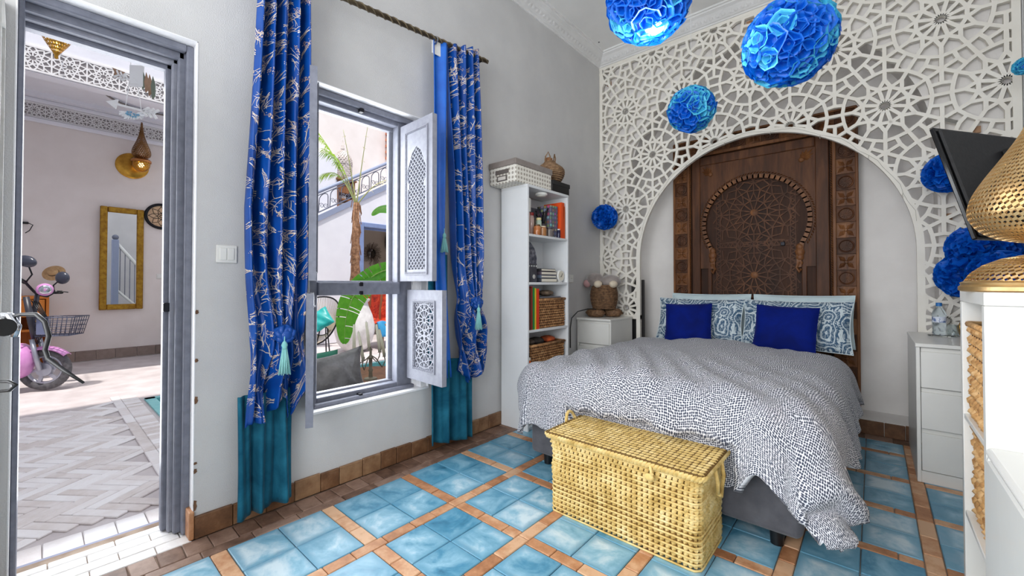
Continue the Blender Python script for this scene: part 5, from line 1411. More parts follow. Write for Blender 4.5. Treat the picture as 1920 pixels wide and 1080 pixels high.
# ------------------------------------------------------------------ courtyard shell
PZF = -.02; XF = -6.70; PX0, PX1, PY0, PY1 = -3.28, -1.75, -3.44, -.35
M_PFLOOR = plain('courtyard_paving', (212, 204, 204), (192, 182, 182), .6, scale=4, coord='World', bump=.15, bscale=30)
pf = struct('floor_courtyard')
b = MB(); zb = PZF-.012
b.box(XF, PX0, -6.5, 3.5, -.12, zb); b.box(PX1, XO, -6.5, 3.5, -.12, zb); b.box(PX0, PX1, -6.5, PY0, -.12, zb); b.box(PX0, PX1, PY1, 3.5, -.12, zb)
b.build('paving_bed', M_PFLOOR, pf)
M_HERR = m_clay('herringbone_paver', [(.25, (204, 192, 186)), (.5, (226, 218, 216)), (.8, (240, 236, 236))], .5, 10, .5)
hw, hl = .062, .248; hme = MB().cbox(0.002, hl-.002, .002, hw-.002, -.012, 0, .003).mesh('paver', M_HERR); ca, sa = cos(radians(38)), sin(radians(38)); cnt = []
for j in range(-12, 12):
    for i in range(-60, 60):
        for k in (0, 1):
            x, y = i*hw+j*hl, i*hw-j*hl
            if k: x, y, an = x+hl+hw, y-(hl-hw), pi/2
            else: an = 0
            mx, my = (x+hl/2, y+hw/2) if not k else (x-hw/2, y+hl/2)
            X, Y = -1.8+mx*ca-my*sa, -4.0+mx*sa+my*ca
            lim = -3.665
            if -3.3 < X < -.52 and -4.62 < Y < lim-.02 and (X > -2.1 or Y > -4.42): cnt.append((-X, x, y, an))
cnt.sort()
for (_, x, y, an) in cnt[:300]:
    inst('paver', hme, pf, tr(-1.8+x*ca-y*sa, -4.0+x*sa+y*ca, PZF+R.uniform(-.002, .0008)) @ rotz(radians(38)+an))
# border course beside the door and along the pool
y = -4.62
while y < -3.5:
    L = R.uniform(.10, .13); o = MB().cbox(-.50, -.345, y+.002, y+L-.002, PZF-.012, PZF+.001, .003).build('border_paver', M_HERR, pf); y += L
MB().cbox(-.345, -.30, -4.6, -3.4, PZF-.012, PZF+.004, .003).build('threshold_strip', plain('slate_strip', (150, 154, 176), None, .5), pf)
x = -3.6
while x < -1.0:
    MB().cbox(x+.002, x+.298, -3.665, -3.60, PZF-.012, PZF+.001, .003).build('border_paver', M_HERR, pf); x += .3
x = -3.5
while x < -.6:
    MB().cbox(x+.002, x+.058, -3.598, -3.475, PZF-.012, PZF+R.uniform(-.001, .001), .003).build('border_paver', M_HERR, pf); x += .06
po = thing('plunge_pool', 'small turquoise plunge pool sunk in the courtyard floor', 'pool', ((PX0+PX1)/2, (PY0+PY1)/2, -.5))
M_POOLW = plain('pool_tile', (150, 214, 214), (120, 196, 200), .4, scale=6)
b = MB(); b.box(PX0-.001, PX0+.08, PY0, PY1, -.5, PZF+.004); b.box(PX1-.08, PX1+.001, PY0, PY1, -.5, PZF+.004); b.box(PX0, PX1, PY0-.001, PY0+.08, -.5, PZF+.004); b.box(PX0, PX1, PY1-.08, PY1+.001, -.5, PZF+.004); b.box(PX0, PX1, PY0, PY1, -.52, -.5); b.build('basin', M_POOLW, po)
t = NT('pool_water'); v = t.coord('World'); t.set(Color=(120, 216, 216), Roughness=.05, Transmission_Weight=.75, IOR=1.33); t.bump(t.noise(v, 9, 3), .2, .01)
MB().box(PX0+.08, PX1-.08, PY0+.08, PY1-.08, -.16, -.10).build('water', t.m, po)

wc_ = struct('wall_courtyard'); MB().box(XF-.2, XF, -6.5, 3.5, -.1, 6.8).build('plaster', M_PWALL, wc_)
we = struct('wall_courtyard_end'); MB().box(XF, XO, 3.5, 3.7, -.1, 6.8).build('plaster', M_PWHITE, we)
we2 = struct('wall_courtyard_left'); MB().box(XF, XO, -6.7, -6.5, -.1, 6.8).build('plaster', M_PWHITE, we2)
sk = struct('baseboard_courtyard')
y = -5.6
while y < -2.3:
    L = R.uniform(.2, .26); MB().cbox(XF+.001, XF+.018, y+.002, y+L-.002, PZF, .13, .003).build('skirting_tile', m_clay('taupe_skirting', [(.3, (120, 104, 96)), (.7, (150, 132, 122))]) if 'tsk' not in MATS else MATS['tsk'], sk); y += L
# gallery ceiling, fascia and carved bands
gc = struct('ceiling_gallery')
b = MB(); b.box(XF, -4.62, -6.5, -2.3, 3.86, 3.96); b.box(XF, XF+.16, -6.5, -2.3, 3.80, 3.861); b.box(-4.98, -4.62, -6.5, -2.3, 3.74, 3.861); b.box(XF, -4.62, -6.5, -4.42, 3.80, 3.861); b.build('plaster', M_PWHITE, gc)
MB().box(-4.62, -4.45, -6.5, -2.3, 3.42, 5.6).build('parapet', M_PWHITE, gc)
cd = MB().lathe([(.52, 0), (.55, .012), (.55, .03), (.001, .031)], 40, tr(-5.62, -3.05, 3.828), cap=False).build('ceiling_rose', M_PWHITE, gc, smooth=True, angle=40)
b = MB(); b.tube([(-5.62+.55*cos(2*pi*k/40), -3.05+.55*sin(2*pi*k/40), 3.826) for k in range(40)], .014, 6, True); b.build('rose_edge', plain('ash_paint', (128, 122, 118), None, .7), gc, smooth=True)
M_BANDW = plain('carved_white', (238, 236, 236), None, .7); M_BANDD = plain('band_recess', (158, 152, 152), None, .9)
def carved_band(parent, x, z0, z1, y0, y1, n):
    H = z1-z0; MB().box(x-.004, x+.002, y0, y1, z0, z1).build('band_ground', M_BANDD, parent)
    b = MB(); b.bar((x+.002, y0, z0+.008), (x+.002, y1, z0+.008), .02, .012, (1, 0, 0)); b.bar((x+.002, y0, z1-.008), (x+.002, y1, z1-.008), .02, .012, (1, 0, 0))
    b.build('band_edge', M_BANDW, parent)
    y = y0+H/2
    cell = MB()
    for p, q in rosette(10, H*.09, H*.24, H*.36): cell.bar((0, p[0], p[1]), (0, q[0], q[1]), H*.045, .010, (1, 0, 0), .002)
    for k in range(10):
        a = 2*pi*k/10; a2 = a+pi/10
        cell.bar((0, H*.36*cos(a), H*.36*sin(a)), (0, H*.5*cos(a2), H*.5*sin(a2)), H*.045, .010, (1, 0, 0)); cell.bar((0, H*.36*cos(a), H*.36*sin(a)), (0, H*.5*cos(a-pi/10), H*.5*sin(a-pi/10)), H*.045, .010, (1, 0, 0))
    for s in (-1, 1):
        cell.bar((0, s*H*.5, -H*.5), (0, s*H*.5, H*.5), H*.05, .010, (1, 0, 0)); cell.bar((0, s*H*.5, -H*.46), (0, s*H*.3, -H*.30), H*.045, .010, (1, 0, 0)); cell.bar((0, s*H*.5, H*.46), (0, s*H*.3, H*.30), H*.045, .010, (1, 0, 0))
    me = cell.mesh('carved_star', M_BANDW)
    while y < y1: inst('carved_star', me, parent, tr(x+.002, y, (z0+z1)/2)); y += H
carved_band(gc, -4.445, 3.43, 3.70, -4.9, -2.5, 8)
carved_band(wc_, XF+.004, 3.53, 3.74, -4.75, -2.35, 12)
MB().cbox(XF, XF+.05, -6.4, -2.3, 3.46, 3.52, .01).build('cornice', M_PWHITE, wc_); MB().cbox(XF, XF+.06, -6.4, -2.3, 3.745, 3.80, .01).build('cornice', M_PWHITE, wc_)

# ------------------------------------------------------------------ on the courtyard wall
sc_ = thing('brass_sconce', 'aged brass wall sconce with a pierced teardrop shade in the courtyard', 'wall lamp', (XF, -3.2, 2.9))
MB().lathe([(.20, .001), (.205, .010), (.185, .026), (.09, .040), (.001, .042)], 36, frame(V(XF+.001, -3.18, 3.05), V(0, 1, 0), V(0, 0, 1), V(1, 0, 0)), cap=False).build('back_plate', M_BRASSD, sc_, smooth=True, angle=40)
MB().tube([(XF+.03, -3.18, 3.07), (XF+.14, -3.16, 3.05), (XF+.26, -3.12, 3.11)], .014, 8).build('arm', M_BRASSD, sc_, smooth=True)
pc = (-6.42, -3.105, 3.13)
M_BRONZE = m_brass('dark_bronze', (110, 80, 52), (150, 112, 74), .45)
pierced(smooth_prof([(.06, 0), (.11, .05), (.118, .11), (.10, .18), (.07, .26), (.04, .36), (.022, .46), (.012, .58)]), 26, 22, .002, .55, 3, pc).build('teardrop_shade', M_BRONZE, sc_)
MB().lathe([(.05, .005), (.10, -.005), (.125, -.03), (.125, -.055), (.115, -.06)], 30, tr(*pc), cap=False).build('collar', m_brass('copper_collar', (168, 108, 60), (200, 140, 84)), sc_, smooth=True, angle=40)
pierced(smooth_prof([(.112, -.06), (.105, -.12), (.08, -.17), (.04, -.20), (.01, -.21)]), 22, 8, .002, .6, 4, pc).build('lower_bowl', M_BRASSD, sc_)
MB().ball((pc[0], pc[1], pc[2]-.10), .035, 12, 8).build('bulb', tm_.m, sc_, smooth=True)
mi = thing('gold_mirror', 'tall mirror in a gold frame on the courtyard wall', 'mirror', (XF+.05, -3.30, .74)); 
mc = V(XF+.045, -3.292, 1.545); an = radians(5.4); mex = V(sin(-an), cos(an), 0).normalized(); men = V(cos(an), sin(an), 0); mez = V(0, 0, 1); MMr = frame(mc, mex, mez, men)
mw, mh, fw_ = .515, 1.61, .085
t = NT('mirror_silver'); t.set(Color=(236, 238, 240), Roughness=.01, Metallic=1.0)
MB().box(-mw/2+.03, mw/2-.03, -mh/2+.03, mh/2-.03, -.012, .002, MMr).build('glass', t.m, mi)
M_GOLD = plain('gilt_wood', (178, 138, 48), (140, 100, 34), .4, metal=.75, scale=20, bump=.3)
for (x0, x1, y0, y1) in ((-mw/2, -mw/2+fw_, -mh/2, mh/2), (mw/2-fw_, mw/2, -mh/2, mh/2), (-mw/2+fw_, mw/2-fw_, mh/2-fw_, mh/2), (-mw/2+fw_, mw/2-fw_, -mh/2, -mh/2+fw_)):
    MB().cbox(x0, x1, y0, y1, -.014, .022, .008, MMr).build('frame_rail', M_GOLD, mi)
db = thing('woven_wall_disc', 'round black-rimmed woven disc hanging beside the gold mirror', 'wall decoration', (XF, -2.815, 2.05)); MD = frame(V(XF+.005, -2.815, 2.275), V(0, 1, 0), V(0, 0, 1), V(1, 0, 0))
MB().lathe([(.19, 0), (.185, .02), (.001, .024)], 36, MD, cap=False).build('woven_face', m_straw('pale_raffia', [(.3, (214, 176, 138)), (.7, (232, 200, 164))]), db, smooth=True)
MB().tube([MD @ V(.195*cos(2*pi*k/36), .195*sin(2*pi*k/36), .012) for k in range(36)], .024, 8, True).build('black_rim', plain('black_fringe', (26, 26, 32), None, .9), db, smooth=True)
b = MB()
for k in range(8):
    a = 2*pi*k/8; b.tube([MD @ V(.05*cos(a), .05*sin(a), .027), MD @ V(.11*cos(a+.35), .11*sin(a+.35), .026), MD @ V(.165*cos(a), .165*sin(a), .023)], .004, 5); b.tube([MD @ V(.05*cos(a), .05*sin(a), .027), MD @ V(.11*cos(a-.35), .11*sin(a-.35), .026), MD @ V(.165*cos(a), .165*sin(a), .023)], .004, 5)
for r in (.045, .02): b.tube([MD @ V(r*cos(2*pi*k/16), r*sin(2*pi*k/16), .028) for k in range(16)], .005, 5, True)
b.build('black_star', plain('black_thread', (30, 28, 30), None, .9), db)
plate('light_switch', 'white switch plate low on the courtyard wall by the mirror', XF, -2.80, 1.27, .13, .085, (1, 0, 0), 2)
ch = thing('wall_charger', 'black charger with a dangling lead high on the courtyard wall', 'charger', (XF, -4.30, 1.98)); MB().cbox(XF, XF+.05, -4.33, -4.26, 1.99, 2.02, .005).build('plug', M_BLACK, ch); MB().tube([(XF+.05, -4.26, 2.0), (XF+.07, -4.22, 1.98), (XF+.05, -4.25, 1.90), (XF+.04, -4.29, 1.86)], .006, 6).build('lead', M_BLACK, ch, smooth=True)
# cone lantern hanging high over the courtyard
cl = thing('cone_lantern', 'pierced golden cone lantern hanging high in the courtyard', 'lantern', (-3.6, -4.07, 3.35))
pierced([(.17, 3.66), (.135, 3.58), (.075, 3.46), (.028, 3.38)], 22, 10, .002, .6, 6, (-3.6, -4.07, 0)).build('cone', M_BRASSD, cl); MB().lathe([(.028, 3.38), (.012, 3.35), (.016, 3.33), (.001, 3.315)], 12, tr(-3.6, -4.07, 0), cap=False).build('tip', M_BRASSD, cl, smooth=True)
MB().tube([(-3.6, -4.07, 3.66), (-3.6, -4.07, 4.4), (-4.45, -4.07, 4.4)], .006, 6).build('hanger', M_IRON, cl)

# hanging arrow mobile outside the door
mo = thing('arrow_mobile', 'white wooden arrow mobile with feathers hanging outside the door', 'mobile', (-1.1, -3.8, 2.1)); M_CHALK = plain('chalk_white_wood', (240, 240, 240), None, .6); M_DRIFT = plain('driftwood', (176, 142, 116), (140, 108, 84), .7)
mf = frame(V(-1.12, -3.80, 0), V(.66, .75, 0), V(0, 0, 1), V(.75, -.66, 0))
def marrow(name, m, p, q, s):
    p, q = V(*p), V(*q); d = (q-p).normalized(); n = V(-d.y, d.x, 0)
    a = MB(); a.bar(mf @ p, mf @ q, .012*s, .008, V(.75, -.66, 0)); a.prism([(p.x-d.x*.06*s, p.y-d.y*.06*s), (p.x+n.x*.03*s, p.y+n.y*.03*s), (p.x-n.x*.03*s, p.y-n.y*.03*s)], 0, .008, mf)
    for k in range(3):
        c = q-d*(.028*s*k)
        for sg in (-1, 1): a.bar(mf @ c, mf @ (c+(d+n*sg).normalized()*.04*s), .013*s, .008, V(.75, -.66, 0))
    a.build(name, m, mo)
marrow('arrow', M_CHALK, (-.07, 2.250, 0), (.13, 2.205, 0), 1.0); marrow('arrow', M_CHALK, (.01, 2.40, 0), (-.06, 2.43, 0), .8)
MB().cbox(-.005, .075, 2.365, 2.50, -.005, .005, .003, mf).build('card', M_CHALK, mo)
for k in range(4):
    c = MB(); c.prism([(.07+.02*k, 2.47-.012*k), (.085+.02*k, 2.42-.012*k), (.085+.02*k, 2.37-.02*k), (.068+.02*k, 2.35-.02*k), (.06+.02*k, 2.41-.012*k)], .002*k, .002*k+.004, mf); c.build('feather', M_DRIFT if k % 3 else plain('sage_feather', (120, 130, 116), None, .8), mo)
c = MB(); c.prism([(-.10, 2.475), (-.03, 2.45), (-.045, 2.43), (-.03, 2.41), (-.09, 2.425), (-.085, 2.45)], 0, .006, mf); c.build('feather', M_DRIFT, mo)
b = MB()
for (p, q) in (((0, 2.9, 0), (0, 2.45, 0)), ((0, 2.45, 0), (-.025, 2.245, 0)), ((.03, 2.45, 0), (.062, 2.222, 0)), ((0, 2.45, 0), (.03, 2.45, 0))): b.tube([mf @ V(*p), mf @ V(*q)], .0022, 5)
b.tube([mf @ V(0, 2.9, 0), (-.31, -3.8, 2.9)], .004, 5); b.build('string', M_CHALK, mo)
b = MB()
for k in range(40):
    a = -pi*(k+.5)/40; r = R.uniform(.055, .078); b.tube([mf @ V(.015+.03*cos(a), 2.205+.012*sin(a), .002), mf @ V(.015+r*1.05*cos(a), 2.21+r*.75*sin(a), R.uniform(-.006, .01))], .0035, 4)
b.build('fluff', plain('white_fluff', (246, 248, 250), None, .9), mo)
b = MB()
for k in range(16): b.ball(mf @ V(R.uniform(-.015, .06), R.uniform(2.175, 2.205), .010), .006, 6, 4)
b.build('bead', plain('pale_blue_bead', (120, 170, 200), None, .4), mo)['kind'] = 'stuff'

# ------------------------------------------------------------------ cabinet and pink scooter
cbn = thing('wooden_cabinet', 'small orange wooden cabinet against the courtyard wall behind the scooter', 'cabinet', (-6.4, -4.25, PZF)); M_ORW = m_wood('orange_wood', [(.3, (176, 96, 34)), (.6, (214, 130, 54)), (.8, (230, 156, 82))])
for z0, z1 in ((.0, .04), (.52, .55), (.96, 1.0)): MB().cbox(-6.66, -6.2, -4.55, -4.06, z0+PZF, z1+PZF, .004).build('shelf', M_ORW, cbn)
for y in (-4.55, -4.09): MB().cbox(-6.66, -6.2, y, y+.03, PZF+.04, PZF+.96, .004).build('side_panel', M_ORW, cbn)
MB().cbox(-6.64, -6.62, -4.52, -4.09, PZF+.04, PZF+.96, .002).build('back_panel', M_ORW, cbn)
MB().cbox(-6.215, -6.195, -4.515, -4.10, PZF+.72, PZF+.95, .004).build('drawer', M_ORW, cbn)
sd = thing('beanie', 'brown beanie above the cabinet, modelled as a tan brimmed hat with a dark band', 'hat', (-6.35, -4.12, 1.15)); MH = tr(-6.38, -4.02, 1.30) @ Matrix.Scale(.6, 4) @ rotx(radians(35)) @ roty(radians(55))  # brimmed hat form stands in for a brown beanie
MB().lathe([(.20, -.01), (.13, .0), (.10, .015), (.085, .09), (.06, .105), (.001, .108)], 28, MH, cap=False).build('straw', m_straw('tan_hat', [(.3, (176, 136, 92)), (.7, (206, 170, 124))]), sd, smooth=True, angle=50)
MB().lathe([(.101, .02), (.096, .045)], 28, MH, cap=False).build('band', M_BLACK, sd, smooth=True); MB().tube([(-6.69, -4.02, 1.30), (-6.40, -4.02, 1.29)], .008, 6).build('hook', M_IRON, sd)
for k, (y, h, lab) in enumerate(((-4.48, .12, 'silver tin on the orange cabinet'), (-4.36, .09, 'low steel pot on the orange cabinet'))):
    o = MB().lathe([(.05, 0), (.055, .01), (.055, h), (.02, h+.015), (.001, h+.02)], 18, tr(-6.35, y, PZF+1.0), cap=False); single('tin', lab, 'tin', o, M_CHROME, True)
yj = thing('yellow_mask', 'yellow and teal object on the cabinet shelf behind the scooter', 'ornament', (-6.3, -4.12, .53)); MB().ball((-6.32, -4.16, .63), .10, 14, 10, sc=(.8, 1, 1)).build('body', plain('mustard', (206, 160, 60), None, .5), yj, smooth=True); MB().ball((-6.23, -4.12, .60), .045, 12, 8).build('eye', plain('teal_paint', (60, 150, 160), None, .5), yj, smooth=True)

SCL = V(-4.56, -4.10, PZF); sct = thing('electric_scooter', 'pink electric scooter with a wire front basket parked in the courtyard', 'scooter', tuple(SCL))
hd_ = V(.50, .866, 0).normalized(); sd_ = V(hd_.y, -hd_.x, 0)      # heading, and the side towards the door
SM = frame(SCL, hd_, sd_, V(0, 0, 1))                          # (forward, side, up)
M_TYRE = plain('tyre_rubber', (64, 62, 66), (92, 90, 94), .75, scale=30, bump=.3); M_RIM = plain('alloy', (168, 170, 182), None, .35, metal=.7); M_PINK = plain('pink_plastic', (204, 132, 196), (214, 148, 206), .3, coat=.4)
WR = .225; MWh = SM @ tr(0, 0, WR) @ rotx(pi/2)
wh = MB(); wh.tube([MWh @ V((WR-.036)*cos(2*pi*k/36), (WR-.036)*sin(2*pi*k/36), 0) for k in range(36)], .038, 10, True); whe = wh.build('wheel', M_TYRE, sct, smooth=True)
b = MB(); b.tube([MWh @ V((WR-.078)*cos(2*pi*k/32), (WR-.078)*sin(2*pi*k/32), 0) for k in range(32)], .016, 8, True)
for k in range(6):
    a = 2*pi*k/6; b.bar(MWh @ V(.05*cos(a), .05*sin(a), -.012), MWh @ V((WR-.08)*cos(a+.2), (WR-.08)*sin(a+.2), -.012), .03, .024, MWh.to_3x3() @ V(0, 0, 1))
b.lathe([(.07, -.03), (.075, -.02), (.075, .02), (.07, .035), (.03, .045), (.03, .06)], 20, MWh); b.build('rim', M_RIM, whe, smooth=True, angle=40)
for s in (-.062, .062):
    b = MB(); b.tube([SM @ V(-.01, s, WR), SM @ V(-.05, s, WR+.16), SM @ V(-.085, s*.9, WR+.34)], [.022, .024, .020], 10); b.build('fork_leg', M_RIM, sct, smooth=True)
b = MB(); b.tube([SM @ V(-.085, 0, WR+.34), SM @ V(-.13, 0, WR+.56), SM @ V(-.17, 0, WR+.80)], [.034, .03, .026], 12); b.build('steering_column', plain('dark_paint', (54, 54, 64), None, .4), sct, smooth=True)
b = MB()                                                              # front mudguard
def gu(u, v):
    a = radians(40+150*u); r = WR+.03+.02*(1-u)*0; w = .062*(1-abs(v*2-1)**3*.0); th_ = v*2-1
    return SM @ V((r-.012*th_*th_)*cos(a)+.03*(u < .2)*0, w*th_, WR+(r-.03*th_*th_)*sin(a))
b.grid(gu, 20, 8); b.build('front_mudguard', M_PINK, sct, smooth=True, solid=.006)
b = MB(); b.ball(SM @ V(-.21, 0, .33), .16, 16, 10, M=None, sc=(1.1, .8, 1.2)); b.build('body_fairing', M_PINK, sct, smooth=True)
b = MB(); b.cbox(-.75, -.12, -.13, .13, .22, .30, .03, SM); b.build('footboard', plain('dark_rubber', (70, 68, 74), None, .7), sct)
b = MB(); b.cbox(-1.15, -.7, -.14, .14, .50, .64, .05, SM); b.build('seat', M_BLACK, sct, bevel=.02)
b = MB(); b.cbox(-1.1, -.72, -.10, .10, .24, .50, .04, SM); b.build('rear_body', M_PINK, sct)
b = MB(); Mrw = SM @ tr(-1.05, 0, WR) @ rotx(pi/2); b.tube([Mrw @ V((WR-.036)*cos(2*pi*k/30), (WR-.036)*sin(2*pi*k/30), 0) for k in range(30)], .038, 8, True); b.lathe([(.15, -.02), (.15, .02)], 20, Mrw); b.build('wheel', M_TYRE, sct, smooth=True, angle=50)
HBz = 1.085
hc = V(-4.605, -4.167, 1.030); lend, rend = V(-4.390, -4.314, 1.214), V(-4.741, -3.981, 1.049)
b = MB(); b.tube([lend, V(-4.439, -4.250, 1.159), V(-4.533, -4.198, 1.073), hc, V(-4.631, -4.096, 1.005), V(-4.687, -4.040, 1.051), rend], .013, 8); b.build('handlebar', M_IRON, sct, smooth=True)
b = MB(); b.tube([hc, V(-4.710, -4.188, 0.833), SM @ V(-.12, 0, WR+.52)], [.02, .024, .026], 10); b.build('stem', plain('dark_paint', (54, 54, 64), None, .4), sct, smooth=True)
for (e, f, lv, ms, mm, sc3) in ((lend, V(-4.439, -4.250, 1.159), V(-4.344, -4.327, 1.159), V(-4.326, -4.205, 1.215), V(-4.305, -4.243, 1.381), (1.35, .9, .8)), (rend, V(-4.687, -4.040, 1.051), V(-4.656, -3.933, 1.049), V(-4.696, -4.048, 1.099), V(-4.676, -3.980, 1.215), (1.0, .9, .95))):
    MB().tube([e, f], .02, 8).build('grip', M_BLACK, sct, smooth=True)
    MB().tube([f, (f+lv)/2+V(0, 0, .01), lv], .006, 6).build('brake_lever', M_BLACK, sct, smooth=True)
    b = MB(); b.tube([f, ms+V(0, 0, .03), mm], .007, 6); b.build('mirror_stalk', M_IRON, sct, smooth=True)
    b = MB(); b.ball((0, 0, 0), .075, 16, 10, M=frame(mm, V(.75, .66, -.25).normalized()*sc3[0], V(-.66, .75, 0)*sc3[1]*.6, V(.19, .17, .97)*sc3[2])); b.build('mirror', plain('mirror_shell', (58, 62, 76), None, .25), sct, smooth=True)
lc_ = V(-4.467, -4.114, 1.084); fd = (V(-3.816, -4.076, 1.074)-lc_).normalized(); fx = fd.orthogonal().normalized()
b = MB(); b.ball(tuple(lc_), .068, 16, 10); hl_ = b.build('headlight_shell', M_PINK, sct, smooth=True)
b = MB(); b.lathe([(.050, .045), (.048, .058), (.03, .064), (.001, .066)], 20, frame(lc_, fx, fd.cross(fx), fd), cap=False); b.build('lens', M_CHROME, hl_, smooth=True)
# wire basket
bk = MB(); bx0_, bx1_, by, bz0, bz1 = -.02, .26, .145, .60, .80
def P_(x, y, z):
    f = (z-bz0)/(bz1-bz0); return SM @ V(x+(.04*f if x > .1 else 0), y*(.84+.16*f), z)
for f in (0, .25, .5, .75, 1):
    z = bz0+(bz1-bz0)*f; bk.tube([P_(bx0_, -by, z), P_(bx1_, -by, z), P_(bx1_, by, z), P_(bx0_, by, z)], .006 if f in (0, 1) else .0035, 5, True)
for k in range(8):
    x = bx0_+(bx1_-bx0_)*k/7
    for s in (-1, 1): bk.tube([P_(x, s*by, bz0), P_(x, s*by, bz1)], .0035, 5)
    y = -by+2*by*k/7; bk.tube([P_(bx1_, y, bz0), P_(bx1_, y, bz1)], .0035, 5); bk.tube([P_(bx0_, y, bz0), P_(bx0_, y, bz1)], .0035, 5); bk.tube([P_(bx0_, y, bz0), P_(bx1_, y, bz0)], .0035, 5)
    bk.tube([P_(x, -by, bz0), P_(x, by, bz0)], .0035, 5)
bk.build('wire_basket', plain('basket_steel', (84, 88, 108), None, .4, metal=.5), sct, smooth=True)
MB().cbox(bx0_+.02, bx0_+.10, by-.012, by+.004, bz0+.02, bz1-.01, .004, SM).build('basket_plate', plain('basket_plastic', (112, 120, 150), None, .5), sct)
b = MB()
for k in range(4): b.tube([SM @ V(-.10, .03*(k-1.5), HBz-.10), SM @ V(-.03+.02*k, .05*(k-1.5), .78), SM @ V(-.05, .04*(k-1.5), .62), SM @ V(-.09, .02*(k-1.5), .5)], .005, 5)
b.build('cable_loom', M_BLACK, sct, smooth=True)

# ------------------------------------------------------------------ bicycle handlebar in the foreground at the left edge
bh = thing('bicycle_handlebar', 'black bicycle grip and brake lever reaching in at the left edge', 'bicycle', (.95, -4.72, 0))
b = MB(); b.tube([V(0.833, -4.261, 1.054), V(0.963, -4.207, 1.059)], .0155, 16); b.lathe([(.0185, -.003), (.0185, .003)], 16, frame(V(0.963, -4.207, 1.059), *[(lambda d: (d.orthogonal().normalized(), d.cross(d.orthogonal().normalized()), d))((V(0.963, -4.207, 1.059)-V(0.833, -4.261, 1.054)).normalized())][0])); b.build('grip', M_BLACK, bh, smooth=True, angle=40)
MB().tube([V(0.866, -4.223, 1.081), V(0.916, -4.200, 1.080), V(0.937, -4.190, 1.058), V(0.931, -4.194, 1.037)], .007, 10).build('clamp', M_CHROME, bh, smooth=True)
MB().tube([V(0.909, -4.206, 1.076), V(0.933, -4.184, 1.083), V(0.957, -4.163, 1.083), V(0.982, -4.151, 1.067), V(0.988, -4.145, 1.037), V(0.981, -4.150, 1.008), V(0.986, -4.146, 0.989), V(1.012, -4.123, 0.964), V(1.043, -4.095, 0.937)], [.0036, .0042, .0046, .0046, .0046, .0046, .0046, .0042, .0026], 8).build('brake_lever', M_BLACK, bh, smooth=True)
MB().tube([V(0.822, -4.239, 0.930), V(0.875, -4.202, 0.933), V(0.887, -4.191, 0.925), V(0.876, -4.200, 0.913), V(0.822, -4.238, 0.906)], .0038, 8).build('lower_lever', M_BLACK, bh, smooth=True)
MB().tube([V(0.834, -4.259, 1.056), V(0.745, -4.317, 1.055), V(.80, -4.62, 1.03), V(.84, -4.66, .5), V(.84, -4.66, .012)], .016, 8).build('stem', M_IRON, bh, smooth=True)
MB().tube([V(0.822, -4.239, 0.930), V(0.739, -4.303, 0.948), V(.81, -4.63, .93)], .012, 8).build('lower_stem', M_IRON, bh, smooth=True)
# ------------------------------------------------------------------ courtyard seen through the window: stair, doorway, plants
XS = -5.70
st_ = struct('wall_stair')
zl = lambda y: 2.337+.59*(y+.70)
poly = [(-2.2, PZF), (.29, PZF), (.29, 2.345), (1.30, 2.345), (1.30, PZF), (2.4, PZF), (2.4, zl(2.4)), (-2.2, zl(-2.2))]
MYZ = Matrix(((0, 0, 1, 0), (1, 0, 0, 0), (0, 1, 0, 0), (0, 0, 0, 1)))     # (a,b,h) -> (h, a, b)
MB().prism(poly, XS-.16, XS, MYZ).build('plaster', M_PWHITE, st_)
b = MB(); y = -2.2
for k in range(14):
    y0 = -2.2+k*.32; z1 = zl(y0)-.02; MB().box(XF, XS-.16, y0, y0+.33, max(PZF, z1-.32), z1).build('stair_step', M_PWHITE, st_)
sg = MB(); sg.bar((XS-.02, -2.2, zl(-2.2)+.03), (XS-.02, 2.4, zl(2.4)+.03), .10, .05, (1, 0, 0)); sg.build('stringer', plain('blue_grey_paint', (150, 160, 186), None, .5), st_)
nk = struct('wall_niche'); MB().box(XF+.01, XF+.02, -.1, 1.9, PZF, 2.4).build('plaster', m_plaster('beige_plaster', (206, 192, 174), (196, 180, 162)), nk); MB().box(XF, XS-.16, 1.55, 1.60, PZF, 2.4).build('return', m_plaster('beige_plaster_return', (206, 192, 174), (196, 180, 162)), nk)
d2 = struct('door_2'); M_BLUEF = plain('powder_blue_paint', (134, 152, 196), (122, 140, 184), .5)
for (y0, y1, z0, z1) in ((.21, .30, PZF, 2.43), (1.29, 1.38, PZF, 2.43), (.30, 1.29, 2.335, 2.43)): MB().cbox(XS-.10, XS+.03, y0, y1, z0, z1, .008).build('casing', M_BLUEF, d2)
for (y0, y1, z0, z1) in ((.30, .34, PZF, 2.335), (.34, 1.29, 2.295, 2.335)): MB().cbox(XS-.13, XS-.10, y0, y1, z0, z1, .006).build('stop', M_BLUEF, d2)
rl = thing('stair_railing', 'grey wrought iron railing with arches climbing the courtyard stair', 'railing', (XS, 0, 2.4)); M_RAIL = plain('grey_iron', (120, 124, 140), None, .45, metal=.3)
hz = lambda y: zl(y)+.06+.48
MB().tube([(XS-.03, -2.1, hz(-2.1)), (XS-.03, 1.02, hz(1.02))], .034, 8).build('handrail', plain('blue_grey_paint', (150, 160, 186), None, .5), rl, smooth=True)
MB().bar((XS-.03, -2.1, zl(-2.1)+.14), (XS-.03, 1.02, zl(1.02)+.14), .022, .02, (1, 0, 0)).build('lower_rail', M_RAIL, rl)
MB().bar((XS-.03, -2.1, hz(-2.1)-.07), (XS-.03, 1.02, hz(1.02)-.07), .018, .02, (1, 0, 0)).build('upper_rail', M_RAIL, rl)
k = 0; y = -1.5
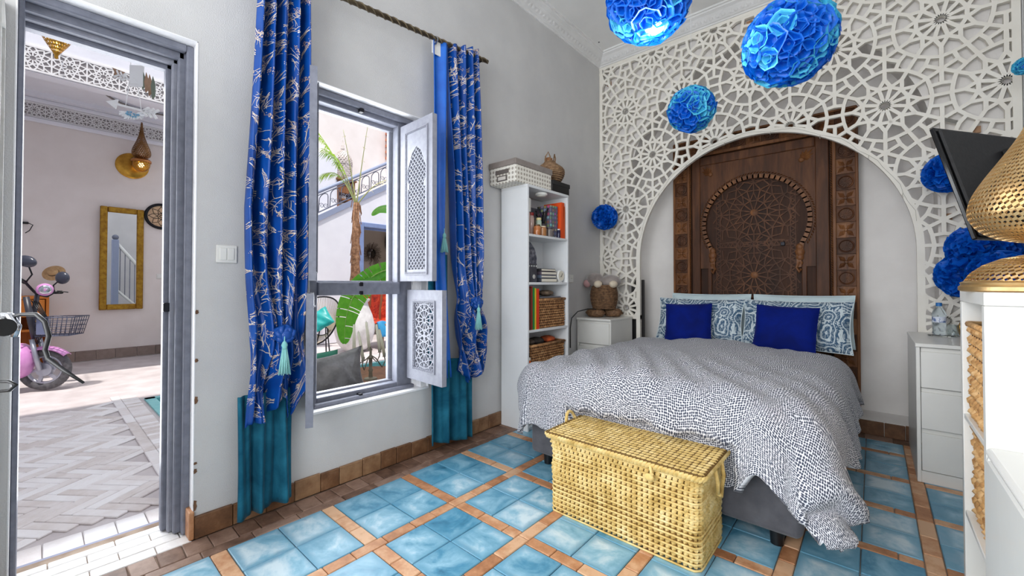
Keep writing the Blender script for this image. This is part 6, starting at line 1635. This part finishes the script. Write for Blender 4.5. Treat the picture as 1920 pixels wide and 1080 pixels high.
while y < 1.0:
    b = MB(); y1 = y+.20; pts = [(XS-.03, y, zl(y)+.14)]+[(XS-.03, y+.1-.085*cos(pi*q/8), hz(y+.1)-.17+.085*sin(pi*q/8)+(.59*(-.085*cos(pi*q/8)))) for q in range(9)]+[(XS-.03, y1-.015, zl(y1)+.14)]
    b.tube(pts, .009, 5)
    c = V(XS-.03, y+.1, zl(y+.1)+.22)
    for s in (-1, 1): b.tube([c+V(0, s*(.012+.042*(1-q/14))*cos(q*.62)*.9+s*.04, (.012+.042*(1-q/14))*sin(q*.62)) for q in range(14)], .006, 4)
    b.build('baluster_arch', M_RAIL, rl, smooth=True); y += .22; k += 1
MB().cbox(XS-.09, XS+.03, 1.0, 1.13, zl(1.05), hz(1.05)+.14, .01).build('newel', plain('blue_grey_paint', (150, 160, 186), None, .5), rl); MB().ball((XS-.03, 1.06, hz(1.05)+.21), .07, 12, 8).build('finial', M_RAIL, rl, smooth=True)
# upper landing: white pier, wooden stand, pierced lantern, tiled gable
pr_ = struct('trim_3'); MB().box(XF, -6.25, -1.3, .0, 2.3, 3.86).build('pier', M_PWHITE, pr_)
br = struct('trim_4')
for k in range(10): MB().cbox(XF, XF+.16, 1.42+.025*(k % 2), 2.2, 4.2+.075*k, 4.268+.075*k, .01).build('roof_tile', plain('orange_brick', (214, 132, 92), (190, 104, 66), .7), br)
ws = thing('wooden_stand', 'brown wooden stand carrying the white lantern on the stair landing', 'stand', (-6.4, .2, 2.55)); M_BRW = m_wood('brown_wood', [(.3, (104, 64, 40)), (.7, (158, 108, 72))])
MB().cbox(-6.60, -6.2, -.03, .42, 3.36, 3.40, .005).build('top', M_BRW, ws)
for yy in (.0, .36): MB().cbox(-6.58, -6.22, yy, yy+.03, 2.75, 3.36, .004).build('side_panel', M_BRW, ws)
MB().cbox(-6.58, -6.24, .03, .36, 2.95, 2.98, .004).build('shelf', M_BRW, ws); MB().cbox(-6.56, -6.24, .03, .36, 3.1, 3.34, .004).build('drawer', M_BRW, ws)
lt_ = thing('white_lantern', 'large white pierced metal lantern on the stair landing', 'lantern', (-6.4, .19, 3.40)); M_LW = plain('chalky_metal', (216, 206, 200), (186, 174, 168), .6, metal=.2)
lc1 = (-6.4, .19, 3.40)
pierced([(.16, 0), (.20, .04), (.20, .30), (.21, .34)], 20, 8, .002, .62, 1, lc1).build('body', M_LW, lt_); pierced(smooth_prof([(.21, .34), (.20, .45), (.15, .56), (.07, .64), (.03, .67)]), 20, 9, .002, .6, 2, lc1).build('dome', M_LW, lt_)
MB().lathe([(.03, .67), (.045, .70), (.02, .73), (.03, .76), (.012, .79), (.010, .86), (.001, .90)], 14, tr(*lc1), cap=False).build('finial', M_LW, lt_, smooth=True)
sm_ = thing('sunburst_mirror', 'round mirror with dark twig rays inside the blue doorway', 'mirror', (XF+.03, 1.04, 1.6)); MS = frame(V(XF+.03, 1.04, 1.865), V(0, 1, 0), V(0, 0, 1), V(1, 0, 0))
MB().lathe([(.115, 0), (.11, .02), (.001, .022)], 28, MS, cap=False).build('glass', t.m if False else plain('dark_mirror', (90, 84, 80), None, .1, metal=.8), sm_, smooth=True)
b = MB()
for k in range(46):
    a = 2*pi*k/46+R.uniform(-.05, .05); r = R.uniform(.20, .30); b.tube([MS @ V(.10*cos(a), .10*sin(a), .01), MS @ V(.17*cos(a+.05), .17*sin(a+.05), .03), MS @ V(r*cos(a-.06), r*sin(a-.06), .02)], .006, 4)
b.build('twig_rays', plain('dark_twig', (96, 78, 64), None, .8), sm_)['kind'] = 'stuff'
hg_ = thing('hanging_weave', 'dark oval woven hanging at the right of the blue doorway', 'wall decoration', (XF+.03, 1.52, 1.9)); MB().ball((XF+.06, 1.49, 2.16), .10, 14, 12, sc=(.3, 1, 2.6)).build('weave', plain('charcoal_weave', (52, 50, 50), (84, 80, 78), .9, scale=60, bump=.5), hg_, smooth=True)
# planter with palm
VX, VY = -4.50, -.52
pt_ = thing('white_planter_jar', 'large whitewashed clay jar planter beside the chair in the courtyard', 'planter', (VX, VY, PZF))
M_JAR = plain('whitewashed_clay', (230, 228, 228), (206, 202, 202), .8, scale=7, bump=.2, bscale=20)
MB().lathe([(.13, 0), (.20, .03), (.29, .16), (.33, .32), (.33, .45), (.29, .62), (.225, .78), (.215, .84), (.245, .87), (.25, .90), (.20, .90), (.185, .80), (.001, .78)], 36, tr(VX, VY, PZF), cap=False).build('jar', M_JAR, pt_, smooth=True, angle=50)
MB().lathe([(.19, .80), (.001, .82)], 24, tr(VX, VY, PZF), cap=False).build('soil', plain('soil', (64, 48, 38), None, .95), pt_)
pm_ = thing('palm_tree', 'slender palm with a shaggy brown trunk growing from the white jar', 'palm', (VX, VY, PZF+.80))
M_TRUNK = m_straw('palm_trunk', [(.3, (104, 70, 48)), (.5, (150, 108, 78)), (.75, (186, 146, 112))], 22); tp = [(VX, VY, .78), (VX+.02, VY-.01, 1.3), (VX+.05, VY-.02, 1.9), (VX+.07, VY-.02, 2.55)]
MB().tube(tp, [.085, .075, .068, .05], 12).build('trunk', M_TRUNK, pm_, smooth=True)
b = MB()
for k in range(60):
    f = R.random(); a = R.uniform(0, 6.3); z = .85+1.7*f; x = VX+.07*f; b.tube([(x+.066*cos(a), VY-.02*f+.066*sin(a), z+.10), (x+.078*cos(a), VY-.02*f+.078*sin(a), z), (x+.088*cos(a), VY-.02*f+.088*sin(a), z-.06)], .007, 4)
b.build('bark_fibre', M_TRUNK, pm_)['kind'] = 'stuff'
def m_leaf(name, c, c2, tr_=.35):
    return m_paper(name, c, c2, tr_)
M_FROND = m_leaf('palm_green', (120, 168, 40), (176, 210, 84)); M_STALK = plain('palm_stalk', (190, 196, 130), None, .6); M_DRYL = m_leaf('dry_frond', (206, 200, 150), (222, 216, 176))
top = V(VX+.07, VY-.02, 2.50)
def frond(end, droop, n, L, m, name='frond'):
    end = V(*end); pts = [top+(end-top)*(k/14)+V(0, 0, droop*sin(pi*k/14)) for k in range(15)]
    f = MB(); f.tube(pts, [.012-.0006*k for k in range(15)], 5); fo = f.build(name, M_STALK, pm_, smooth=True); lf = MB()
    for k in range(n):
        q = .35+.65*k/n; i = min(13, int(q*14)); p = pts[i]+(pts[i+1]-pts[i])*(q*14-i); d = (pts[i+1]-pts[i]).normalized(); s = d.cross(V(0, 0, 1)).normalized()
        for sg in (-1, 1):
            LL = L*(1-.4*abs(q-.6))*R.uniform(.8, 1.1); e = p+d*LL*.55+s*sg*LL*.55+V(0, 0, -LL*R.uniform(.25, .7)); w = V(0, 0, 1).cross((e-p)).normalized()*.010; mid = (p+e)/2+V(0, 0, LL*.12)
            lf.add([p-w*.5, p+w*.5, mid+w, mid-w, e], [(0, 1, 2, 3), (3, 2, 4)])
    o = lf.build('leaflets', m, fo); o['kind'] = 'stuff'
frond((-4.86, -1.06, 3.80), .12, 26, .34, M_FROND); frond((-4.66, -.98, 3.42), .22, 26, .36, M_FROND); frond((-4.20, -.46, 3.88), .05, 4, .10, M_DRYL); frond((-3.88, -.16, 2.95), .12, 10, .16, M_DRYL); frond((-4.40, -.80, 3.75), .05, 6, .1, M_DRYL); frond((-4.75, -1.0, 3.0), .25, 16, .25, M_FROND)
# big banana leaves reaching in from the right
bn = thing('banana_plant', 'banana plant with broad green leaves reaching in at the right of the window', 'plant', (-1.75, -1.05, PZF))
M_BAN = m_leaf('banana_leaf', (70, 150, 30), (112, 190, 52), .45); M_BANR = plain('leaf_rib', (170, 206, 110), None, .5)
MB().lathe([(.16, 0), (.20, .25), (.21, .30), (.18, .30), (.17, .26), (.001, .26)], 24, tr(-1.55, -1.0, PZF), cap=False).build('pot', m_clay('terracotta_pot', [(.3, (150, 84, 54)), (.7, (184, 112, 76))]), bn, smooth=True, angle=50)
MB().tube([(-1.55, -1.0, .2), (-1.57, -1.0, .8), (-1.60, -1.02, 1.2)], [.06, .05, .035], 10).build('stem', plain('banana_stem', (120, 150, 70), (96, 124, 58), .6), bn, smooth=True)
def bleaf(pts, w, nrm, slits=0, fold=.25):
    P = [V(*p) for p in pts]; nrm = V(*nrm).normalized(); n = 28
    def cr(t):
        t = min(max(t, 0), .9999)*(len(P)-1); i = int(t); f = t-i; p0, p1, p2, p3 = P[max(i-1, 0)], P[i], P[i+1], P[min(i+2, len(P)-1)]
        return .5*((2*p1)+(p2-p0)*f+(2*p0-5*p1+4*p2-p3)*f*f+(3*p1-p0-3*p2+p3)*f**3)
    MBt = MB(); MBt.tube([cr(k/20) for k in range(21)], [.010-.0004*k for k in range(21)], 6); ro = MBt.build('leaf_rib', M_BANR, bn, smooth=True)
    lm = MB()
    for sg in (-1, 1):
        gaps = set(R.sample(range(4, n-2), slits)) if slits else set()
        for k in range(n):
            if k in gaps: f1 = .82
            else: f1 = 1.0
            for (ka, kb) in ((k/n, (k+f1)/n),):
                q = []
                for tt in (ka, kb):
                    c = cr(.12+.88*tt); d = (cr(min(1, .12+.88*tt+.02))-cr(.12+.88*tt-.02)).normalized(); s = d.cross(nrm).normalized(); ww = w*(sin(pi*min(1, tt*.93+.06))**.6)
                    q.append([c+s*sg*ww*x+nrm*(fold*ww*x*(1-x*.9))-d*(.0) + V(0, 0, -ww*.12*x*x) for x in (0, .5, 1.0)])
                b0 = len(lm.v); lm.v += [tuple(x) for x in q[0]+q[1]]; lm.f += [(b0, b0+1, b0+4, b0+3), (b0+1, b0+2, b0+5, b0+4)]
    lm.build('leaf_blade', M_BAN, ro, smooth=True)
bleaf([(-1.60, -1.02, 1.2), (-1.95, -1.28, 1.36), (-2.23, -1.50, 1.24), (-2.42, -1.66, 1.17)], .10, (.5, -.4, .75), 2)
bleaf([(-1.60, -1.02, 1.2), (-2.05, -1.38, 1.32), (-2.36, -1.60, 1.10), (-2.48, -1.70, .78), (-2.50, -1.72, .42)], .15, (.75, -.62, .2), 8)
bleaf([(-1.60, -1.02, 1.2), (-1.78, -1.14, 1.75), (-1.98, -1.30, 2.02), (-2.14, -1.44, 2.06), (-2.24, -1.52, 1.98)], .12, (.45, -.4, .8), 0)
# string chair with teal cushion
ac = thing('string_chair', 'round string chair with black iron legs in the courtyard', 'chair', (-4.0, -1.35, PZF)); M_STR = plain('cream_cord', (222, 206, 188), None, .7)
cc = V(-4.05, -1.38, .62); cx_ = V(.75, .66, 0).normalized(); cn_ = V(.62, -.62, .48).normalized(); cn_ = (cn_-cx_*cn_.dot(cx_)).normalized(); cy_ = cn_.cross(cx_); cy_ = cy_ if cy_.z > 0 else -cy_
ring = [cc+cx_*(.36*cos(2*pi*k/40))+cy_*(.40*sin(2*pi*k/40))+cn_*(.06*cos(4*pi*k/40)) for k in range(40)]; hub = cc-cn_*.26-cy_*.10
MB().tube(ring, .012, 7, True).build('hoop', M_IRON, ac, smooth=True)
small = [hub+cx_*(.11*cos(2*pi*k/40))+cy_*(.07*sin(2*pi*k/40)) for k in range(40)]; MB().tube(small, .009, 6, True).build('inner_hoop', M_IRON, ac, smooth=True)
b = MB()
for k in range(0, 80):
    i = k % 40; f = .5 if k >= 40 else 0; p = ring[i].lerp(ring[(i+1) % 40], f); q = small[i].lerp(small[(i+1) % 40], f); b.tube([p, p.lerp(q, .5)-cn_*.05, q], .0045, 4)
b.build('cord_weave', M_STR, ac)['kind'] = 'stuff'
for (dx, dy) in ((.18, -.14), (.26, .10), (-.24, -.12), (-.14, .22)):
    e = V(cc.x+dx, cc.y+dy, PZF+.01); MB().tube([hub+(V(dx, dy, 0))*.4+V(0, 0, .04), e], .010, 6).build('leg', M_IRON, ac, smooth=True)
MB().tube([(cc.x+.18, cc.y-.14, .20), (cc.x-.24, cc.y-.12, .20)], .008, 6).build('stretcher', M_IRON, ac)
def flat_pillow(name, label, c, ex, ez, w, h, t_, m, pn=.06):
    o = thing(name, label, 'cushion', tuple(c-ez*h*.5)); en_ = ex.cross(ez); b2 = MB()
    for sd2 in (-1, 1):
        b2.grid(lambda u, v, sd2=sd2: c+ex*((u*2-1)*w/2*(1-pn*(1-(v*2-1)**2)))+ez*((v*2-1)*h/2*(1-pn*(1-(u*2-1)**2)))+en_*(sd2*t_/2*max(0, 1-abs(u*2-1)**3)**.5*max(0, 1-abs(v*2-1)**3)**.5+.006*sin(u*14+v*9)), 20, 20, flip=sd2 > 0)
    b2.build('cover', m, o, smooth=True); return o
M_TURQ = plain('turquoise_satin', (20, 150, 150), (40, 174, 170), .4)
flat_pillow('cushion', 'turquoise satin cushion on the string chair', cc-cn_*.06+cx_*.03, (cx_+cy_*.75).normalized(), (cy_-cx_*.75).normalized(), .34, .34, .13, M_TURQ)
# red throw and blue cloth on a low bench in front of the doorway
bn2 = thing('low_bench', 'low bench under a red throw in front of the blue doorway', 'bench', (-4.6, .2, PZF)); MB().cbox(-4.95, -4.35, -.12, .75, .36, .42, .01).build('seat', M_BRW, bn2)
for (x, y) in ((-4.92, -.09), (-4.40, -.09), (-4.92, .70), (-4.40, .70)): MB().cbox(x, x+.05, y, y+.05, PZF, .36, .005).build('leg', M_BRW, bn2)
MB().cbox(-4.95, -4.88, -.12, .75, .42, 1.10, .01).build('backrest', M_BRW, bn2)
t2 = NT('red_ikat_cloth'); v = t2.coord('Object'); t2.set(Color=t2.ramp(t2.noise(v, 9, 5, .6, 1.2), [(.3, (110, 24, 18)), (.5, (186, 52, 26)), (.7, (222, 96, 50))]), Roughness=.8)
rt_ = thing('red_throw', 'rust red patterned throw draped over the courtyard bench', 'throw', (-4.5, .3, .42))
MB().grid(lambda u, v: (-4.86+.03*sin(u*26)+.45*max(0, v-.62)/.38, -.20+.98*u+.02*sin(v*9), (1.13-.68*min(1, v/.62))+.02*sin(u*18+v*5)), 50, 24).build('cloth', t2.m, rt_, smooth=True, solid=.008)
bt = thing('blue_cloth', 'bright blue cloth hanging over the front of the courtyard bench', 'cloth', (-4.3, .1, .3)); MB().grid(lambda u, v: (-4.40+.09*v+.02*sin(u*20), -.16+.9*u, .455-.28*v*v+.02*sin(u*15)), 40, 12).build('cloth', plain('sky_blue_cloth', (50, 150, 200), (30, 120, 180), .6, scale=6), bt, smooth=True, solid=.006)
# just outside the sill: bench with grey leather cushion, round table, candelabrum
ob = thing('sill_bench', 'low masonry bench outside below the window sill', 'bench', (-.6, -2.9, PZF)); MB().cbox(-.86, -.36, -3.6, -2.50, PZF, .33, .01).build('seat', M_PWHITE, ob)
M_LEATH = plain('silver_grey_leather', (104, 102, 100), (70, 68, 66), .26, scale=9, bump=.5, bscale=26, bdist=.012, metal=.2)
flat_pillow('leather_cushion', 'shiny grey leather cushion leaning outside the window', V(-.60, -2.80, .475), V(.16, .97, .13).normalized(), V(-.30, 0, .95).normalized(), .54, .36, .20, M_LEATH, .14)
flat_pillow('cushion', 'green cushion showing above the grey leather one', V(-.78, -2.86, .47), V(.05, 1, .02).normalized(), V(-.2, 0, .98).normalized(), .46, .34, .12, plain('bottle_green', (20, 110, 84), None, .6))
rtb = thing('round_table', 'round brown wooden table outside the window under the candelabrum', 'table', (-1.0, -2.25, PZF)); MB().lathe([(.30, .30), (.36, .31), (.37, .335), (.36, .36), (.001, .362)], 44, tr(-.98, -2.25, 0), cap=False).build('top', M_BRW, rtb, smooth=True, angle=40); MB().lathe([(.20, PZF), (.16, .05), (.10, .15), (.14, .29)], 24, tr(-.98, -2.25, 0)).build('pedestal', M_BRW, rtb, smooth=True)
cdl = thing('candelabrum', 'five-armed metal candelabrum outside the window', 'candelabrum', (-.80, -2.355, .36)); M_CAND = plain('verdigris_metal', (150, 142, 122), (112, 106, 92), .5, metal=.5); K0 = V(-.80, -2.355, .362)
MB().lathe([(.055, 0), (.05, .012), (.018, .02), (.014, .06), (.020, .075), (.013, .09), (.014, .17), (.020, .18), (.010, .20), (.010, .255)], 18, tr(*K0)).build('stem', M_CAND, cdl, smooth=True, angle=50)
arms = [(-.135, .225), (-.078, .165), (0, .235), (.072, .215), (.140, .165)]; M_WAX = m_paper('cream_wax', (240, 238, 216), (246, 244, 226), .45)
for k, (dy, dz) in enumerate(arms):
    e = K0+V(.02*((k % 2)*2-1), dy, dz)
    if k != 2: MB().tube([K0+V(0, 0, .20), K0+V(0, dy*.35, .215-.05), K0+V(0, dy*.75, min(.19, dz-.05)-.03), K0+V(.01*((k % 2)*2-1), dy*1.02, dz-.035), e], .005, 6).build('arm', M_CAND, cdl, smooth=True)
    MB().lathe([(.018, 0), (.013, .006), (.013, .028), (.015, .030)], 14, tr(*e)).build('candle_cup', M_CAND, cdl, smooth=True, angle=40)
    cs = thing('candle', ('leftmost cream candle in the candelabrum', 'second cream candle from the left in the candelabrum', 'middle cream candle in the candelabrum', 'second cream candle from the right in the candelabrum', 'rightmost cream candle in the candelabrum')[k], 'candle', tuple(e+V(0, 0, .006)), 0, 'candles in the candelabrum')
    lean = (.0, -.042, -.030, -.034, -.050)[k]; MB().tube([e+V(0, 0, .008), e+V(0, lean*.5, .13), e+V(0, lean, .235)], [.0135, .0125, .009], 10).build('wax', M_WAX, cs, smooth=True); MB().tube([e+V(0, lean, .234), e+V(0, lean, .246)], .0015, 4).build('wick', M_BLACK, cs)
# stair rail on the near side, seen only in the gold mirror
nr = thing('near_stair_railing', 'white stair rail with iron scrollwork seen only in the gold mirror', 'railing', (-.9, -1.6, PZF))
MB().cbox(-.95, -.83, -1.80, -1.68, PZF, 2.30, .01).build('newel', plain('blue_grey_paint', (150, 160, 186), None, .5), nr); MB().ball((-.89, -1.74, 2.36), .07, 12, 8).build('finial', M_RAIL, nr, smooth=True)
MB().tube([(-.89, -1.72, 2.22), (-.89, -.92, 1.15)], .04, 8).build('handrail', M_WHITE, nr, smooth=True)
for k in range(8):
    y = -1.64+.1*k; MB().tube([(-.89, y, 2.18-(y+1.72)*1.33), (-.89, y, 1.0-(y+1.72)*1.1)], .009, 6).build('baluster', M_RAIL, nr)
MB().tube([(-.89, -1.72, 1.0), (-.89, -.92, .12)], .03, 8).build('lower_rail', M_WHITE, nr, smooth=True)
